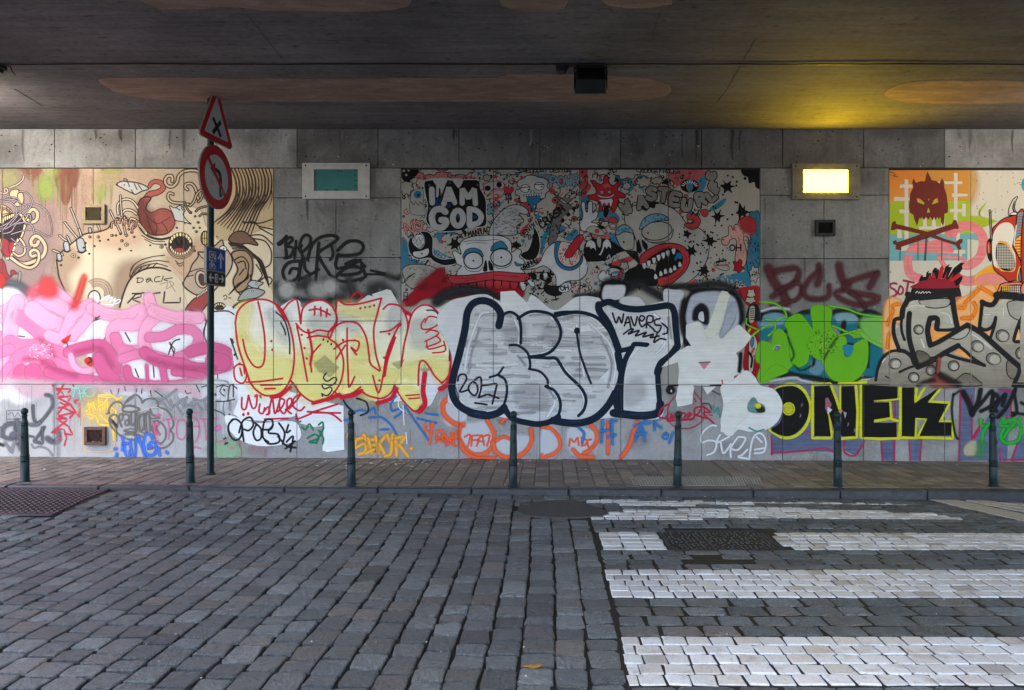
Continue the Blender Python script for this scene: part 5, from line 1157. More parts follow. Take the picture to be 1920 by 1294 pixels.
Fl('920,160 960,175 1080,190 1180,180 1270,170 1290,230 1305,330 1270,400 1220,450 1200,520 1210,640 1205,720 1100,745 1010,730 1000,640 1010,560 1040,470 1100,400 1130,370 1060,360 1000,400 960,300 925,220', (198, 198, 202), soft=1)
for k in range(120):
    x0 = rng.uniform(130, 900); y = rng.uniform(200, 740); L = rng.uniform(60, 240)
    if 140 < x0 + L < 980: S([(x0, y), (x0 + L / 2, y + rng.uniform(-6, 6)), (x0 + L, y + rng.uniform(-8, 8))], rng.uniform(6, 20), rng.choice(((224, 224, 228), (156, 156, 160), (170, 170, 174), (230, 230, 232))), soft=2.5, a=rng.uniform(.35, .8))
for q in ('370,270 460,250 470,330 390,340', '600,260 660,270 640,350 580,330', '430,620 560,600 600,680 480,720', '1030,590 1110,560 1120,650 1040,690'): Fl(q, (150, 148, 152), soft=6, a=.35)
Fl('880,560 940,500 990,520 960,600 900,560', (218, 218, 224), soft=1.5, a=.8, p=1); Fl('700,280 820,260 850,290 760,300', (222, 222, 228), soft=1.5, a=.8, p=1)
for q in ('150,500 170,380 210,260 240,200 280,190', '620,220 660,260 670,330 640,390 560,420', '760,260 780,400 800,540', '680,480 760,580 800,660 790,740', '830,250 930,350 970,460 960,580', '560,520 610,580 640,680 600,760', '1180,200 1240,260 1240,360 1190,420', '420,230 450,300 440,370'): S(q, 14, (224, 225, 232), soft=3, a=.8)
for q in ('170,520 190,400 230,280', '640,230 680,300', '890,330 950,460 930,600', '600,600 640,660', '1260,220 1275,330', '440,430 480,480'): S(q, 12, (150, 150, 158), soft=3, a=.7)
G('navy_outline', 'navy blue outlines of the grey letters', 'wall', 'brush')
NV = (17, 30, 48)
for q, w in (('1100,560 1100,560', 1), ('335,265 345,200 310,150 255,128 200,140 165,190 150,290 120,420 90,530 80,620 110,690 180,735 260,750', 40), ('160,200 135,330 105,450', 26), ('338,268 350,215 395,190 440,215 455,270 455,360', 16), ('440,225 500,190 570,188 630,210 668,270 670,330 640,385 590,420 500,435', 17), ('395,370 440,372 490,410 505,460 505,500', 14), ('500,500 560,515 600,560 600,600', 14), ('590,595 640,620 670,680 660,750 610,790', 16), ('500,435 600,440 650,445 700,520 780,600 810,660 800,720 770,755', 17), ('640,210 760,190 860,215 920,270 970,350 995,440 995,540 970,620 940,680', 20), ('760,290 775,400 800,480 838,580', 13), ('285,545 330,530 360,490', 12), ('335,535 370,560 380,620 365,690 340,720', 14), ('180,740 260,755 330,740 365,710', 40), ('365,710 410,770 500,795 560,800 620,785 660,760', 32), ('630,780 720,795 800,790 870,760 930,700 970,630', 40), ('880,150 885,185 930,250 960,320 990,400', 40), ('900,145 940,135 1010,165 1090,175 1180,165 1260,155 1290,185 1300,280 1310,370', 36), ('1310,375 1270,430 1220,470 1200,520', 40), ('1200,500 1205,600 1215,700', 30), ('1215,690 1200,740 1110,755 1010,745 960,740', 44), ('1000,400 1060,385 1075,365 1140,368', 26), ('1060,385 1025,450 1005,540 1000,640 1000,720', 30), ('965,640 985,720', 40), ('985,420 1000,500', 40), ('640,195 700,187 780,190', 12)):
    S(q, w, NV, soft=.9)
E(762, 292, 16, 18, NV); S('1070,362 1148,366', 18, NV)
for q in ('200,740 280,755', '700,790 800,785', '1000,745 1150,750', '100,600 120,680'): S(q, 8, (40, 62, 92), soft=2, a=.7)
G('year_writing', 'navy handwritten 2017 in the first grey letter', 'wall', 'ink')
lines('112,565 120,535 150,530 160,555 140,590 125,625 165,615;185,575 170,600 180,630 205,645 220,620 215,585 195,570;205,560 235,545 240,600 225,655;225,655 270,640;250,590 320,580;325,585 300,690;280,640 335,660;205,685 240,690 270,695', 11, (28, 24, 40), soft=.8)
G('wavers_writing', 'black handwritten name inside the grey seven', 'wall', 'ink')
lines('955,195 975,250 990,215 1005,250 1015,200;1020,265 1040,215 1055,275;1025,250 1050,245;1055,215 1075,265 1090,215;1100,225 1115,240 1130,220 1110,210 1100,240 1115,270 1135,255;1140,275 1145,215 1175,215 1170,245 1145,250 1180,285;1215,225 1185,235 1190,260 1220,265 1205,300 1180,290;1225,250 1255,280 1250,305 1230,310;1015,310 1050,285 1070,285 1040,310 1100,290 1080,320 1140,300 1120,325 1180,310 1160,330 1210,320;1200,305 1180,355 1215,335 1245,340', 10, (30, 26, 36), soft=.8)

# ---------- green piece, right of the middle mural
G('maroon_initials', 'faded maroon letters BCS', 'wall', 'spray')
Z(7)
MR = (84, 38, 46)
for q, w in (('150,1010 190,1100 250,1180 275,1250', 60), ('200,1030 330,1010 360,1050 320,1120 240,1160 180,1205', 40), ('240,1160 340,1110 380,1150 350,1220 260,1250 170,1270', 26), ('500,990 510,1060 490,1120', 40), ('500,1030 430,1090 395,1170 430,1215 530,1220 570,1190 570,1130', 32), ('640,990 660,1080 700,1120', 50), ('900,1040 830,1060 690,1110 680,1150 760,1180 880,1200 910,1220 860,1250 760,1260 650,1220 620,1180 660,1160', 34), ('900,1050 850,1140', 40), ('720,1180 780,1220 820,1280', 26)): S(q, w, MR, soft=5, a=.92)
G('green_piece', 'lime green letters over a turquoise and black piece', 'wall', 'spray')
Z(8)
for q in ('80,200 110,160 170,145 240,160 280,175 330,150 400,150 400,280 300,330 160,300 90,330', '500,180 560,150 640,150 680,190 680,330 640,420 600,420 590,300', '680,170 760,160 820,190 850,250 850,560 730,560 700,330', '120,470 260,400 400,420 480,460 480,560 300,540 160,540'): Fl(q, (22, 106, 122), soft=2)
Fl('90,180 170,150 260,165 260,200 100,230', (120, 166, 190), soft=4, a=.7); Fl('550,150 660,150 690,190 560,200', (150, 190, 200), soft=4, a=.6); Fl('420,430 470,470 430,520 380,500', (110, 150, 170), soft=3, a=.7)
for q, w in (('80,190 100,150 170,135 240,150 280,180 340,150 400,145', 24), ('500,160 560,138 640,140 690,170', 24), ('680,165 740,140 800,160 850,200', 20), ('100,555 170,545 250,520 300,530 400,545 480,560 560,575 640,565 720,550 850,560', 24), ('690,170 680,260 660,300', 16), ('590,210 585,280 600,340 640,350', 26), ('760,200 740,330 735,480', 14), ('240,260 210,310 170,330', 14), ('90,400 95,440', 40), ('170,345 200,345', 14), ('410,430 405,460', 14)): S(q, w, (22, 24, 26), soft=3)
for q in ('80,575 170,560 290,545 330,560 400,575', '700,560 800,555 850,580', '90,140 170,120 260,130'): S(q, 14, (196, 196, 206), soft=4, a=.8)
GN = (102, 172, 30)
Fl('80,332 120,330 150,335 165,275 200,252 245,300 275,372 284,440 250,492 180,535 110,570 68,545 88,470 58,430', GN, soft=2, holes=('160,372 178,345 206,352 190,388',))
Fl('236,205 320,162 402,252 396,120 504,126 506,230 545,300 500,400 440,432 380,398 362,452 300,478 268,420 262,330 252,262', (98, 174, 26), soft=2)
Fl('455,420 480,330 540,298 592,300 600,345 584,400 604,424 636,408 650,350 722,318 730,430 702,512 640,562 560,564 500,532', GN, soft=2)
for q in ('290,470 330,500 400,470', '250,300 285,400 270,440', '548,300 500,370 470,430'): S(q, 12, (20, 60, 40), soft=3, a=.7)
Fl('640,280 660,260 690,250 760,290 690,300 650,305', GN, soft=1); Fl('700,270 850,330 845,370 720,310', (120, 190, 70), soft=1.5); Fl('700,200 850,200 850,330 740,290', (130, 196, 90), soft=5, a=.7)
Fl('585,350 640,350 640,390 615,415 590,390', (34, 128, 150), soft=1)
for q in ('20,250 -20,330 70,260 150,215 240,170', '80,85 170,95 230,140 240,180', '500,110 600,125 700,160 850,180', '110,190 165,200 170,250 130,290', '520,230 590,260 650,290 690,290', '560,290 660,260'): S(q, 11, (112, 186, 40), soft=2, a=.9)
for k in range(150):
    a, q = rng.uniform(0, 6.28), math.sqrt(rng.random()) * 95
    x, y = 460 + q * math.cos(a), 335 + q * .85 * math.sin(a); S([(x, y), (x + rng.uniform(-10, 10), y + rng.uniform(-10, 10))], rng.uniform(2, 5), rng.choice(((52, 96, 12), (70, 120, 20), (150, 210, 60))), soft=.5, a=.85)
Fl('80,575 160,470 250,505 150,545', GN, soft=1.5); S('160,370 178,348 203,352', 5, (150, 190, 180))
S('0,185 0,220 60,250', 8, GN)

# ---------- black and yellow block letters
G('violet_underpaint', 'violet painted letters with crimson edges behind the black block letters', 'wall', 'roller')
Z(9)
VI = (88, 95, 124)
for q in ('170,120 460,112 600,450 600,580 420,570 170,590', '600,480 610,450 720,480 810,500 750,600 680,570', '930,480 1025,480 1025,640 940,640', '1125,480 1210,480 1205,640 1130,640', '1480,140 1580,135 1560,490 1700,300 1760,130 1830,140 1800,640 1480,640', '1860,560 1960,380 1990,640 1830,640', '1000,130 1100,130 1100,300 1020,400'): Fl(q, VI, soft=.8, p=1)
CS = (162, 40, 82)
lines('170,470 175,600;170,590 260,585 420,570 540,555 600,580;395,440 600,450;680,490 675,580 750,605 815,505;930,500 940,640;1030,130 1020,640;1125,490 1132,640;1210,500 1200,640;1480,150 1470,640;1560,490 1640,360 1570,500;1555,200 1560,500;1745,150 1835,160;1830,170 1830,350;1800,330 1810,450;1880,500 1835,640;1750,560 1755,640;1840,640 1980,632', 11, CS, soft=1.2)
S('160,130 180,118', 20, CS); lines('1780,640 1840,632', 10, CS)
G('black_block_letters', 'black block letters ONEK outlined in yellow', 'wall', 'roller')
YO = (196, 196, 34)
YELLOW = ('200,150 260,112 340,108 400,150 438,220 445,280 430,370 390,430 330,470 280,485 220,470 155,425', '450,120 600,110 650,270 640,110 770,105 770,480 690,490 620,490 570,280 590,490 455,488', '780,105 880,92 1060,100 1060,210 1000,240 1005,350 1060,370 1055,490 785,490', '1060,135 1180,130 1170,240 1230,130 1360,130 1260,240 1400,240 1340,370 1430,370 1425,490 1180,490 1060,480')
for q in YELLOW: Fl(q, (46, 42, 30), soft=1, p=1, a=.01)
S('160,428 240,478 300,482 360,455 415,390 440,300 428,215 390,150 330,115 270,118 200,150', 22, YO, soft=1.6)
for q in ('455,110 455,485 585,485 590,440', '455,112 580,110 650,300', '650,290 650,112 760,108', '755,110 768,300 760,480 640,490', '570,290 585,480', '620,400 570,285', '790,100 790,480 920,492 1050,485', '780,95 880,95', '1060,110 1055,210 960,222 880,218', '990,240 1000,350', '880,368 990,350 1060,372 1050,490', '1065,135 1062,480 1180,485', '1175,130 1165,245', '1235,130 1165,245', '1350,130 1260,235 1400,240', '1400,245 1335,372 1430,370', '1430,375 1425,488 1180,480', '1165,480 1170,350 1255,345 1180,480', '640,108 770,104 870,92'):
    S(q, 20, YO, soft=1.6, p=1)
BKK = (20, 18, 18)
Fl('195,155 270,128 340,135 395,180 428,250 420,340 380,410 320,460 250,468 200,450 170,425 230,380 250,300 230,210', BKK, soft=1, holes=('250,285 268,245 300,238 328,262 330,300 300,326 262,318',))
Fl('468,128 570,124 610,220 640,320 655,430 655,130 740,125 755,300 750,470 670,472 610,440 555,270 580,470 470,470', BKK, soft=.9, p=1); Fl('800,120 1040,118 1040,210 880,222 880,240 985,240 990,340 880,355 880,380 1035,380 1035,478 800,478', BKK, soft=.9, p=1)
Fl('1075,138 1155,136 1160,245 1330,140 1250,240 1390,250 1325,375 1415,378 1415,466 1195,470 1250,350 1165,345 1160,475 1075,472', BKK, soft=.9, p=1)
E(290, 283, 42, 44, (190, 190, 40), soft=1); E(290, 283, 26, 28, (176, 174, 40), soft=2)
Fl('545,210 560,205 585,250 560,320 545,280', (150, 90, 110), soft=1, p=1); Fl('560,270 590,290 560,320', (190, 190, 196), soft=1, p=1); Fl('670,300 690,310 680,350', (150, 154, 170), soft=1, p=1); Fl('640,290 660,290 655,310', (196, 120, 90), soft=1)
for x, y in ((380, 255), (370, 330), (745, 430), (700, 390)): Fl([(x, y - 18), (x + 8, y), (x - 4, y + 18)], (110, 110, 116), soft=.6, p=1)
# ---------- right hand white buff
G('red_casper_tag', 'dark red ringed signature', 'wall', 'ink')
Z(6)
CR = (164, 36, 58)
lines('1262,690 1225,715 1210,760 1250,770;1260,745 1245,770 1270,775 1275,745 1285,775;1300,740 1290,760 1315,770;1330,735 1325,800;1330,740 1355,745 1345,770;1365,765 1385,745 1370,740 1365,775 1390,770;1400,770 1405,715 1440,710 1420,745 1405,750 1470,770;1440,700 1490,735 1450,740 1500,790 1510,800;1255,785 1390,775', 10, CR, soft=.8)
S('1310,640 1270,680 1255,740 1275,800 1330,825 1400,815 1450,770 1455,700', 6, CR); lines('1395,620 1430,660 1440,690;1380,690 1400,690;1400,660 1410,680;1480,750 1500,755', 6, CR)
G('white_buff', 'broad white paint strokes shaped like letters over the older tags', 'wall', 'roller')
BF = (208, 208, 206)
Z(12)
Fl('300,450 380,420 455,410 490,440 540,560 600,600 690,560 760,560 870,490 940,445 1040,540 1090,590 1060,640 1000,720 900,790 940,860 930,1000 985,990 1060,1050 1130,1090 1165,1190 1172,1200 900,1294 730,1175 560,1180 200,1175 215,1000 200,900 0,960 60,900 200,770 320,705 365,705 300,600', BF, soft=.9, p=1)
Fl('510,520 560,480 620,320 700,90 735,35 800,50 830,90 780,250 740,420 700,540 610,600 560,620', (206, 206, 196), soft=.8, p=1); Fl('720,580 770,420 800,300 870,180 900,250 870,400 760,560', (166, 170, 186), soft=3, a=.8)
Fl('455,905 592,895 515,985', (196, 120, 134), soft=1.5, p=1); S('455,905 590,898', 16, (110, 108, 112), soft=1.5)
Fl('195,1200 400,1200 380,1294 190,1294', BF, p=1); S('960,800 955,900 945,1010', 46, 'K', soft=2.5)
lines('900,1080 960,1060 980,1040;900,1090 940,1110', 30, (200, 24, 44), soft=2); S('735,1120 740,1160', 16, (206, 30, 40)); lines('80,1190 200,1180;590,1185 720,1180', 18, 'K', soft=1.5); E(110, 1240, 46, 40, (30, 28, 30), soft=2); E(120, 1250, 8, 14, 'w')
Z(6)
Fl('1315,590 1395,590 1390,690 1340,700 1310,705 1300,660', BF, p=1, soft=.6); Fl('1450,600 1520,595 1470,640', BF, p=1, soft=.6)
Fl('1545,600 1600,570 1680,510 1730,545 1760,590 1830,610 1870,660 1880,720 1850,790 1780,835 1700,840 1640,830 1600,865 1560,845 1545,790 1560,690', (210, 211, 212), soft=1)
Fl('1560,700 1660,640 1700,700 1690,760 1640,800 1600,860 1545,840 1550,760', BF, soft=.8, p=1); Fl('1660,510 1720,540 1750,590 1640,600', BF, soft=.8, p=1)
Fl('1700,690 1725,660 1745,690 1775,700 1780,730 1740,735 1700,725', (96, 130, 130), soft=2); Fl('1740,690 1770,700 1785,730 1750,735 1735,715', (34, 40, 30), soft=1); E(1748, 700, 12, 10, (190, 186, 50), soft=2)
S('1505,700 1510,740 1530,710 1540,760', 8, (40, 140, 130)); S('1700,820 1740,840 1780,830', 10, (60, 140, 130), a=.7)
S('1440,690 1480,690 1495,720', 8, (70, 66, 72)); S('1500,620 1540,640', 8, (90, 86, 90))
G('white_line_tag', 'thin white soft handwriting low beside the white paint', 'wall', 'spray')
for q in ('1520,810 1490,810 1445,850 1440,900 1480,890 1520,900 1510,950 1470,970', '1540,860 1525,900 1590,870', '1545,900 1560,960 1600,910', '1640,870 1600,930 1600,980', '1640,870 1680,880 1640,940 1600,935', '1690,940 1660,970 1640,980 1700,990', '1700,990 1720,880 1760,850 1790,890 1780,950 1730,960', '1740,870 1770,900', '1730,940 1790,930'): S(q, 11, (214, 216, 222), soft=1.6, a=.9)

G('black_right_tag', 'black brushed tag at the right end', 'wall', 'ink')
Z(9)
for q, w in (('1500,170 1540,250 1560,320', 40), ('1560,320 1600,240 1620,150', 34), ('1560,310 1620,250 1700,160 1690,300', 26), ('1620,300 1680,270 1740,220 1720,180 1700,240 1730,300', 26), ('1700,300 1790,180 1770,260', 26), ('1740,340 1800,270 1860,150', 28), ('1850,160 1870,300 1840,330', 22), ('1840,310 1920,320', 18), ('1430,180 1420,300 1440,450 1460,490', 14), ('1430,190 1470,160', 12), ('1900,240 1920,250', 20)): S(q, w, (26, 24, 25), soft=2)
G('green_right_tag', 'bright green letters at the right end', 'wall', 'spray')
for q in ('1620,360 1630,400 1700,410', '1700,360 1640,440 1630,520', '1780,350 1760,400 1850,400', '1890,350 1820,420 1770,500', '1780,420 1760,480 1800,520 1880,500 1900,420', '1780,380 1850,360 1900,400'): S(q, 24, (40, 158, 52), soft=2.5)
Fl('1520,540 1580,510 1580,590 1540,600 1510,590', (186, 176, 146), soft=3, a=.7); Fl('1620,520 1640,540 1630,600 1600,600', (60, 150, 70), soft=6, a=.5)

THICK = 1.0
# ---------- silver piece on the right mural
G('orange_spray', 'orange sprayed background round the silver letters', 'wall', 'spray')
Z(13)
for q in ('150,200 300,180 310,400 220,400 180,560 260,720 300,760 140,770', '1000,200 1140,110 1300,0 1440,0 1430,160 1300,170 1280,450 1120,430 1000,460', '700,480 900,540 700,660', '960,790 1040,740 1200,830 1260,890', '1300,520 1400,520 1390,600', '1690,600 1760,490 1770,620'): Fl(q, (244, 178, 116), soft=5, a=.95)
for q in ('215,220 260,200 290,200', '220,260 200,340 150,440', '170,560 160,640 150,720', '990,230 1080,240 1100,180 1260,20', '1200,180 1230,240 1200,330 1140,370', '1060,370 1180,360', '1430,80 1300,0', '720,600 800,590', '1040,770 1090,800', '1140,820 1230,880'): S(q, 34, (240, 134, 26), soft=6)
G('silver_letters', 'silver letters with black outline and round dents', 'wall', 'metal')
SV, SV2 = (190, 186, 174), (126, 116, 100)
Fl('300,470 340,330 380,230 440,165 540,150 700,140 880,125 900,210 980,485 780,500 760,480 780,380 720,350 660,380 640,520 660,700 900,590 1130,470 1300,560 1440,700 1640,870 1760,960 1680,1190 30,1180 40,1040 110,870 200,800 300,770 250,650 240,520', SV, soft=1, col2=SV2)
Fl('1290,480 1310,270 1440,240 1510,160 1812,160 1812,980 1760,950 1640,860 1400,620 1440,480 1460,380 1400,480 1330,500', SV, soft=1, col2=SV2)
Fl('690,490 740,540 900,540 700,660', (240, 160, 80), soft=.8, p=1); Fl('960,790 1030,740 1120,790 1260,890 1100,840', (240, 160, 84), soft=.8, p=1); Fl('1300,530 1400,510 1390,620', (240, 170, 110), soft=.8); Fl('1680,640 1750,500 1775,640', (240, 176, 120), soft=.8)
def dent(x, y, rx, ry, rot=0):
    E(x, y, rx, ry, (112, 108, 98), ('K', 13, 1.6), rot=rot, soft=.8); E(x + rx * .15, y + ry * .12, rx * .6, ry * .6, (188, 182, 168), soft=rx * .03, rot=rot, a=.8)
for d in ((530, 505, 58, 56, 20), (245, 920, 72, 62, -8), (472, 1085, 64, 58, 10), (1245, 708, 78, 66, 25), (1440, 860, 90, 72, 15), (1548, 580, 80, 72, 20), (1770, 790, 62, 70, 0), (955, 945, 66, 62, 0), (680, 1000, 60, 60, 0)): dent(*d)
Fl('530,160 560,200 650,235 760,245 890,215 885,130 540,150', (168, 164, 154), soft=.8, o=('K', 12, 1.5)); Fl('1620,170 1615,260 1650,340 1740,390 1812,380 1812,165', (160, 156, 146), soft=.8, o=('K', 12, 1.5)); Fl('500,780 560,765 620,790 670,860 540,930', (100, 92, 80), soft=.8, o=('K', 12, 1.5)); Fl('910,590 960,620 1040,620 1110,580 1150,510 1120,480', (176, 172, 160), soft=.8, o=('K', 12, 1.5)); Fl('1620,880 1595,980 1620,1070 1690,1100 1770,960', (120, 112, 98), soft=.8, o=('K', 12, 1.5)); Fl('980,1120 1080,1040 1160,1050 1240,1110 1290,1185 960,1185', (110, 100, 88), soft=.8, o=('K', 12, 1.5))
SB = (20, 18, 17); THICK = 1.12
for q, w in (('400,80 560,110 740,95 900,70 960,60', 66), ('420,90 380,180 340,260 330,350', 60), ('330,340 320,440 330,540 360,630', 30), ('940,80 950,200 970,330 1000,480', 60), ('420,310 410,420 415,600 460,780 520,960', 58), ('310,370 240,390 225,500 240,600 290,740', 44), ('290,760 200,770 100,840 40,960 10,1120', 32), ('290,760 360,770 440,830 470,910', 44), ('670,370 740,365 760,400 750,490', 60), ('670,370 640,500 650,600 670,690', 60), ('670,700 800,640 1000,520 1120,450', 52), ('760,510 900,510 1000,490', 36), ('1120,450 1280,540 1440,680 1620,840 1760,960', 60), ('1760,960 1740,1050 1680,1180', 46), ('520,960 680,890 860,780 1010,700', 58), ('1010,700 1090,760 1200,860 1330,940', 34), ('850,800 1000,850 1200,900 1330,940', 36), ('300,1020 420,965 520,940', 26), ('1300,170 1360,200 1430,200 1480,130 1490,70', 56), ('1480,90 1600,90 1812,120', 84), ('1300,170 1290,300 1270,470', 40), ('1270,480 1340,510 1410,480 1450,420 1465,360', 38), ('1465,360 1450,460 1400,610', 34), ('1800,330 1740,450 1690,610 1700,650 1790,650', 38), ('1760,470 1780,560 1790,650', 34), ('700,850 760,900 740,1100', 40)): S(q, w, SB, soft=1.1)
Fl('1812,160 2200,120 2420,300 2380,700 2200,1000 1812,1180', SV, soft=1, col2=SV2)
for q, w in (('1800,110 2000,90 2240,100 2420,260 2400,640 2260,940 2000,1150 1700,1180', 56), ('1900,330 2100,300 2160,460 2050,640', 46), ('1900,820 2060,760 2160,820', 40)): S(q, w, SB, soft=1.1)
S('690,880 720,1060 700,1140', 60, (70, 40, 38), soft=14, a=.5); S('780,860 770,1000 770,1110', 34, (150, 70, 62), soft=5, a=.9); Fl('690,1170 770,1080 960,1170', (140, 62, 56), soft=5, a=.9); S('800,1060 900,1120 1010,1170', 60, SB, soft=8); S('520,1180 640,1130 720,1120', 40, SB, soft=8, a=.8)
for q in ('390,250 480,210 600,220', '800,300 900,330 930,430', '1180,560 1300,640 1420,740', '1330,320 1400,330', '560,620 600,720', '1560,240 1560,330'): S(q, 26, (226, 222, 210), soft=5, a=.7)
S('130,1070 180,1100', 14, 'K'); S('120,860 95,900', 10, (230, 226, 220))
# ================================================================== BUILD: WALL, DECK, GROUND
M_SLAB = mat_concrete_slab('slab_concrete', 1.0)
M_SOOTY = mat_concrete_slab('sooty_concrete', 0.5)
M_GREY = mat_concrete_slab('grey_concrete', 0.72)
M_CORE = plain('wall_core', lin((40, 38, 37)), 0.95, var=0.2)
M_LEFT = mat_board('pale_board', lin((200, 182, 156)), lin((168, 146, 138)), 0.6)
M_MID = mat_board('doodle_board', lin((156, 152, 145)), lin((138, 134, 129)), 0.5)  # tone lowered along with its paint to stand in for weaker light
M_RIGHT = mat_board('cream_board', lin((214, 207, 192)), lin((196, 188, 172)), 0.4)
PAINT_MATS = dict(spray=mat_paint('spray_paint', 0.55, 0.14, 0.0, 0.03), roller=mat_paint('rolled_paint', 0.6, 0.22, 0.5, 0.05), brush=mat_paint('brushed_paint', 0.62, 0.16, 0.0, 0.05, grain=0.1),
                  ink=mat_paint('marker_ink', 0.5, 0.1, 0.0, 0.03, grain=0.12), wash=mat_paint('thin_wash', 0.7, 0.3, 0.0, 0.10, grain=0.5), dimmed=mat_paint('dimmed_brushed_paint', 0.65, 0.16, 0.0, 0.05, grain=0.1, grime_shade=0.8), metal=mat_paint('silver_paint', 0.5, 0.3, 0.35, 0.03, spec=0.2))  # middle mural's paint is darkened in colour to imitate the weak light there

def px_x(px, y=0.0): return (px - 960) * (D_WALL + y) / F_PX
def px_z(py, y=0.0): return CAM_Z + (647 - py) * (D_WALL + y) / F_PX

GAP = 0.6   # half joint in photograph pixels
def slab(name, x0, y0, x1, y1, front, mat, parent, depth=0.05, chamfer=0.004):
    a, b = px_x(x0 + GAP), px_x(x1 - GAP); t, u = px_z(y0 + GAP), px_z(y1 - GAP)
    c = chamfer
    v = [(a, front + c, u), (b, front + c, u), (b, front + c, t), (a, front + c, t), (a + c, front, u + c), (b - c, front, u + c), (b - c, front, t - c), (a + c, front, t - c),
         (a, front + depth, u), (b, front + depth, u), (b, front + depth, t), (a, front + depth, t)]
    f = [(4, 5, 6, 7)]
    for k in range(4):
        k2 = (k + 1) % 4
        f += [(k, k2, 4 + k2, 4 + k), (8 + k, 8 + k2, k2, k)]
    cx, cz = (a + b) / 2, (t + u) / 2
    v = [(p[0] - cx, p[1], p[2] - cz) for p in v]
    o = obj_data(name, v, f, mat, parent)
    o.location = (cx, 0, cz)
    return o

BOARDS = {'mural_left': (-505, 315, 513, 718, [-335, -165, 5, 175, 345]), 'mural_middle': (752, 317, 1425, 722, [925, 1087, 1253]), 'mural_right': (1667, 318, 2433, 722, [1820, 1973, 2126, 2279])}
JOINTS_V, JOINTS_H = [], []
wall = empty('concrete_wall', (0, 0, 0))
tag(wall, 'long grey concrete slab wall under the bridge, covered with graffiti', 'wall')
bm = bmesh.new(); add_box(bm, (0, 0.27, 2.1), (30, 0.5, 5.2)); obj_bm('wall_core', bm, M_CORE, wall)
XS = [102 + 151.7 * k for k in range(-8, 21)]
BASE_PY = 872
for a, b in zip(XS, XS[1:]):
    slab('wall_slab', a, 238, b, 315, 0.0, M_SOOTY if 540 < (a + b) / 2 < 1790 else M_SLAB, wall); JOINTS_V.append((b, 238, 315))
    slab('wall_slab', a, 721, b, BASE_PY, 0.0, M_SLAB, wall); JOINTS_V.append((b, 721, BASE_PY))
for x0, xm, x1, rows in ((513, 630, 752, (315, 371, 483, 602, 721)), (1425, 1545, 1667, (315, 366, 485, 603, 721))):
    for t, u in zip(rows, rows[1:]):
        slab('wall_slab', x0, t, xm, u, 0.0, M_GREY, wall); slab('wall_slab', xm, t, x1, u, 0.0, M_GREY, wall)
        JOINTS_H.append((u, x0, x1))
    JOINTS_V.append((xm, 315, 721)); JOINTS_V += [(x0, 315, 721), (x1, 315, 721)]
for a, b in ((XS[0], -505), (2433, XS[-1])):
    n = max(1, round((b - a) / 155)); st = (b - a) / n
    for k in range(n):
        for t, u in ((315, 450), (450, 585), (585, 721)): slab('wall_slab', a + st * k, t, a + st * (k + 1), u, 0.0, M_SLAB, wall)
JOINTS_H.append((720.5, -600, 2600)); JOINTS_H.append((315.5, -600, 2600))
murals = {}
for key, lab, m in (('mural_left', 'painted board mural of a pale bald creature with spikes, mouths and brown hair', M_LEFT), ('mural_middle', 'crowded black and white doodle mural with I AM GOD, skull monsters and red lips', M_MID), ('mural_right', 'cream board mural with dark red horned mask, crossed bones and robot head', M_RIGHT)):
    x0, y0, x1, y1, js = BOARDS[key]
    root = empty('mural', (0, 0, 0)); tag(root, lab, 'mural', 'painted murals on boards along the wall'); murals[key] = root
    xs = [x0] + js + [x1]
    for a, b in zip(xs, xs[1:]): slab('board', a, y0 + .8, b, y1 - .6, -0.003, m, root, depth=0.045)
    JOINTS_V += [(j, y0, y1) for j in js]

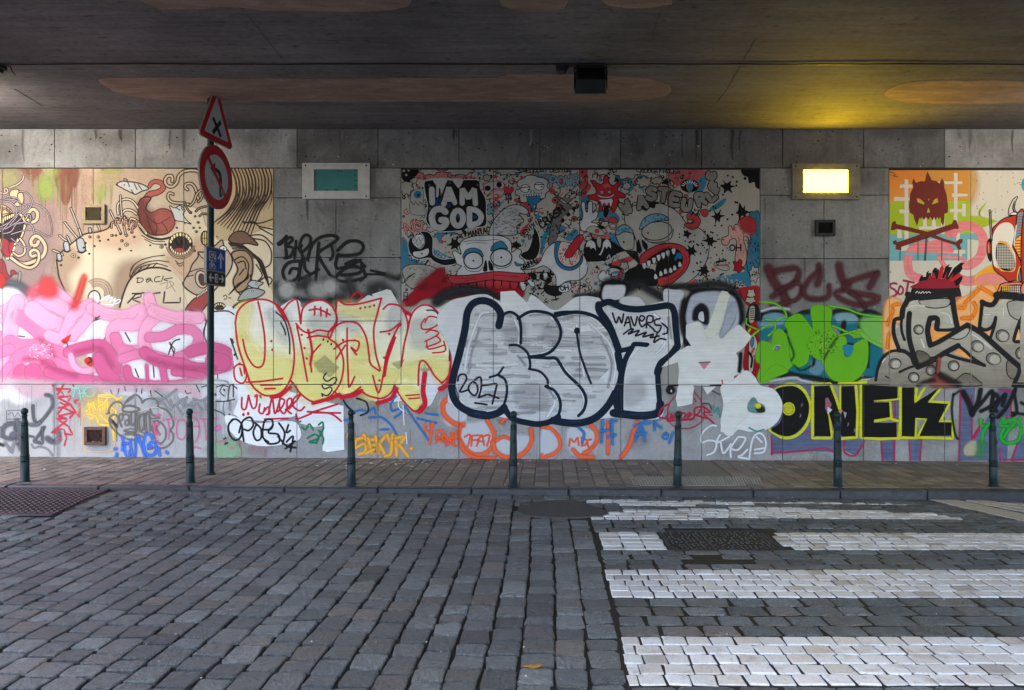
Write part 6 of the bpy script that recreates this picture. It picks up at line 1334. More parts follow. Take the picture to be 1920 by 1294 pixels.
# ---- paint films
def build_paint():
    boxes = np.array([e[2] for e in ELEMS]); n = len(ELEMS)
    lev = np.zeros(n, int)
    for i in range(n):
        b = boxes[i]; q = boxes[:i]
        ov = (q[:, 0] < b[2]) & (q[:, 2] > b[0]) & (q[:, 1] < b[3]) & (q[:, 3] > b[1])
        if ov.any(): lev[i] = lev[:i][ov].max() + 1
    step = min(LEVEL, 0.0075 / max(1, lev.max()))
    for g in GROUPS:
        V, F, Cc = [], [], []
        for ei in g['el']:
            vs, fs, _ = ELEMS[ei]; o = len(V)
            y = PAINT_Y - step * lev[ei]
            for px, py, al, col, rr in vs:
                V.append(((px - 960) * SX, y - rr * step * .6, CAM_Z + (647 - py) * SX)); Cc.append((*col, al))
            F += [tuple(i + o for i in f) for f in fs]
        if not V: continue
        bm = bmesh.new(); lay = bm.verts.layers.float_color.new('paint')
        bv = []
        for p, c in zip(V, Cc):
            w = bm.verts.new(p); w[lay] = c; bv.append(w)
        for f in F:
            try:
                fc = bm.faces.new([bv[i] for i in f])
            except ValueError: pass
        A = np.array(V); x0, x1 = A[:, 0].min() / SX + 960, A[:, 0].max() / SX + 960
        y0, y1 = 647 - (A[:, 2].max() - CAM_Z) / SX, 647 - (A[:, 2].min() - CAM_Z) / SX
        if g['parent'] != 'wall':
            bx0, by0, bx1, by1, _ = BOARDS[g['parent']]
            for k, sg, nrm in ((px_x(bx0 + 1), -1, 0), (px_x(bx1 - 1), 1, 0), (px_z(by0 + 1.5), 1, 2), (px_z(by1 - 1), -1, 2)):
                co = [0, 0, 0]; co[nrm] = k; no = [0, 0, 0]; no[nrm] = 1
                if not any((v.co[nrm] - k) * sg > 0 for v in bm.verts): continue
                bmesh.ops.bisect_plane(bm, geom=bm.verts[:] + bm.edges[:] + bm.faces[:], plane_co=co, plane_no=no, dist=1e-6, clear_outer=sg > 0, clear_inner=sg < 0)
        for lst, ax in ((JOINTS_V, 0), (JOINTS_H, 1)):
            for c, lo, hi in lst:
                rng_a, rng_b = ((x0, x1), (y0, y1)) if ax == 0 else ((y0, y1), (x0, x1))
                if not (rng_a[0] < c < rng_a[1]) or rng_b[1] < lo or rng_b[0] > hi: continue
                for s in (-GAP, GAP):
                    co = (px_x(c + s), 0, 0) if ax == 0 else (0, 0, px_z(c + s))
                    near = []
                    for fc in bm.faces:
                        vals = [w.co[0 if ax == 0 else 2] for w in fc.verts]
                        k = co[0] if ax == 0 else co[2]
                        if min(vals) < k < max(vals): near.append(fc)
                    ge = list({e for fc in near for e in fc.edges}); gv = list({w for fc in near for w in fc.verts})
                    if near: bmesh.ops.bisect_plane(bm, geom=near + ge + gv, plane_co=co, plane_no=(1, 0, 0) if ax == 0 else (0, 0, 1), dist=1e-6)
                dead = []
                a, b = (px_x(c - GAP), px_x(c + GAP)) if ax == 0 else (px_z(c + GAP), px_z(c - GAP))
                l2, h2 = (px_z(hi), px_z(lo)) if ax == 0 else (px_x(lo), px_x(hi))
                for fc in bm.faces:
                    m = fc.calc_center_median()
                    u, w = (m[0], m[2]) if ax == 0 else (m[2], m[0])
                    if a < u < b and l2 < w < h2: dead.append(fc)
                if dead: bmesh.ops.delete(bm, geom=dead, context='FACES')
        for fc in bm.faces:
            fc.normal_update()
            if fc.normal.y > 0: fc.normal_flip()
        par = wall if g['parent'] == 'wall' else murals[g['parent']]
        o = obj_bm(g['name'], bm, PAINT_MATS[g['mat']], par)
        o['label'] = g['label']
    return n, int(lev.max()), step
print('PAINT', build_paint())

# ---- bridge deck overhead
def mat_soffit():
    m = NT('board_marked_concrete', 0.85, 0.2)
    p = m.pos()
    board = m.noise(m.pos((0.35, 6, 1)), 1.4, 5, 0.65, 0.15)
    grain = m.noise(m.pos((2.0, 17, 1)), 1.0, 4, 0.7)
    big = m.noise(p, 0.7, 5, 0.6)
    c = m.ramp(big, [(0.3, lin((88, 85, 87))), (0.7, lin((120, 116, 116)))])
    c = m.mix(0.5, c, m.ramp(board, [(0.3, 0.3), (0.7, 0.66)]), 'OVERLAY'); c = m.mix(0.5, c, m.ramp(m.noise(p, 14, 6, 0.75), [(0.3, 0.28), (0.7, 0.7)]), 'OVERLAY')
    c = m.mix(0.5, c, m.ramp(grain, [(0.3, 0.34), (0.7, 0.6)]), 'OVERLAY')
    pit = m.ramp(m.noise(m.pos((4, 13, 1)), 1.7, 4, 0.7), [(0.33, 0.0), (0.39, 1.0)])
    c = m.mix(1.0, c, m.ramp(pit, [(0, 0.35), (1, 1.0)]), 'MULTIPLY')
    m.color(c)
    m.bump(m.math('ADD', m.math('ADD', m.math('MULTIPLY', grain, 0.4), m.math('MULTIPLY', board, 0.5)), m.math('MULTIPLY', pit, 0.35)), 0.55, 0.012)
    return m.m
M_SOFFIT = mat_soffit()
def mat_repair():
    m = NT('repair_mortar', 0.85, 0.2)
    f = m.noise(m.pos((1, 2.5, 1)), 2.4, 6, 0.65, 0.6); g = m.noise(m.pos(), 30, 5, 0.7)
    c = m.ramp(f, [(0.3, lin((124, 105, 94))), (0.55, lin((150, 127, 112))), (0.75, lin((172, 150, 136)))])
    m.color(m.mix(0.5, c, m.ramp(g, [(0.3, 0.36), (0.7, 0.6)]), 'OVERLAY')); m.bump(g, 0.4, 0.006)
    a = m.n('ShaderNodeAttribute'); a.attribute_name = 'paint'
    al = m.math('ADD', a.outputs['Alpha'], m.math('MULTIPLY', m.math('SUBTRACT', m.noise(m.pos(), 18, 5, 0.7), 0.5), 0.9))
    m.l(m.ramp(al, [(0.35, 0.0), (0.62, 0.92)]), m.b.inputs['Alpha'])
    return m.m
M_REPAIR = mat_repair()
deck = empty('bridge_deck', (0, -4, CEIL_Z)); tag(deck, 'dark board marked concrete bridge deck spanning overhead', 'bridge')
DECK_X0, DECK_X1 = -7.7, 15.0
def on_deck(o): o.parent = deck; o.matrix_parent_inverse = Matrix.Translation(-Vector(deck.location)); return o
DECK_PLAN = [(-7.7, -.035), (-7.7, -8.6), (15.0, -13.4), (15.0, -.035)]
bm = bmesh.new(); add_prism(bm, DECK_PLAN, CEIL_Z, CEIL_Z + 1.0)
for v in bm.verts: v.co = Vector((v.co.x, v.co.z, v.co.y))
bmesh.ops.recalc_face_normals(bm, faces=bm.faces[:])
on_deck(obj_bm('soffit', bm, M_SOFFIT))
bm = bmesh.new(); add_box(bm, ((DECK_X0 + DECK_X1) / 2, 0.26, CEIL_Z + 0.62), (DECK_X1 - DECK_X0, 0.55, 0.76)); on_deck(obj_bm('bearing_strip', bm, M_CORE))
def ceil_pt(px, py):
    d = (CEIL_Z - CAM_Z) * F_PX / (647 - py)
    return ((px - 960) * d / F_PX, d - D_WALL)
def ceil_sheet(name, pts, mat, t, jag=0.012, feather=0.05):
    P = smooth([ceil_pt(*p) for p in pts], True, step=0.06)
    q = random.Random(len(P)); n = len(P)
    P = [(x + q.uniform(-jag, jag), y + q.uniform(-jag, jag)) for x, y in P]
    ar = sum(P[k - 1][0] * P[k][1] - P[k][0] * P[k - 1][1] for k in range(n)); sg = 1 if ar > 0 else -1
    O = []
    for k in range(n):
        (xa, ya), (xb, yb) = P[k - 2], P[(k + 2) % n]; tx, ty = xb - xa, yb - ya; L = math.hypot(tx, ty) or 1
        f = feather * q.uniform(.6, 1.4); O.append((P[k][0] + ty / L * sg * f, P[k][1] - tx / L * sg * f))
    bm = bmesh.new(); lay = bm.verts.layers.float_color.new('paint')
    vi = [bm.verts.new((x, y, CEIL_Z - t)) for x, y in P]; vo = [bm.verts.new((x, y, CEIL_Z - .0008)) for x, y in O]
    for v in vi: v[lay] = (1, 1, 1, 1)
    for v in vo: v[lay] = (1, 1, 1, 0)
    for tr in tessellate_polygon([[Vector((x, y, 0)) for x, y in P]]):
        try: bm.faces.new([vi[k] for k in tr])
        except ValueError: pass
    for k in range(n): bm.faces.new((vi[k], vi[(k + 1) % n], vo[(k + 1) % n], vo[k]))
    for f in bm.faces:
        f.normal_update()
        if f.normal.z > 0: f.normal_flip()
    return on_deck(obj_bm(name, bm, mat))
for pts in ([(186, 150), (205, 147), (300, 146), (560, 148), (800, 147), (935, 147), (950, 140), (1100, 140), (1200, 147), (1250, 160), (1252, 172), (1220, 185), (1100, 190), (800, 189), (480, 190), (300, 186), (220, 172)],
            [(1660, 176), (1690, 158), (1740, 152), (1840, 152), (2000, 154), (2200, 160), (2220, 175), (2100, 190), (1900, 193), (1760, 193), (1680, 187)],
            [(270, -14), (290, 10), (320, 16), (370, 15), (430, 9), (480, 16), (560, 19), (680, 19), (750, 14), (770, 2), (740, -14), (500, -22)],
            [(938, -8), (946, 10), (980, 19), (1040, 19), (1062, 10), (1066, -4), (1010, -16)], [(1130, -4), (1145, 8), (1190, 14), (1240, 10), (1262, 2), (1250, -12), (1180, -16)]):
    ceil_sheet('repair_patch', pts, M_REPAIR, 0.006)
for pts in ([(450, 13), (492, 63), (530, 112), (555, 140)], [(1416, 75), (1390, 120), (1365, 165), (1345, 192)], [(1240, 20), (1232, 45), (1224, 68)], [(1918, 78), (1880, 106), (1842, 134)], [(27, 167), (52, 182), (80, 199)], [(665, 196), (690, 224)]):
    bm = bmesh.new(); add_tube(bm, [(*ceil_pt(*p), CEIL_Z - 0.001) for p in pts], 0.004, 6); on_deck(obj_bm('formwork_seam', bm, M_SOFFIT))

# ---- ground
def sstep(t): t = max(0.0, min(1.0, t)); return t * t * (3 - 2 * t)
KERB_Y = -2.2           # front of the kerb
def road_z(x, y):
    s = sstep((y + 4.4) / 2.1)
    return s * (0.055 - 0.0135 * max(-9, min(9, x)))
def pave_z(x, y=0.0): return 0.126 - 0.005 * x - 0.010 * max(0.0, -y) / 2.0
def road_pt(px, py):
    d = CAM_Z * F_PX / (py - 647)
    for _ in range(12):
        x, y = (px - 960) * d / F_PX, d - D_WALL
        d = (CAM_Z - road_z(x, y)) * F_PX / (py - 647)
    return x, y
def pave_pt(px, py):
    d = 9.0
    for _ in range(10): d = (CAM_Z - pave_z((px - 960) * d / F_PX, d - D_WALL)) * F_PX / (py - 647)
    return (px - 960) * d / F_PX, d - D_WALL

def sheet(name, x0, x1, y0, y1, nx, ny, zf, mat, parent=None):
    V = [(x0 + (x1 - x0) * i / nx, y0 + (y1 - y0) * j / ny) for j in range(ny + 1) for i in range(nx + 1)]
    V = [(x, y, zf(x, y)) for x, y in V]
    F = [(j * (nx + 1) + i, j * (nx + 1) + i + 1, (j + 1) * (nx + 1) + i + 1, (j + 1) * (nx + 1) + i) for j in range(ny) for i in range(nx)]
    return obj_data(name, V, F, mat, parent, True)

def mat_mortar():
    m = NT('joint_grit', 0.75, 0.4); f = m.noise(m.pos(), 60, 5, 0.7); g = m.noise(m.pos(), 2.5, 4, 0.6)
    c = m.ramp(f, [(0.3, lin((14, 14, 15))), (0.6, lin((30, 29, 29))), (0.74, lin((62, 58, 56)))])
    m.color(m.mix(0.4, c, m.ramp(g, [(0.3, 0.3), (0.7, 0.6)]), 'SOFT_LIGHT')); m.bump(f, 0.7, 0.01); return m.m
M_MORTAR = mat_mortar()
M_SAND = plain('joint_sand', lin((120, 110, 98)), 0.95, var=0.3, scale=40)
M_FIELD = plain('far_ground', lin((92, 90, 88)), 0.9, var=0.2, scale=0.4)

def mat_cobble():
    m = NT('cobble_stone', 0.5, 0.65)
    r = island_random(m); o = m.coord()
    g = m.n('ShaderNodeNewGeometry')
    off = m.n('ShaderNodeVectorMath', operation='ADD')
    cmb = m.n('ShaderNodeCombineXYZ'); m.l(m.math('MULTIPLY', r, 31.0), cmb.inputs[2]); m.l(g.outputs['Position'], off.inputs[0]); m.l(cmb.outputs[0], off.inputs[1])
    rot = m.n('ShaderNodeVectorRotate', rotation_type='Z_AXIS'); m.l(off.outputs[0], rot.inputs[0]); m.l(m.math('MULTIPLY', r, 19.0), rot.inputs['Angle'])
    mp = m.n('ShaderNodeMapping'); mp.inputs['Scale'].default_value = (1, 2.6, 1); m.l(rot.outputs[0], mp.inputs[0])
    f = m.noise(mp.outputs[0], 20, 8, 0.72, 0.9); fine = m.noise(mp.outputs[0], 80, 5, 0.75)
    base = m.ramp(r, [(0.0, lin((84, 90, 92))), (0.14, lin((104, 109, 111))), (0.26, lin((72, 77, 80))), (0.38, lin((95, 97, 96))), (0.5, lin((90, 96, 99))), (0.6, lin((99, 96, 91))), (0.66, lin((78, 84, 87))), (0.76, lin((108, 113, 114))), (0.86, lin((88, 84, 82))), (0.9, lin((94, 99, 101))), (0.97, lin((105, 96, 91)))], 'CONSTANT')
    base = m.mix(0.9, base, m.ramp(m.math('FRACT', m.math('MULTIPLY', r, 37.7)), [(0.0, 0.55), (0.5, 0.9), (1.0, 1.35)]), 'MULTIPLY')
    c = m.mix(1.0, base, m.ramp(f, [(0.3, 0.12), (0.5, 0.46), (0.7, 0.9)]), 'OVERLAY')
    c = m.mix(0.85, c, m.ramp(fine, [(0.32, 0.2), (0.68, 0.8)]), 'OVERLAY')
    veins = m.ramp(m.noise(mp.outputs[0], 13, 4, 0.6, 2.5), [(0.475, 0.0), (0.5, 1.0), (0.525, 0.0)])
    c = m.mix(m.math('MULTIPLY', veins, 0.3), c, lin((170, 172, 176)))
    rust = m.ramp(m.noise(m.pos(), 2.2, 4, 0.6), [(0.62, 0.0), (0.74, 0.45)])
    c = m.mix(rust, c, lin((112, 84, 58)))
    m.color(c)
    m.l(m.ramp(m.noise(m.pos(), 1.3, 4, 0.6), [(0.35, 0.20), (0.65, 0.42)]), m.b.inputs['Roughness'])
    m.bump(m.math('ADD', f, m.math('MULTIPLY', fine, 0.35)), 1.0, 0.035)
    return m.m
def mat_marble():
    m = NT('white_stone', 0.45, 0.45)
    r = island_random(m); g = m.n('ShaderNodeNewGeometry')
    off = m.n('ShaderNodeVectorMath', operation='ADD'); cmb = m.n('ShaderNodeCombineXYZ'); m.l(m.math('MULTIPLY', r, 31.0), cmb.inputs[2]); m.l(g.outputs['Position'], off.inputs[0]); m.l(cmb.outputs[0], off.inputs[1])
    rot = m.n('ShaderNodeVectorRotate', rotation_type='Z_AXIS'); m.l(off.outputs[0], rot.inputs[0]); m.l(m.math('MULTIPLY', r, 19.0), rot.inputs['Angle'])
    mp = m.n('ShaderNodeMapping'); mp.inputs['Scale'].default_value = (1, 3.2, 1); m.l(rot.outputs[0], mp.inputs[0])
    f = m.noise(mp.outputs[0], 9, 6, 0.65, 1.2); fine = m.noise(mp.outputs[0], 60, 4, 0.7)
    base = m.ramp(r, [(0.0, lin((203, 203, 202))), (0.3, lin((215, 215, 216))), (0.55, lin((203, 199, 195))), (0.75, lin((212, 211, 211))), (0.9, lin((190, 185, 180))), (0.96, lin((166, 162, 158)))], 'CONSTANT')
    st = m.ramp(f, [(0.3, 0.75), (0.42, 0.0), (0.62, 0.0), (0.75, 0.55)])
    c = m.mix(m.math('MULTIPLY', st, 0.8), base, lin((158, 136, 118)))
    c = m.mix(m.ramp(m.noise(mp.outputs[0], 6, 3, 0.5, 2.2), [(0.48, 0.0), (0.5, 0.4), (0.52, 0.0)]), c, lin((120, 116, 114)))
    c = m.mix(m.ramp(m.noise(m.pos(), 5, 5, 0.7), [(0.52, 0.0), (0.74, 0.7)]), c, lin((124, 116, 108)))
    m.color(c); m.bump(m.math('ADD', f, m.math('MULTIPLY', fine, 0.5)), 0.5, 0.006)
    return m.m
def mat_paver():
    m = NT('pavement_brick', 0.7, 0.35)
    r = island_random(m); f = m.noise(m.pos(), 22, 6, 0.7); big = m.noise(m.pos(), 0.9, 4, 0.6)
    base = m.ramp(r, [(0.0, lin((121, 112, 104))), (0.2, lin((107, 99, 94))), (0.4, lin((132, 121, 110))), (0.55, lin((114, 107, 101))), (0.7, lin((124, 108, 100))), (0.85, lin((99, 92, 88)))], 'CONSTANT')
    c = m.mix(0.6, base, m.ramp(f, [(0.3, 0.32), (0.7, 0.66)]), 'OVERLAY'); c = m.mix(0.6, c, m.ramp(big, [(0.3, 0.3), (0.7, 0.64)]), 'SOFT_LIGHT')
    m.color(c); m.l(m.ramp(big, [(0.35, 0.5), (0.65, 0.75)]), m.b.inputs['Roughness']); m.bump(f, 0.4, 0.005); return m.m
M_COB, M_WHITE, M_PAVER = mat_cobble(), mat_marble(), mat_paver()

ground = sheet('ground', -300, 300, -300, 300, 1, 1, lambda x, y: -0.45, M_FIELD); tag(ground, 'flat grey ground beyond the underpass', None, kind='structure')
road = sheet('road', -13, 13, -16, KERB_Y + 0.05, 90, 70, lambda x, y: road_z(x, y) - (0.018 if x < 0.45 + 0.045 * (y + 6.8) else 0.008), M_MORTAR); tag(road, 'grey cobbled road under the bridge', None, kind='structure')
crosswalk = empty('crosswalk', (2.6, -5.5, 0)); tag(crosswalk, 'zebra crossing of white stone bands set in the cobbles', None, kind='structure')
pavement = sheet('pavement', -13.5, 13.5, KERB_Y + 0.1, 0.02, 60, 8, lambda x, y: pave_z(x, y) - 0.010, M_SAND); tag(pavement, 'brown brick pavement along the graffiti wall', None, kind='structure')

def stone_mesh(sx, sy, seed, dome=0.05, round_=0.10, depth=0.05, jit=0.05):
    """a stone about sx by sy metres, top at z=0: eight-cornered outline, worn edge, slightly domed and tilted top"""
    q = random.Random(seed); c = round_
    o = [(-.5 + c, -.5), (.5 - c, -.5), (.5, -.5 + c), (.5, .5 - c), (.5 - c, .5), (-.5 + c, .5), (-.5, .5 - c), (-.5, -.5 + c)]
    o = [((x + q.uniform(-jit, jit)) * sx, (y + q.uniform(-jit, jit)) * sy) for x, y in o]
    tx, ty = q.uniform(-.012, .012), q.uniform(-.012, .012)
    e = min(sx, sy) * q.uniform(.04, .065); h = min(sx, sy) * dome
    V = [(x, y, -depth) for x, y in o] + [(x, y, -e * .6 + tx * x + ty * y) for x, y in o]
    V += [(x * (1 - 2 * e / sx), y * (1 - 2 * e / sy), tx * x + ty * y + q.uniform(-.0008, .0008)) for x, y in o] + [(q.uniform(-.1, .1) * sx, q.uniform(-.1, .1) * sy, h)]
    F = []
    for k in range(8):
        k2 = (k + 1) % 8
        F += [(k, k2, 8 + k2, 8 + k), (8 + k, 8 + k2, 16 + k2, 16 + k), (16 + k, 16 + k2, 24)]
    return V, F

def lay(stones, name, mat, parent, zf, limit=300, **kw):
    """stones: (x, y, sx, sy, rot). The ones that show largest become objects of their own, the rest one joined part."""
    def size(s):
        d = s[1] + D_WALL
        if d < 3.2: return -1
        px, py = 960 + s[0] * F_PX / d, 647 + CAM_Z * F_PX / d
        if not (-15 < px < 1935) or py > 1302: return -1
        return s[2] * s[3] / d ** 3
    order = sorted(stones, key=size, reverse=True)
    variants = [[] for _ in range(10)]
    protos = []
    for k in range(10):
        V, F = stone_mesh(1.0, 1.0, 100 + k, depth=0.35, **kw)
        me = bpy.data.meshes.new(name); me.from_pydata(V, [], F); me.materials.append(mat)
        protos.append(me)
    q = random.Random(5); n = 0
    JV, JF = [], []
    for s in order:
        z = zf(s[0], s[1]) + q.uniform(-.002, .002)
        if n < limit and size(s) > 0:
            o = bpy.data.objects.new(name, protos[q.randrange(10)])
            o.location = (s[0], s[1], z); flip = q.choice((0, math.pi))
            o.rotation_euler = (q.uniform(-.006, .006), q.uniform(-.006, .006), s[4] + flip); o.scale = (s[2], s[3], min(s[2], s[3]))
            link(o); o.parent = parent; o.matrix_parent_inverse = Matrix.Translation(-Vector(parent.location)); n += 1
        else:
            V, F = stone_mesh(s[2], s[3], q.random(), depth=0.05, **kw); b = len(JV); ca, sa = math.cos(s[4]), math.sin(s[4])
            JV += [(s[0] + x * ca - y * sa, s[1] + x * sa + y * ca, z + zz) for x, y, zz in V]; JF += [tuple(i + b for i in f) for f in F]
    if JV:
        o = obj_data(name, JV, JF, mat, None, False); o.parent = parent; o.matrix_parent_inverse = Matrix.Translation(-Vector(parent.location)); o['kind'] = 'stuff'

# cobbles left of the crossing: courses run towards the wall
SKEW = 0.045
UB = 0.575
MANHOLE_L = (-5.35, -2.72, 1.02, 0.55)      # x, y, half sizes of the iron cover by the kerb
def in_rect(x, y, r, pad=0.0): return abs(x - r[0]) < r[2] + pad and abs(y - r[1]) < r[3] + pad
PATCH = [road_pt(*p) for p in ((975, 944), (1010, 940), (1090, 938), (1105, 948), (1130, 956), (1142, 958), (1135, 966), (1075, 970), (1000, 968), (970, 958))]
def inside(poly, x, y):
    r = False
    for i in range(len(poly)):
        (x1, y1), (x2, y2) = poly[i - 1], poly[i]
        if (y1 > y) != (y2 > y) and x < (x2 - x1) * (y - y1) / (y2 - y1) + x1: r = not r
    return r
dark, white = [], []
u = UB - 0.006; col_i = 0
while u > -11.5:
    w = rng.uniform(.165, .19)
    y = -9.2 + rng.uniform(0, .15); wob = rng.uniform(0, 6.28)
    while y < KERB_Y - 0.28:
        L = rng.choice((.15, .17, .19, .205, .22, .24)) * rng.uniform(.95, 1.05)
        yc = y + L / 2; xc = u - w / 2 + SKEW * (yc + D_WALL - 4) + 0.016 * math.sin(yc * 1.1 + 1)
        if not in_rect(xc, yc, MANHOLE_L, .04) and not inside(PATCH, xc, yc):
            dark.append((xc, yc, w - rng.uniform(.010, .020), L - rng.uniform(.014, .024), -SKEW + rng.uniform(-.03, .03)))
        y += L
    u -= w; col_i += 1
# gutter course along the kerb
x = -12.5
while x < 12.5:
    L = rng.uniform(.26, .36)
    for yy, hh in ((KERB_Y - .075, .13), (KERB_Y - .21, .12)):
        if not in_rect(x + L / 2, yy, MANHOLE_L, .03): dark.append((x + L / 2, yy, L - .015, hh, rng.uniform(-.01, .01)))
    x += L
# crossing: rows parallel to the wall
def row_edge(y): return UB + SKEW * (y + D_WALL - 4) + 0.016 * math.sin(y * 1.1 + 1) + .004
BANDS = [(-6.89, -6.24, 5), (-5.53, -4.88, 5), (-4.30, -3.73, 5), (-3.25, -2.63, 5)]
MAN = (0, 0, 0, 0)
mx0, my0 = road_pt(1222, 1030); mx1, my1 = road_pt(1462, 984)
MAN = ((1.30 + 2.22) / 2, (-4.33 - 3.68) / 2, (2.22 - 1.30) / 2, (4.33 - 3.68) / 2)
PIT = [road_pt(*p) for p in ((1287, 1046), (1300, 1040), (1370, 1039), (1392, 1044), (1400, 1054), (1370, 1062), (1310, 1063))]
PIT_C = [sum(p[k] for p in PIT) / len(PIT) for k in (0, 1)]; PIT_IN = [(PIT_C[0] + (x - PIT_C[0]) * .75, PIT_C[1] + (y - PIT_C[1]) * .75) for x, y in PIT]
def dark_row(y, h, x0, x1=8.5):
    x = x0 + 0.01
    while x < x1:
        L = rng.uniform(.19, .29)
        if x == x0 + .01: L *= rng.uniform(.6, 1)
        xc = x + L / 2
        if not in_rect(xc, y, MAN, .04) and not inside(PIT_IN, xc, y) and not inside(PATCH, xc, y): dark.append((xc, y, L - rng.uniform(.014, .026), h - .020, rng.uniform(-.015, .015)))
        x += L
def white_row(y, h, x0, x1=8.5, w=.132, stack=False):
    x = x0 + (0 if stack else rng.uniform(-.005, .008)); first_ = not stack
    while x < x1:
        L = w * (1 if stack else rng.uniform(.88, 1.14)) * (rng.choice((.5, .75, 1)) if first_ else 1); first_ = False; xc = x + L / 2
        if not in_rect(xc, y, MAN, .05): white.append((xc, y, L - rng.uniform(.008, .014), h - rng.uniform(.008, .014), -0.03 + rng.uniform(-.015, .015)))
        x += L
def fill_dark(y0, y1, rows):
    h = (y1 - y0) / rows
    for k in range(rows): dark_row(y0 + h * (k + .5), h, row_edge(y0 + h * (k + .5)))
fill_dark(-9.2, -6.90, 14)
for y0, y1, n in BANDS[:2]:
    h = (y1 - y0) / n
    for k in range(n): white_row(y0 + h * (k + .5), h, row_edge(y0 + h * (k + .5)))
fill_dark(-6.235, -5.535, 4); fill_dark(-4.875, -4.305, 4)
y0, y1, n = BANDS[2]; h = (y1 - y0) / n
for k in range(n):
    yc = y0 + h * (k + .5)
    white_row(yc, h, row_edge(yc) + .04, 1.30, .175, True); white_row(yc, h, 2.22 - .06 * k, 8.5)
fill_dark(-3.725, -3.275, 3)
W5 = [road_pt(*q) for q in ((1087, 936), (1300, 934), (1500, 931.5), (1620, 936), (1695, 945.5), (1600, 945.5), (1450, 944), (1300, 947), (1200, 947.5), (1092, 942))]
W4 = [road_pt(*q) for q in ((1108, 969), (1140, 958), (1300, 953), (1420, 950), (1560, 954.5), (1700, 960.5), (1760, 963), (1806, 975), (1700, 973), (1500, 969), (1300, 972), (1110, 973))]
yy = -3.27
while yy < KERB_Y - .26:
    h = .098; yc = yy + h / 2; x = row_edge(yc) + .01
    while x < 8.5:
        probe = inside(W4, x + .066, yc) or inside(W5, x + .066, yc)
        L = .132 * rng.uniform(.9, 1.12) if probe else rng.uniform(.15, .2); xc = x + L / 2
        if inside(W4, xc, yc) or inside(W5, xc, yc): white.append((xc, yc, L - .010, h - .010, rng.uniform(-.02, .02)))
        elif not inside(PATCH, xc, yc): dark.append((xc, yc, L - rng.uniform(.010, .018), h - .010, rng.uniform(-.015, .015)))
        x += L
    yy += h
lay(dark, 'cobble', M_COB, road, road_z, 300, dome=.004, round_=.09)
lay(white, 'white_cobble', M_WHITE, crosswalk, road_z, 300, dome=.002, round_=.06)

# pavement bricks
TACT = [pave_pt(*p) for p in ((1180, 909), (1430, 909), (1420, 863), (1150, 863))]
RIB = [pave_pt(*p) for p in ((1290, 894), (1368, 894), (1328, 863.5), (1246, 863.5))]
STUD = [pave_pt(*p) for p in ((1188, 909.5), (1432, 909.5), (1424, 894), (1178, 894))]
bricks = []
u = -11.6
while u < 11.6:
    w = .168; y = KERB_Y + 0.16 + rng.uniform(0, .05); n = 0
    while y < -0.01:
        L = min(.222 + rng.uniform(-.004, .004), -0.006 - y)
        if L > .05:
            yc = y + L / 2; xc = u + SKEW * (yc + 2.0)
            if not inside(RIB, xc, yc) and not inside(STUD, xc, yc): bricks.append((xc, yc, w - .010, L - .009, -SKEW + rng.uniform(-.01, .01)))
        y += L
    u += w
lay(bricks, 'paving_brick', M_PAVER, pavement, pave_z, 300, dome=.01, round_=.05, jit=.02)
M_TACT = plain('tactile_concrete', lin((132, 126, 118)), 0.8, var=0.2, scale=50)
def quad_pt(q, s, t):
    a, b, c, d = [Vector(p) for p in q]
    return (a.lerp(b, s)).lerp(d.lerp(c, s), t)
bm = bmesh.new()
for k in range(16):
    s = (k + .25) / 16; s2 = s + .028
    P = [quad_pt(RIB, s, 0), quad_pt(RIB, s2, 0), quad_pt(RIB, s2, 1), quad_pt(RIB, s, 1)]
    lo = [bm.verts.new((p.x, p.y, pave_z(p.x, p.y) - .004)) for p in P]; hi = [bm.verts.new((p.x, p.y, pave_z(p.x, p.y) + .006)) for p in P]
    bm.faces.new(hi)
    for i in range(4): bm.faces.new((lo[i], lo[(i + 1) % 4], hi[(i + 1) % 4], hi[i]))
o = obj_bm('tactile_ribs', bm, M_TACT, pavement); o['kind'] = 'stuff'
bm = bmesh.new()
for i in range(46):
    for j in range(7):
        p = quad_pt(STUD, (i + .5) / 46, (j + .5) / 7); z = pave_z(p.x, p.y)
        r1, r2 = .015, .009
        lo = [bm.verts.new((p.x + r1 * math.cos(a), p.y + r1 * math.sin(a), z - .002)) for a in np.linspace(0, 2 * math.pi, 7)[:-1]]; hi = [bm.verts.new((p.x + r2 * math.cos(a), p.y + r2 * math.sin(a), z + .006)) for a in np.linspace(0, 2 * math.pi, 7)[:-1]]
        bm.faces.new(hi)
        for k in range(6): bm.faces.new((lo[k], lo[(k + 1) % 6], hi[(k + 1) % 6], hi[k]))
o = obj_bm('tactile_studs', bm, M_TACT, pavement); o['kind'] = 'stuff'
for nm, Q in (('tactile_tile', RIB), ('tactile_tile', STUD)):
    P = [Vector(p) for p in Q]; V = [(p.x, p.y, pave_z(p.x, p.y) - .003) for p in P] + [(p.x, p.y, pave_z(p.x, p.y) - .05) for p in P]
    obj_data(nm, V, [(0, 1, 2, 3)] + [(4 + i, 4 + (i + 1) % 4, (i + 1) % 4, i) for i in range(4)], M_TACT, pavement)

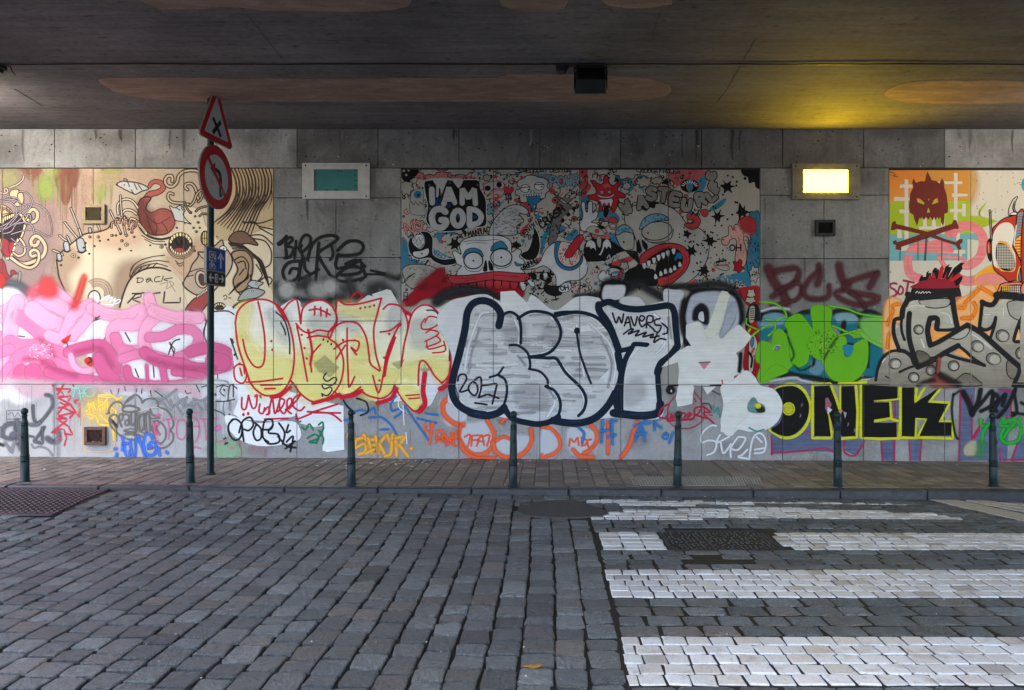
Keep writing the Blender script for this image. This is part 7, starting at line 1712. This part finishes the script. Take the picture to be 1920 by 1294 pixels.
# kerb stones
kerb = empty('kerb', (0, KERB_Y, 0.05)); tag(kerb, 'dark blue stone kerb between road and pavement', None, kind='structure')
def mat_kerb():
    m = NT('bluestone', 0.42, 0.5); f = m.noise(m.pos(), 18, 6, 0.7); g = m.noise(m.pos(), 1.2, 3, 0.6); r = m.n('ShaderNodeObjectInfo').outputs['Random']
    c = m.ramp(f, [(0.3, lin((34, 36, 42))), (0.7, lin((62, 64, 70)))]); c = m.mix(0.6, c, m.ramp(r, [(0, 0.3), (1, 0.62)]), 'SOFT_LIGHT'); m.color(m.mix(0.4, c, m.ramp(g, [(0.3, 0.3), (0.7, 0.65)]), 'SOFT_LIGHT')); m.bump(f, 0.4, 0.006); return m.m
M_KERB = mat_kerb()
x = -12.3
while x < 12.3:
    L = rng.uniform(.92, 1.06); xc = x + L / 2; zt = pave_z(xc, KERB_Y) + .004
    bm = bmesh.new(); add_box(bm, (0, 0, -.14), (L - .008, .15, .28), .014)
    o = obj_bm('kerb_stone', bm, M_KERB); o.location = (xc, KERB_Y + .075, zt); o.rotation_euler = (0, .005, 0)
    o.parent = kerb; o.matrix_parent_inverse = Matrix.Translation(-Vector(kerb.location)); x += L

# asphalt patch, sunken hole, painted lines at the right
M_ASPH = plain('asphalt', lin((66, 65, 66)), 0.75, var=0.35, scale=70, bump=0.6)
M_LINE = plain('road_paint', lin((166, 160, 150)), 0.7, var=0.16, scale=50, bump=0.2)
M_DIRT = plain('wet_dirt', lin((58, 48, 38)), 0.35, var=0.4, scale=25, bump=0.6)
def flat_poly(name, P, mat, dz, parent, zf=road_z, sm=True):
    if sm: P = smooth(P, True, .1)
    bm = bmesh.new()
    vs = [bm.verts.new((x, y, zf(x, y) + dz)) for x, y in P]
    for t in tessellate_polygon([[Vector((x, y, 0)) for x, y in P]]):
        try: bm.faces.new([vs[i] for i in t])
        except ValueError: pass
    r = bmesh.ops.extrude_face_region(bm, geom=bm.faces[:]); 
    for g in r['geom']:
        if isinstance(g, bmesh.types.BMVert): g.co.z -= .05
    bmesh.ops.recalc_face_normals(bm, faces=bm.faces[:])
    o = obj_bm(name, bm, mat); o.parent = parent; o.matrix_parent_inverse = Matrix.Translation(-Vector(parent.location)); return o
flat_poly('asphalt_patch', PATCH, M_ASPH, 0.002, road); flat_poly('sunken_patch', PIT, M_DIRT, -0.014, road)
border = [road_pt(*p) for p in ((1712, 929.5), (1724, 926.8), (1800, 939.5), (1920, 965), (2050, 995), (2050, 1008), (1920, 977), (1800, 951))]
flat_poly('painted_line', border, M_LINE, 0.006, road, sm=False)
for q in (((1736, 926.8), (1760, 927.5), (1880, 943), (1960, 950), (1960, 952), (1880, 945)), ((1775, 933), (1800, 934.5), (1920, 951), (2000, 960), (2000, 963.5), (1920, 954.5)), ((1812, 940), (1840, 942.5), (1920, 957.5), (2000, 972), (2000, 975), (1920, 960.5))):
    flat_poly('hatch_line', [road_pt(*p) for p in q], M_LINE, 0.0062, road, sm=False)
# ================================================================== OBJECTS
def green_metal():
    m = NT('green_enamel', 0.4, 0.3); f = m.noise(m.coord(), 60, 4, 0.7); g = m.noise(m.coord(), 6, 4, 0.6)
    c = m.ramp(g, [(0.3, lin((8, 28, 31))), (0.7, lin((13, 40, 42)))])
    chips = m.ramp(m.noise(m.coord(), 24, 3, 0.7), [(0.70, 0.0), (0.73, 1.0)])
    m.color(m.mix(chips, c, lin((110, 122, 120)))); m.l(m.ramp(g, [(0.3, 0.35), (0.7, 0.55)]), m.b.inputs['Roughness']); m.bump(f, 0.15, 0.003); return m.m
M_GREEN = green_metal()
M_DKMETAL = plain('dark_metal', lin((30, 30, 32)), 0.5, 0.3, var=0.3)
M_IRON = plain('cast_iron', lin((56, 54, 58)), 0.5, 0.5, var=0.35, scale=20, bump=0.4)
M_REDIRON = plain('reddish_iron', lin((82, 62, 66)), 0.55, 0.3, var=0.35, scale=9, bump=0.4)
M_PLATE = plain('lamp_plate', lin((170, 168, 166)), 0.5, 0.1, var=0.14, scale=9, bump=0.1)
M_TEAL = plain('teal_glass', lin((34, 104, 104)), 0.35, 0.0, var=0.15, scale=5)
M_VENT = plain('vent_frame', lin((150, 132, 100)), 0.6, 0.2, var=0.3, scale=25, bump=0.3)
M_RUST = plain('rusty_frame', lin((98, 70, 60)), 0.75, 0.1, var=0.4, scale=25, bump=0.5)
M_HOLE = plain('dark_void', lin((10, 10, 11)), 0.9, var=0.1)
M_SRED = plain('sign_red', lin((156, 18, 32)), 0.4, var=0.1)
M_SWHITE = plain('sign_white', lin((158, 162, 172)), 0.4, var=0.1, scale=12)
M_SBLACK = plain('sign_black', lin((18, 18, 20)), 0.45, var=0.1)
M_SBLUE = plain('sign_blue', lin((16, 56, 136)), 0.4, var=0.1)
M_SGREY = plain('sign_back', lin((120, 116, 108)), 0.5, 0.3, var=0.2)
M_STICK = plain('sticker', lin((168, 150, 132)), 0.6, var=0.2)

# ---- bollards
PROF = [(0.0, 0.0), (.062, 0.0), (.062, .012), (.052, .016), (.0505, .22)]
def ring(z, r, e=.004): return [(r - .001, z - .011), (r + e, z - .008), (r + e, z + .004), (r - .001, z + .007)]
for z in (.245, .270, .295): PROF += ring(z, .049)
PROF += [(.0465, .31), (.045, .40), (.039, .62)]
for z in (.645, .668): PROF += ring(z, .038)
PROF += [(.034, .685), (.029, .70), (.0285, .735), (.034, .742), (.034, .752), (.024, .757)]
def make_bollard():
    root = empty('bollard'); 
    bm = bmesh.new(); add_lathe(bm, PROF + [(0.0, .757)], 24); obj_bm('post', bm, M_GREEN, root, True)
    bm = bmesh.new(); bmesh.ops.create_uvsphere(bm, u_segments=20, v_segments=12, radius=.0415, matrix=Matrix.Translation((0, 0, .792))); obj_bm('ball', bm, M_GREEN, root, True)
    bm = bmesh.new()                                                       # cast crest: a small iris between two scrolls
    for a, b, c, rx, rz in ((0, .52, .043, .010, .030), (-.016, .508, .0425, .008, .020), (.016, .508, .0425, .008, .020), (0, .475, .0445, .018, .008), (-.012, .545, .041, .006, .008), (.012, .545, .041, .006, .008)):
        bmesh.ops.create_uvsphere(bm, u_segments=8, v_segments=6, radius=1.0, matrix=Matrix.Translation((a, -c, b)) @ Matrix.Diagonal((rx, .007, rz, 1)))
    obj_bm('crest', bm, M_GREEN, root, True)
    return root
BOLL = [(47, 903, 'beside the left edge, in front of the white bubble and grey tag'), (357, 905, 'just left of the tall sign pole'), (659, 908, 'between the sign pole and the ochre tag'),
        (962, 911, 'in the middle, before the orange outlined letters'), (1270, 910, 'beside the ribbed tactile tiles, below the dark red signature'), (1571, 912, 'in front of the black and yellow block letter N'), (1863, 912, 'in front of the bright green tag near the right edge')]
first = make_bollard()
for i, (px, py, where) in enumerate(BOLL):
    x, y = pave_pt(px, py)
    if i == 0: o = first
    else:
        o = first.copy(); COL.objects.link(o)
        for ch in first.children:
            c = ch.copy(); COL.objects.link(c); c.parent = o
    o.location = (x, y, pave_z(x, y)); o.rotation_euler = (rng.uniform(-.012, .012), rng.uniform(-.02, .02), rng.uniform(-.5, .5))
    o.scale = (.9, .9, .985 + .004 * (i % 3))
    tag(o, 'dark green bollard ' + where, 'bollard', 'bollards along the kerb')

# ---- sign pole and its signs
PX, PY_ = pave_pt(395, 890)
PZ = pave_z(PX, PY_)
pd = PY_ + D_WALL
def pole_z(py): return CAM_Z + (647 - py) * pd / F_PX
pole = empty('sign_pole', (PX, PY_, PZ)); tag(pole, 'tall dark green pole carrying three traffic signs', 'pole')
bm = bmesh.new(); H = pole_z(188) - PZ
add_lathe(bm, [(0, 0), (.055, 0), (.055, .02), (.0395, .03), (.0385, H - .02), (.0385, H), (0, H)], 20); obj_bm('shaft', bm, M_GREEN, pole, True)
bm = bmesh.new(); add_lathe(bm, [(.041, H - .05), (.041, H + .006), (.02, H + .02), (0, H + .02)], 20); obj_bm('cap', bm, M_GREEN, pole, True)
ANG = R(81)
def sign_root(name, py, label, off=.075):
    r = empty(name, (PX + math.sin(ANG) * off, PY_ - math.cos(ANG) * off, pole_z(py)), ANG); tag(r, label, 'traffic sign'); return r
def brackets(root, zs):
    for z in zs:
        bm = bmesh.new(); add_box(bm, (0, .03, z), (.12, .05, .035), .004); add_lathe(bm, [(.046, z - .018), (.046, z + .018)], 16, (0, .075, 0)); obj_bm('bracket', bm, M_SGREY, root)
def rounded(pts, r, n=5):
    out = []
    for i in range(len(pts)):
        p0, p1, p2 = Vector(pts[i - 1]), Vector(pts[i]), Vector(pts[(i + 1) % len(pts)])
        a, b = (p0 - p1).normalized(), (p2 - p1).normalized()
        half = a.angle(b) / 2; dd = r / math.tan(half)
        s, e = p1 + a * dd, p1 + b * dd; c = p1 + (a + b).normalized() * (r / math.sin(half))
        a0 = math.atan2(*(s - c).yx); a1 = math.atan2(*(e - c).yx); da = (a1 - a0 + math.pi) % (2 * math.pi) - math.pi
        out += [(c.x + r * math.cos(a0 + da * k / n), c.y + r * math.sin(a0 + da * k / n)) for k in range(n + 1)]
    return out
def prism(name, pts, y0, y1, mat, root, holes=()):
    bm = bmesh.new(); add_prism(bm, pts, y0, y1, holes); return obj_bm(name, bm, mat, root)
# warning triangle
w = sign_root('warning_sign', 232, 'red bordered warning triangle with black cross, topmost on the pole')
S3 = .72; hh = S3 * math.sqrt(3) / 2
tri = lambda s, r: rounded([(-s / 2, -s * .2887), (s / 2, -s * .2887), (0, s * .5774)], r)
tri = lambda s, r: rounded([(-s / 2, -s * .2887), (s / 2, -s * .2887), (0, s * .5774)], r)
w_z = -.02
big, mid = tri(S3 + .06, .045), tri(S3 - .17, .012)
prism('plate', big, 0.0, .022, M_SGREY, w); prism('border', tri(S3 + .055, .043), -.0025, -.0002, M_SRED, w, holes=(mid,)); prism('face', tri(S3 - .175, .012), -.0024, -.0003, M_SWHITE, w)
def bar(cx, cz, L, t, a):
    c, s = math.cos(a), math.sin(a); return [(cx + x * c - z * s, cz + x * s + z * c) for x, z in ((-L / 2, -t / 2), (L / 2, -t / 2), (L / 2, t / 2), (-L / 2, t / 2))]
prism('cross_stroke', bar(0, -.045, .25, .05, R(45)), -.0045, -.0027, M_SBLACK, w); prism('cross_stroke', bar(0, -.045, .25, .05, R(-45)), -.0062, -.0047, M_SBLACK, w)
brackets(w, (-.12, .12))
# no left turn
t = sign_root('turn_sign', 333, 'round red ringed no left turn sign, below the warning triangle')
RC = .372
prism('plate', circle(0, 0, RC), 0, .022, M_SGREY, t); prism('ring', circle(0, 0, RC - .004), -.0025, -.0002, M_SRED, t, holes=(circle(0, 0, .262, 44),)); prism('face', circle(0, 0, .260), -.0024, -.0003, M_SWHITE, t)
ar = [(.115, -.215), (.115, .0), (.10, .06), (.06, .095), (.0, .105), (-.045, .105), (-.045, .06), (.0, .058), (.035, .045), (.055, .015), (.058, -.215)]
prism('arrow', ar, -.0045, -.0027, M_SBLACK, t); prism('arrow_head', [(-.145, .082), (-.04, .165), (-.04, .0)], -.0045, -.0027, M_SBLACK, t)
prism('slash', bar(0, 0, .53, .052, R(-45)), -.0065, -.0048, M_SRED, t)
prism('sticker', bar(-.10, -.085, .075, .05, 0), -.0046, -.0027, M_STICK, t); prism('smudge', rounded([(.07, -.2), (.16, -.19), (.15, -.11), (.08, -.12)], .02), -.0085, -.0067, M_SGREY, t)
brackets(t, (-.15, .15))
# direction plates
d = sign_root('direction_sign', 501, 'small blue and black bicycle route plate with arrows, lowest on the pole', .07)
prism('plate', rounded([(-.215, -.22), (.215, -.22), (.215, .225), (-.215, .225)], .03), 0, .03, M_SGREY, d)
prism('blue_panel', rounded([(-.20, -.045), (.20, -.045), (.20, .21), (-.20, .21)], .02), -.0025, -.0002, M_SBLUE, d); prism('black_panel', rounded([(-.20, -.205), (.20, -.205), (.20, -.06), (-.20, -.06)], .02), -.0025, -.0002, M_SBLACK, d)
prism('number_field', rounded([(-.165, .06), (-.01, .06), (-.01, .175), (-.165, .175)], .02), -.0045, -.0027, M_SWHITE, d)
def glyph(name, ch, x, z, h, wd, t, mat, root, y=-.0065):
    bm = bmesh.new()
    for part in GLYPH[ch].split('|'):
        P = [tuple(float(v) for v in q.split(',')) for q in part.split()]; P = [(x + a / 4 * wd, z - b / 6 * h) for a, b in P]
        for k, (a, b) in enumerate(zip(P, P[1:])):
            L = math.hypot(b[0] - a[0], b[1] - a[1]) + t * .8
            add_prism(bm, bar((a[0] + b[0]) / 2, (a[1] + b[1]) / 2, L, t, math.atan2(b[1] - a[1], b[0] - a[0])), y - .00012 * k, y + .0017 - .00012 * k)
    return obj_bm(name, bm, mat, root)
glyph('letter', 'S', -.150, .160, .085, .05, .014, M_SBLACK, d); glyph('letter', 'Z', -.082, .160, .085, .05, .014, M_SBLACK, d)
prism('up_arrow', [(.085, -.005), (.115, -.005), (.115, .125), (.155, .09), (.17, .11), (.10, .185), (.03, .11), (.045, .09), (.085, .125)], -.0045, -.0027, M_SWHITE, d)
bm = bmesh.new()
for cx in (-.135, -.055):
    add_prism(bm, circle(cx, -.0, .032, 20), -.0045, -.0027, holes=(circle(cx, -.0, .025, 18),))
for k, (a, b) in enumerate((((-.135, 0), (-.112, .045)), ((-.112, .045), (-.075, .04)), ((-.075, .04), (-.055, 0)), ((-.135, 0), (-.1, 0)), ((-.1, 0), (-.075, .04)), ((-.1, 0), (-.112, .045)), ((-.125, .05), (-.1, .05)))):
    add_prism(bm, bar((a[0] + b[0]) / 2, (a[1] + b[1]) / 2, math.hypot(b[0] - a[0], b[1] - a[1]), .007, math.atan2(b[1] - a[1], b[0] - a[0])), -.0050 - .0002 * k, -.0028 - .0002 * k)
obj_bm('bicycle_symbol', bm, M_SWHITE, d)
for sg in (-1, 1):
    prism('side_arrow', [(sg * x, z) for x, z in ((.06, -.142), (.13, -.142), (.11, -.168), (.128, -.182), (.175, -.132), (.128, -.082), (.11, -.096), (.13, -.122), (.06, -.122))], -.0045, -.0027, M_SWHITE, d)
prism('number_field', rounded([(-.035, -.185), (.035, -.185), (.035, -.08), (-.035, -.08)], .012), -.0045, -.0027, M_SWHITE, d); glyph('letter', '2' if False else 'S', -.018, -.10, .065, .036, .011, M_SBLACK, d)
brackets(d, (-.1, .1))

# ---- wall lamps
M_PLATE_DARK = plain('dark_lamp_plate', lin((104, 98, 86)), 0.55, 0.1, var=0.25, scale=9, bump=0.1)  # darker, browner cover plate, used on one lamp only
def lamp_box(cx0, cy0, cx1, cy1, wx0, wy0, wx1, wy1, lit, label):
    x, z = px_x((cx0 + cx1) / 2), px_z((cy0 + cy1) / 2)
    r = empty('wall_lamp', (x, 0, z)); tag(r, label, 'lamp', 'recessed lamps on the wall')
    W, Hh = (cx1 - cx0) * .0072, (cy1 - cy0) * .0072
    a0, a1 = px_x(wx0) - x, px_x(wx1) - x; b0, b1 = px_z(wy1) - z, px_z(wy0) - z
    bm = bmesh.new(); add_prism(bm, [(-W / 2, -Hh / 2), (W / 2, -Hh / 2), (W / 2, Hh / 2), (-W / 2, Hh / 2)], -.042, -.004, holes=([(a0, b0), (a1, b0), (a1, b1), (a0, b1)],))
    obj_bm('cover_plate', bm, M_PLATE_DARK if lit else M_PLATE, r)
    for sx in (-1, 1):
        for sz in (-1, 1):
            bm = bmesh.new(); bmesh.ops.create_uvsphere(bm, u_segments=10, v_segments=6, radius=.012, matrix=Matrix.Translation((sx * (W / 2 - .045), -.043, sz * (Hh / 2 - .035))) @ Matrix.Diagonal((1, .5, 1, 1))); obj_bm('screw', bm, M_DKMETAL, r, True)
    if lit:
        m = bpy.data.materials.new('lit_diffuser'); m.use_nodes = True; nt = m.node_tree; b = nt.nodes['Principled BSDF']
        b.inputs['Base Color'].default_value = (.9, .8, .5, 1); b.inputs['Emission Color'].default_value = (1.0, .66, .0058, 1); b.inputs['Emission Strength'].default_value = LAMP_E
        bm = bmesh.new(); n = 10; V = []
        for j in range(n + 1):
            for i in range(n + 1):
                s, q = i / n * 2 - 1, j / n * 2 - 1
                bul = (1 - s ** 6) * (1 - q ** 6)
                V.append(bm.verts.new((a0 + .004 + (a1 - a0 - .008) * i / n, -.034 - .028 * bul, b0 + .004 + (b1 - b0 - .008) * j / n)))
        for j in range(n):
            for i in range(n): bm.faces.new((V[j * (n + 1) + i], V[j * (n + 1) + i + 1], V[(j + 1) * (n + 1) + i + 1], V[(j + 1) * (n + 1) + i]))
        obj_bm('diffuser', bm, m, r, True)
    else:
        bm = bmesh.new(); add_box(bm, ((a0 + a1) / 2, -.014, (b0 + b1) / 2), (a1 - a0 - .006, .02, b1 - b0 - .006), .002); obj_bm('glass_pane', bm, M_TEAL, r)
        bm = bmesh.new()
        for px, pz in ((.62, .93), (.55, .95), (.93, .75), (.96, .5), (.95, .25), (.5, .06), (.3, .04)): add_box(bm, (a0 + (a1 - a0) * px, -.0265, b0 + (b1 - b0) * pz), (.03, .003, .012))
        obj_bm('grime_shade', bm, M_DKMETAL, r)['kind'] = 'stuff'
    return r
LAMP_E = 22.0
lamp_box(568, 307, 694, 374, 590, 319, 672, 359, False, 'unlit wall lamp with grey cover plate and teal glass')
lamp_box(1484, 308, 1610, 375, 1505, 320, 1588, 362, True, 'glowing yellow lit wall lamp in a grey cover plate')

# ---- vents
def vent(x0, y0, x1, y1, mat, label, broken=False, depth=.035, cell=.027):
    x, z = px_x((x0 + x1) / 2), px_z((y0 + y1) / 2); W, Hh = (x1 - x0) * .0072, (y1 - y0) * .0072
    r = empty('vent', (x, 0, z)); tag(r, label, 'vent', 'vents in the wall')
    t = W * .14
    bm = bmesh.new(); add_prism(bm, [(-W / 2, -Hh / 2), (W / 2, -Hh / 2), (W / 2, Hh / 2), (-W / 2, Hh / 2)], -depth - .012, -.012, holes=([(-W / 2 + t, -Hh / 2 + t), (W / 2 - t, -Hh / 2 + t), (W / 2 - t, Hh / 2 - t), (-W / 2 + t, Hh / 2 - t)],))
    obj_bm('frame', bm, mat, r)
    bm = bmesh.new(); add_box(bm, (0, -.013, 0), (W - t, .002, Hh - t)); obj_bm('backing', bm, M_HOLE, r)
    w2, h2 = W / 2 - t, Hh / 2 - t
    bm = bmesh.new(); k = -w2 - h2
    while k < w2 + h2:
        for sg in (1, -1):
            P = []
            for zz in (-h2, h2):
                xx = k + sg * zz; P.append((xx, zz))
            (xa, za), (xb, zb) = P
            pts = []
            for s in np.linspace(0, 1, 9):
                xx, zz = xa + (xb - xa) * s, za + (zb - za) * s
                if abs(xx) <= w2 and not (broken and (xx / w2) ** 2 + (zz / h2 + .1) ** 2 < .75): pts.append((xx, zz))
            if len(pts) > 1: add_tube(bm, [(pts[0][0], -depth + .002 * sg, pts[0][1]), (pts[-1][0], -depth + .002 * sg, pts[-1][1])], .0019, 4, False)
        k += cell
    o = obj_bm('wire_mesh', bm, mat, r); o['kind'] = 'stuff'
    if broken:
        bm = bmesh.new()
        for k in range(8): add_box(bm, (rng.uniform(-w2 * .6, w2 * .8), -.03, -h2 + .006), (rng.uniform(.01, .03), .02, .012), .002)
        obj_bm('rubbish', bm, M_STICK, r)['kind'] = 'stuff'
vent(157.5, 384, 199, 420, M_VENT, 'beige framed wire mesh vent in the pale creature mural')
vent(1527, 413, 1564, 443, M_DKMETAL, 'dark square mesh vent below the lit yellow lamp')
vent(162, 800, 201, 834, M_RUST, 'rusty brown vent with torn mesh low on the left wall', True, .05)

# ---- floodlights, cable, junction box on the ceiling
def floodlight(px, lit, label):
    cy = 8.32 - D_WALL
    x = (px - 960) * 8.3 / F_PX
    r = empty('floodlight', (x, cy, CEIL_Z)); tag(r, label, 'floodlight', 'floodlights along the ceiling cable')
    bm = bmesh.new(); add_box(bm, (0, -.02, -.012), (.30, .10, .022), .004)
    for s in (-1, 1): add_box(bm, (s * .168, .02, -.13), (.012, .05, .22), .002)
    add_box(bm, (0, -.02, -.03), (.34, .045, .012), .002); obj_bm('bracket', bm, M_DKMETAL, r)
    rot = Matrix.Rotation(R(38), 4, 'X')
    bm = bmesh.new()
    V = [(-.15, -.07, .10), (.15, -.07, .10), (.15, -.07, -.07), (-.15, -.07, -.07), (-.163, .07, .125), (.163, .07, .125), (.163, .07, -.125), (-.163, .07, -.125)]
    vs = [bm.verts.new(v) for v in V]
    for f in ((0, 3, 2, 1), (0, 1, 5, 4), (1, 2, 6, 5), (2, 3, 7, 6), (3, 0, 4, 7), (4, 5, 6, 7)): bm.faces.new([vs[i] for i in f])
    bmesh.ops.bevel(bm, geom=bm.edges[:], offset=.008, segments=1, affect='EDGES'); bmesh.ops.recalc_face_normals(bm, faces=bm.faces[:])
    hs = obj_bm('housing', bm, M_DKMETAL, r); hs.location = (0, 0, -.155); hs.rotation_euler = (R(-30), 0, 0)
    bm = bmesh.new()
    for k in range(14): add_box(bm, (-.13 + k * .02, -.078, .01), (.006, .02, .16))
    fn = obj_bm('cooling_fins', bm, M_DKMETAL, hs)
    bm = bmesh.new(); add_prism(bm, [(-.165, -.128), (.165, -.128), (.165, .128), (-.165, .128)], .071, .083, holes=([(-.145, -.108), (.145, -.108), (.145, .108), (-.145, .108)],)); obj_bm('rim', bm, M_SGREY, hs)
    gm = bpy.data.materials.new('flood_glass'); gm.use_nodes = True; b = gm.node_tree.nodes['Principled BSDF']; b.inputs['Roughness'].default_value = .15
    b.inputs['Base Color'].default_value = (.3, .3, .3, 1)
    if lit: b.inputs['Emission Color'].default_value = (1, .85, .62, 1); b.inputs['Emission Strength'].default_value = 12
    bm = bmesh.new(); add_box(bm, (0, .074, 0), (.288, .006, .214)); obj_bm('glass', bm, gm, hs)
    if lit:
        L = bpy.data.lights.new('flood_lamp', 'AREA'); L.shape = 'RECTANGLE'; L.size = .28; L.size_y = .2; L.energy = lit; L.color = (1, .91, .77); L.spread = R(172)
        lo = bpy.data.objects.new('flood_lamp', L); COL.objects.link(lo); lo.location = (x, cy + .14, CEIL_Z - .30); lo.rotation_euler = (R(90 - 28), 0, 0)
        lo.rotation_euler = Vector((-.22 if px < 0 else .1, -1, .12)).to_track_quat('Z', 'Y').to_euler()
    return r
floodlight(1108, 0, 'dark unlit floodlight with ribbed back hanging near the middle of the ceiling')
floodlight(-240, FLOOD_L, 'lit floodlight on the ceiling cable beyond the left edge')
floodlight(2215, FLOOD_R, 'lit floodlight on the ceiling cable beyond the right edge')
pts = []
for k in range(120):
    px = -900 + k * 32
    x, y = ceil_pt(px, 117.8 + .5 * math.sin(k * .45) + .25 * math.sin(k * 1.3)); pts.append((x, y, CEIL_Z - .012 - .002 * (1 + math.sin(k * .5))))
bm = bmesh.new(); add_tube(bm, pts, .0075, 6); o = obj_bm('cable', bm, M_SBLACK, None, True); tag(o, 'thin black power cable running straight along the ceiling', 'cable')
for px, lab in ((1054, 'small black junction box on the ceiling cable beside the unlit floodlight'), (-2, 'small black junction box on the ceiling cable cut by the left edge')):
    x, y = ceil_pt(px, 122); r = empty('junction_box', (x, y, CEIL_Z)); tag(r, lab, 'junction box')
    bm = bmesh.new(); add_box(bm, (0, 0, -.03), (.13, .09, .05), .012); add_lathe(bm, [(0, -.085), (.04, -.085), (.045, -.07), (.045, -.055)], 12); obj_bm('box', bm, M_SBLACK, r)
    bm = bmesh.new(); add_tube(bm, [(.06, 0, -.03), (.10, -.02, -.012), (.12, 0, -.02), (.125, .02, -.06), (.16, .02, -.10)], .006, 6); obj_bm('lead', bm, M_SBLACK, r, True)

# ---- manhole covers
def grid_cover(name, cx, cy, hx, hy, mat, label, nx, ny, rnd=False):
    zc = road_z(cx, cy)
    r = empty(name, (cx, cy, zc)); tag(r, label, 'manhole cover')
    z = lambda x, y: road_z(cx + x, cy + y) - zc
    bm = bmesh.new()
    F = [(-hx, -hy), (hx, -hy), (hx, hy), (-hx, hy)]
    vs = [bm.verts.new((x, y, z(x, y) - .012)) for x, y in F]; bm.faces.new(vs)
    ext = bmesh.ops.extrude_face_region(bm, geom=bm.faces[:])
    for g in ext['geom']:
        if isinstance(g, bmesh.types.BMVert): g.co.z -= .05
    bmesh.ops.recalc_face_normals(bm, faces=bm.faces[:]); obj_bm('lid', bm, mat, r)
    bm = bmesh.new(); a = min(hx / nx, hy / ny) * .52
    for i in range(nx):
        for j in range(ny):
            x, y = -hx + (2 * i + 1) * hx / nx, -hy + (2 * j + 1) * hy / ny
            if rnd and rng.random() < .25: continue
            if rnd: x += rng.uniform(-.5, .5) * hx / nx; y += rng.uniform(-.5, .5) * hy / ny
            zz = z(x, y) - .012
            P = [(-a, -a * .6), (a, -a * .6), (a, a * .6), (-a, a * .6)]
            lo = [bm.verts.new((x + p, y + q, zz - .001)) for p, q in P]; hi = [bm.verts.new((x + p * .7, y + q * .7, zz + .009)) for p, q in P]
            bm.faces.new(hi)
            for k in range(4): bm.faces.new((lo[k], lo[(k + 1) % 4], hi[(k + 1) % 4], hi[k]))
    o = obj_bm('raised_studs', bm, mat, r); o['kind'] = 'stuff'
    bm = bmesh.new()
    for x0, y0, x1, y1 in ((-hx, -hy, hx, -hy), (hx, -hy, hx, hy), (hx, hy, -hx, hy), (-hx, hy, -hx, -hy)):
        add_tube(bm, [(x0, y0, z(x0, y0) - .010), (x1, y1, z(x1, y1) - .010)], .014, 4)
    obj_bm('frame', bm, M_IRON, r)
grid_cover('manhole_cover', MANHOLE_L[0], MANHOLE_L[1], MANHOLE_L[2], MANHOLE_L[3], M_REDIRON, 'reddish studded iron cover by the kerb at the left edge', 34, 18)
grid_cover('manhole_cover', MAN[0], MAN[1], MAN[2], MAN[3], M_ASPH, 'dark rough square cover interrupting a white crossing band', 24, 18, True)

# ---- fallen leaf
lx, ly = road_pt(1000, 1254)
leaf = empty('fallen_leaf', (lx, ly, road_z(lx, ly) + .006), R(8)); leaf.scale = (.75, .75, .75); tag(leaf, 'single yellow brown maple leaf lying on the cobbles', 'leaf')
M_LEAF = plain('autumn_leaf', lin((150, 108, 50)), 0.6, var=0.4, scale=40)
half = [(0, .075), (.012, .05), (.022, .056), (.02, .034), (.046, .05), (.05, .036), (.075, .034), (.058, .018), (.066, .004), (.036, .0), (.03, -.02), (.012, -.012), (0, -.018)]
outl = half + [(-x, y) for x, y in half[-2:0:-1]]
bm = bmesh.new(); c = bm.verts.new((0, .01, .005)); vs = [bm.verts.new((x, y, 0.003 + 1.1 * (x * x) + .003 * math.sin(x * 90 + y * 60))) for x, y in outl]
for i in range(len(vs)): bm.faces.new((c, vs[i], vs[(i + 1) % len(vs)]))
ext = bmesh.ops.extrude_face_region(bm, geom=bm.faces[:])
for g in ext['geom']:
    if isinstance(g, bmesh.types.BMVert): g.co.z -= .0012
bmesh.ops.recalc_face_normals(bm, faces=bm.faces[:]); obj_bm('blade', bm, M_LEAF, leaf)
bm = bmesh.new(); add_tube(bm, [(0, -.015, .005), (-.004, -.04, .004), (-.006, -.062, .002)], .0018, 5); obj_bm('stalk', bm, M_LEAF, leaf)

# ---- litter flecks
M_LIT = plain('paper_scraps', lin((205, 203, 198)), 0.8, var=0.15)
def litter(name, pts, label):
    bm = bmesh.new()
    for x, y, z, s in pts:
        a = rng.uniform(0, 3.14); n = 5
        P = [(x + s * rng.uniform(.6, 1.3) * math.cos(a + k * 1.2566), y + s * rng.uniform(.5, 1.0) * math.sin(a + k * 1.2566)) for k in range(n)]
        lo = [bm.verts.new((p[0], p[1], z)) for p in P]; hi = [bm.verts.new((p[0] * .8 + x * .2, p[1] * .8 + y * .2, z + s * .35)) for p in P]
        bm.faces.new(hi)
        for k in range(n): bm.faces.new((lo[k], lo[(k + 1) % n], hi[(k + 1) % n], hi[k]))
    bmesh.ops.recalc_face_normals(bm, faces=bm.faces[:]); o = obj_bm(name, bm, M_LIT); tag(o, label, None, kind='stuff')
pts = []
for k in range(150):
    px = rng.gauss(760, 90) if rng.random() < .6 else rng.uniform(0, 1900); py = 862 + abs(rng.gauss(0, 8)) + 1.5
    if py > 905: continue
    x, y = pave_pt(px, py); 
    if y > -.03: y = -.03 - rng.random() * .1
    pts.append((x, y, pave_z(x, y) + .001, rng.uniform(.004, .016)))
for k in range(70):
    x, y = road_pt(rng.uniform(50, 1850), rng.uniform(925, 1285)); pts.append((x, y, road_z(x, y) + .003, rng.uniform(.002, .006)))
for k in range(60):
    px = rng.uniform(1150, 1700); x, y = road_pt(px, rng.uniform(928, 934)); pts.append((x, y, road_z(x, y) + .001, rng.uniform(.004, .010)))
litter('litter', pts, 'tiny pale scraps scattered along the wall foot and kerb')
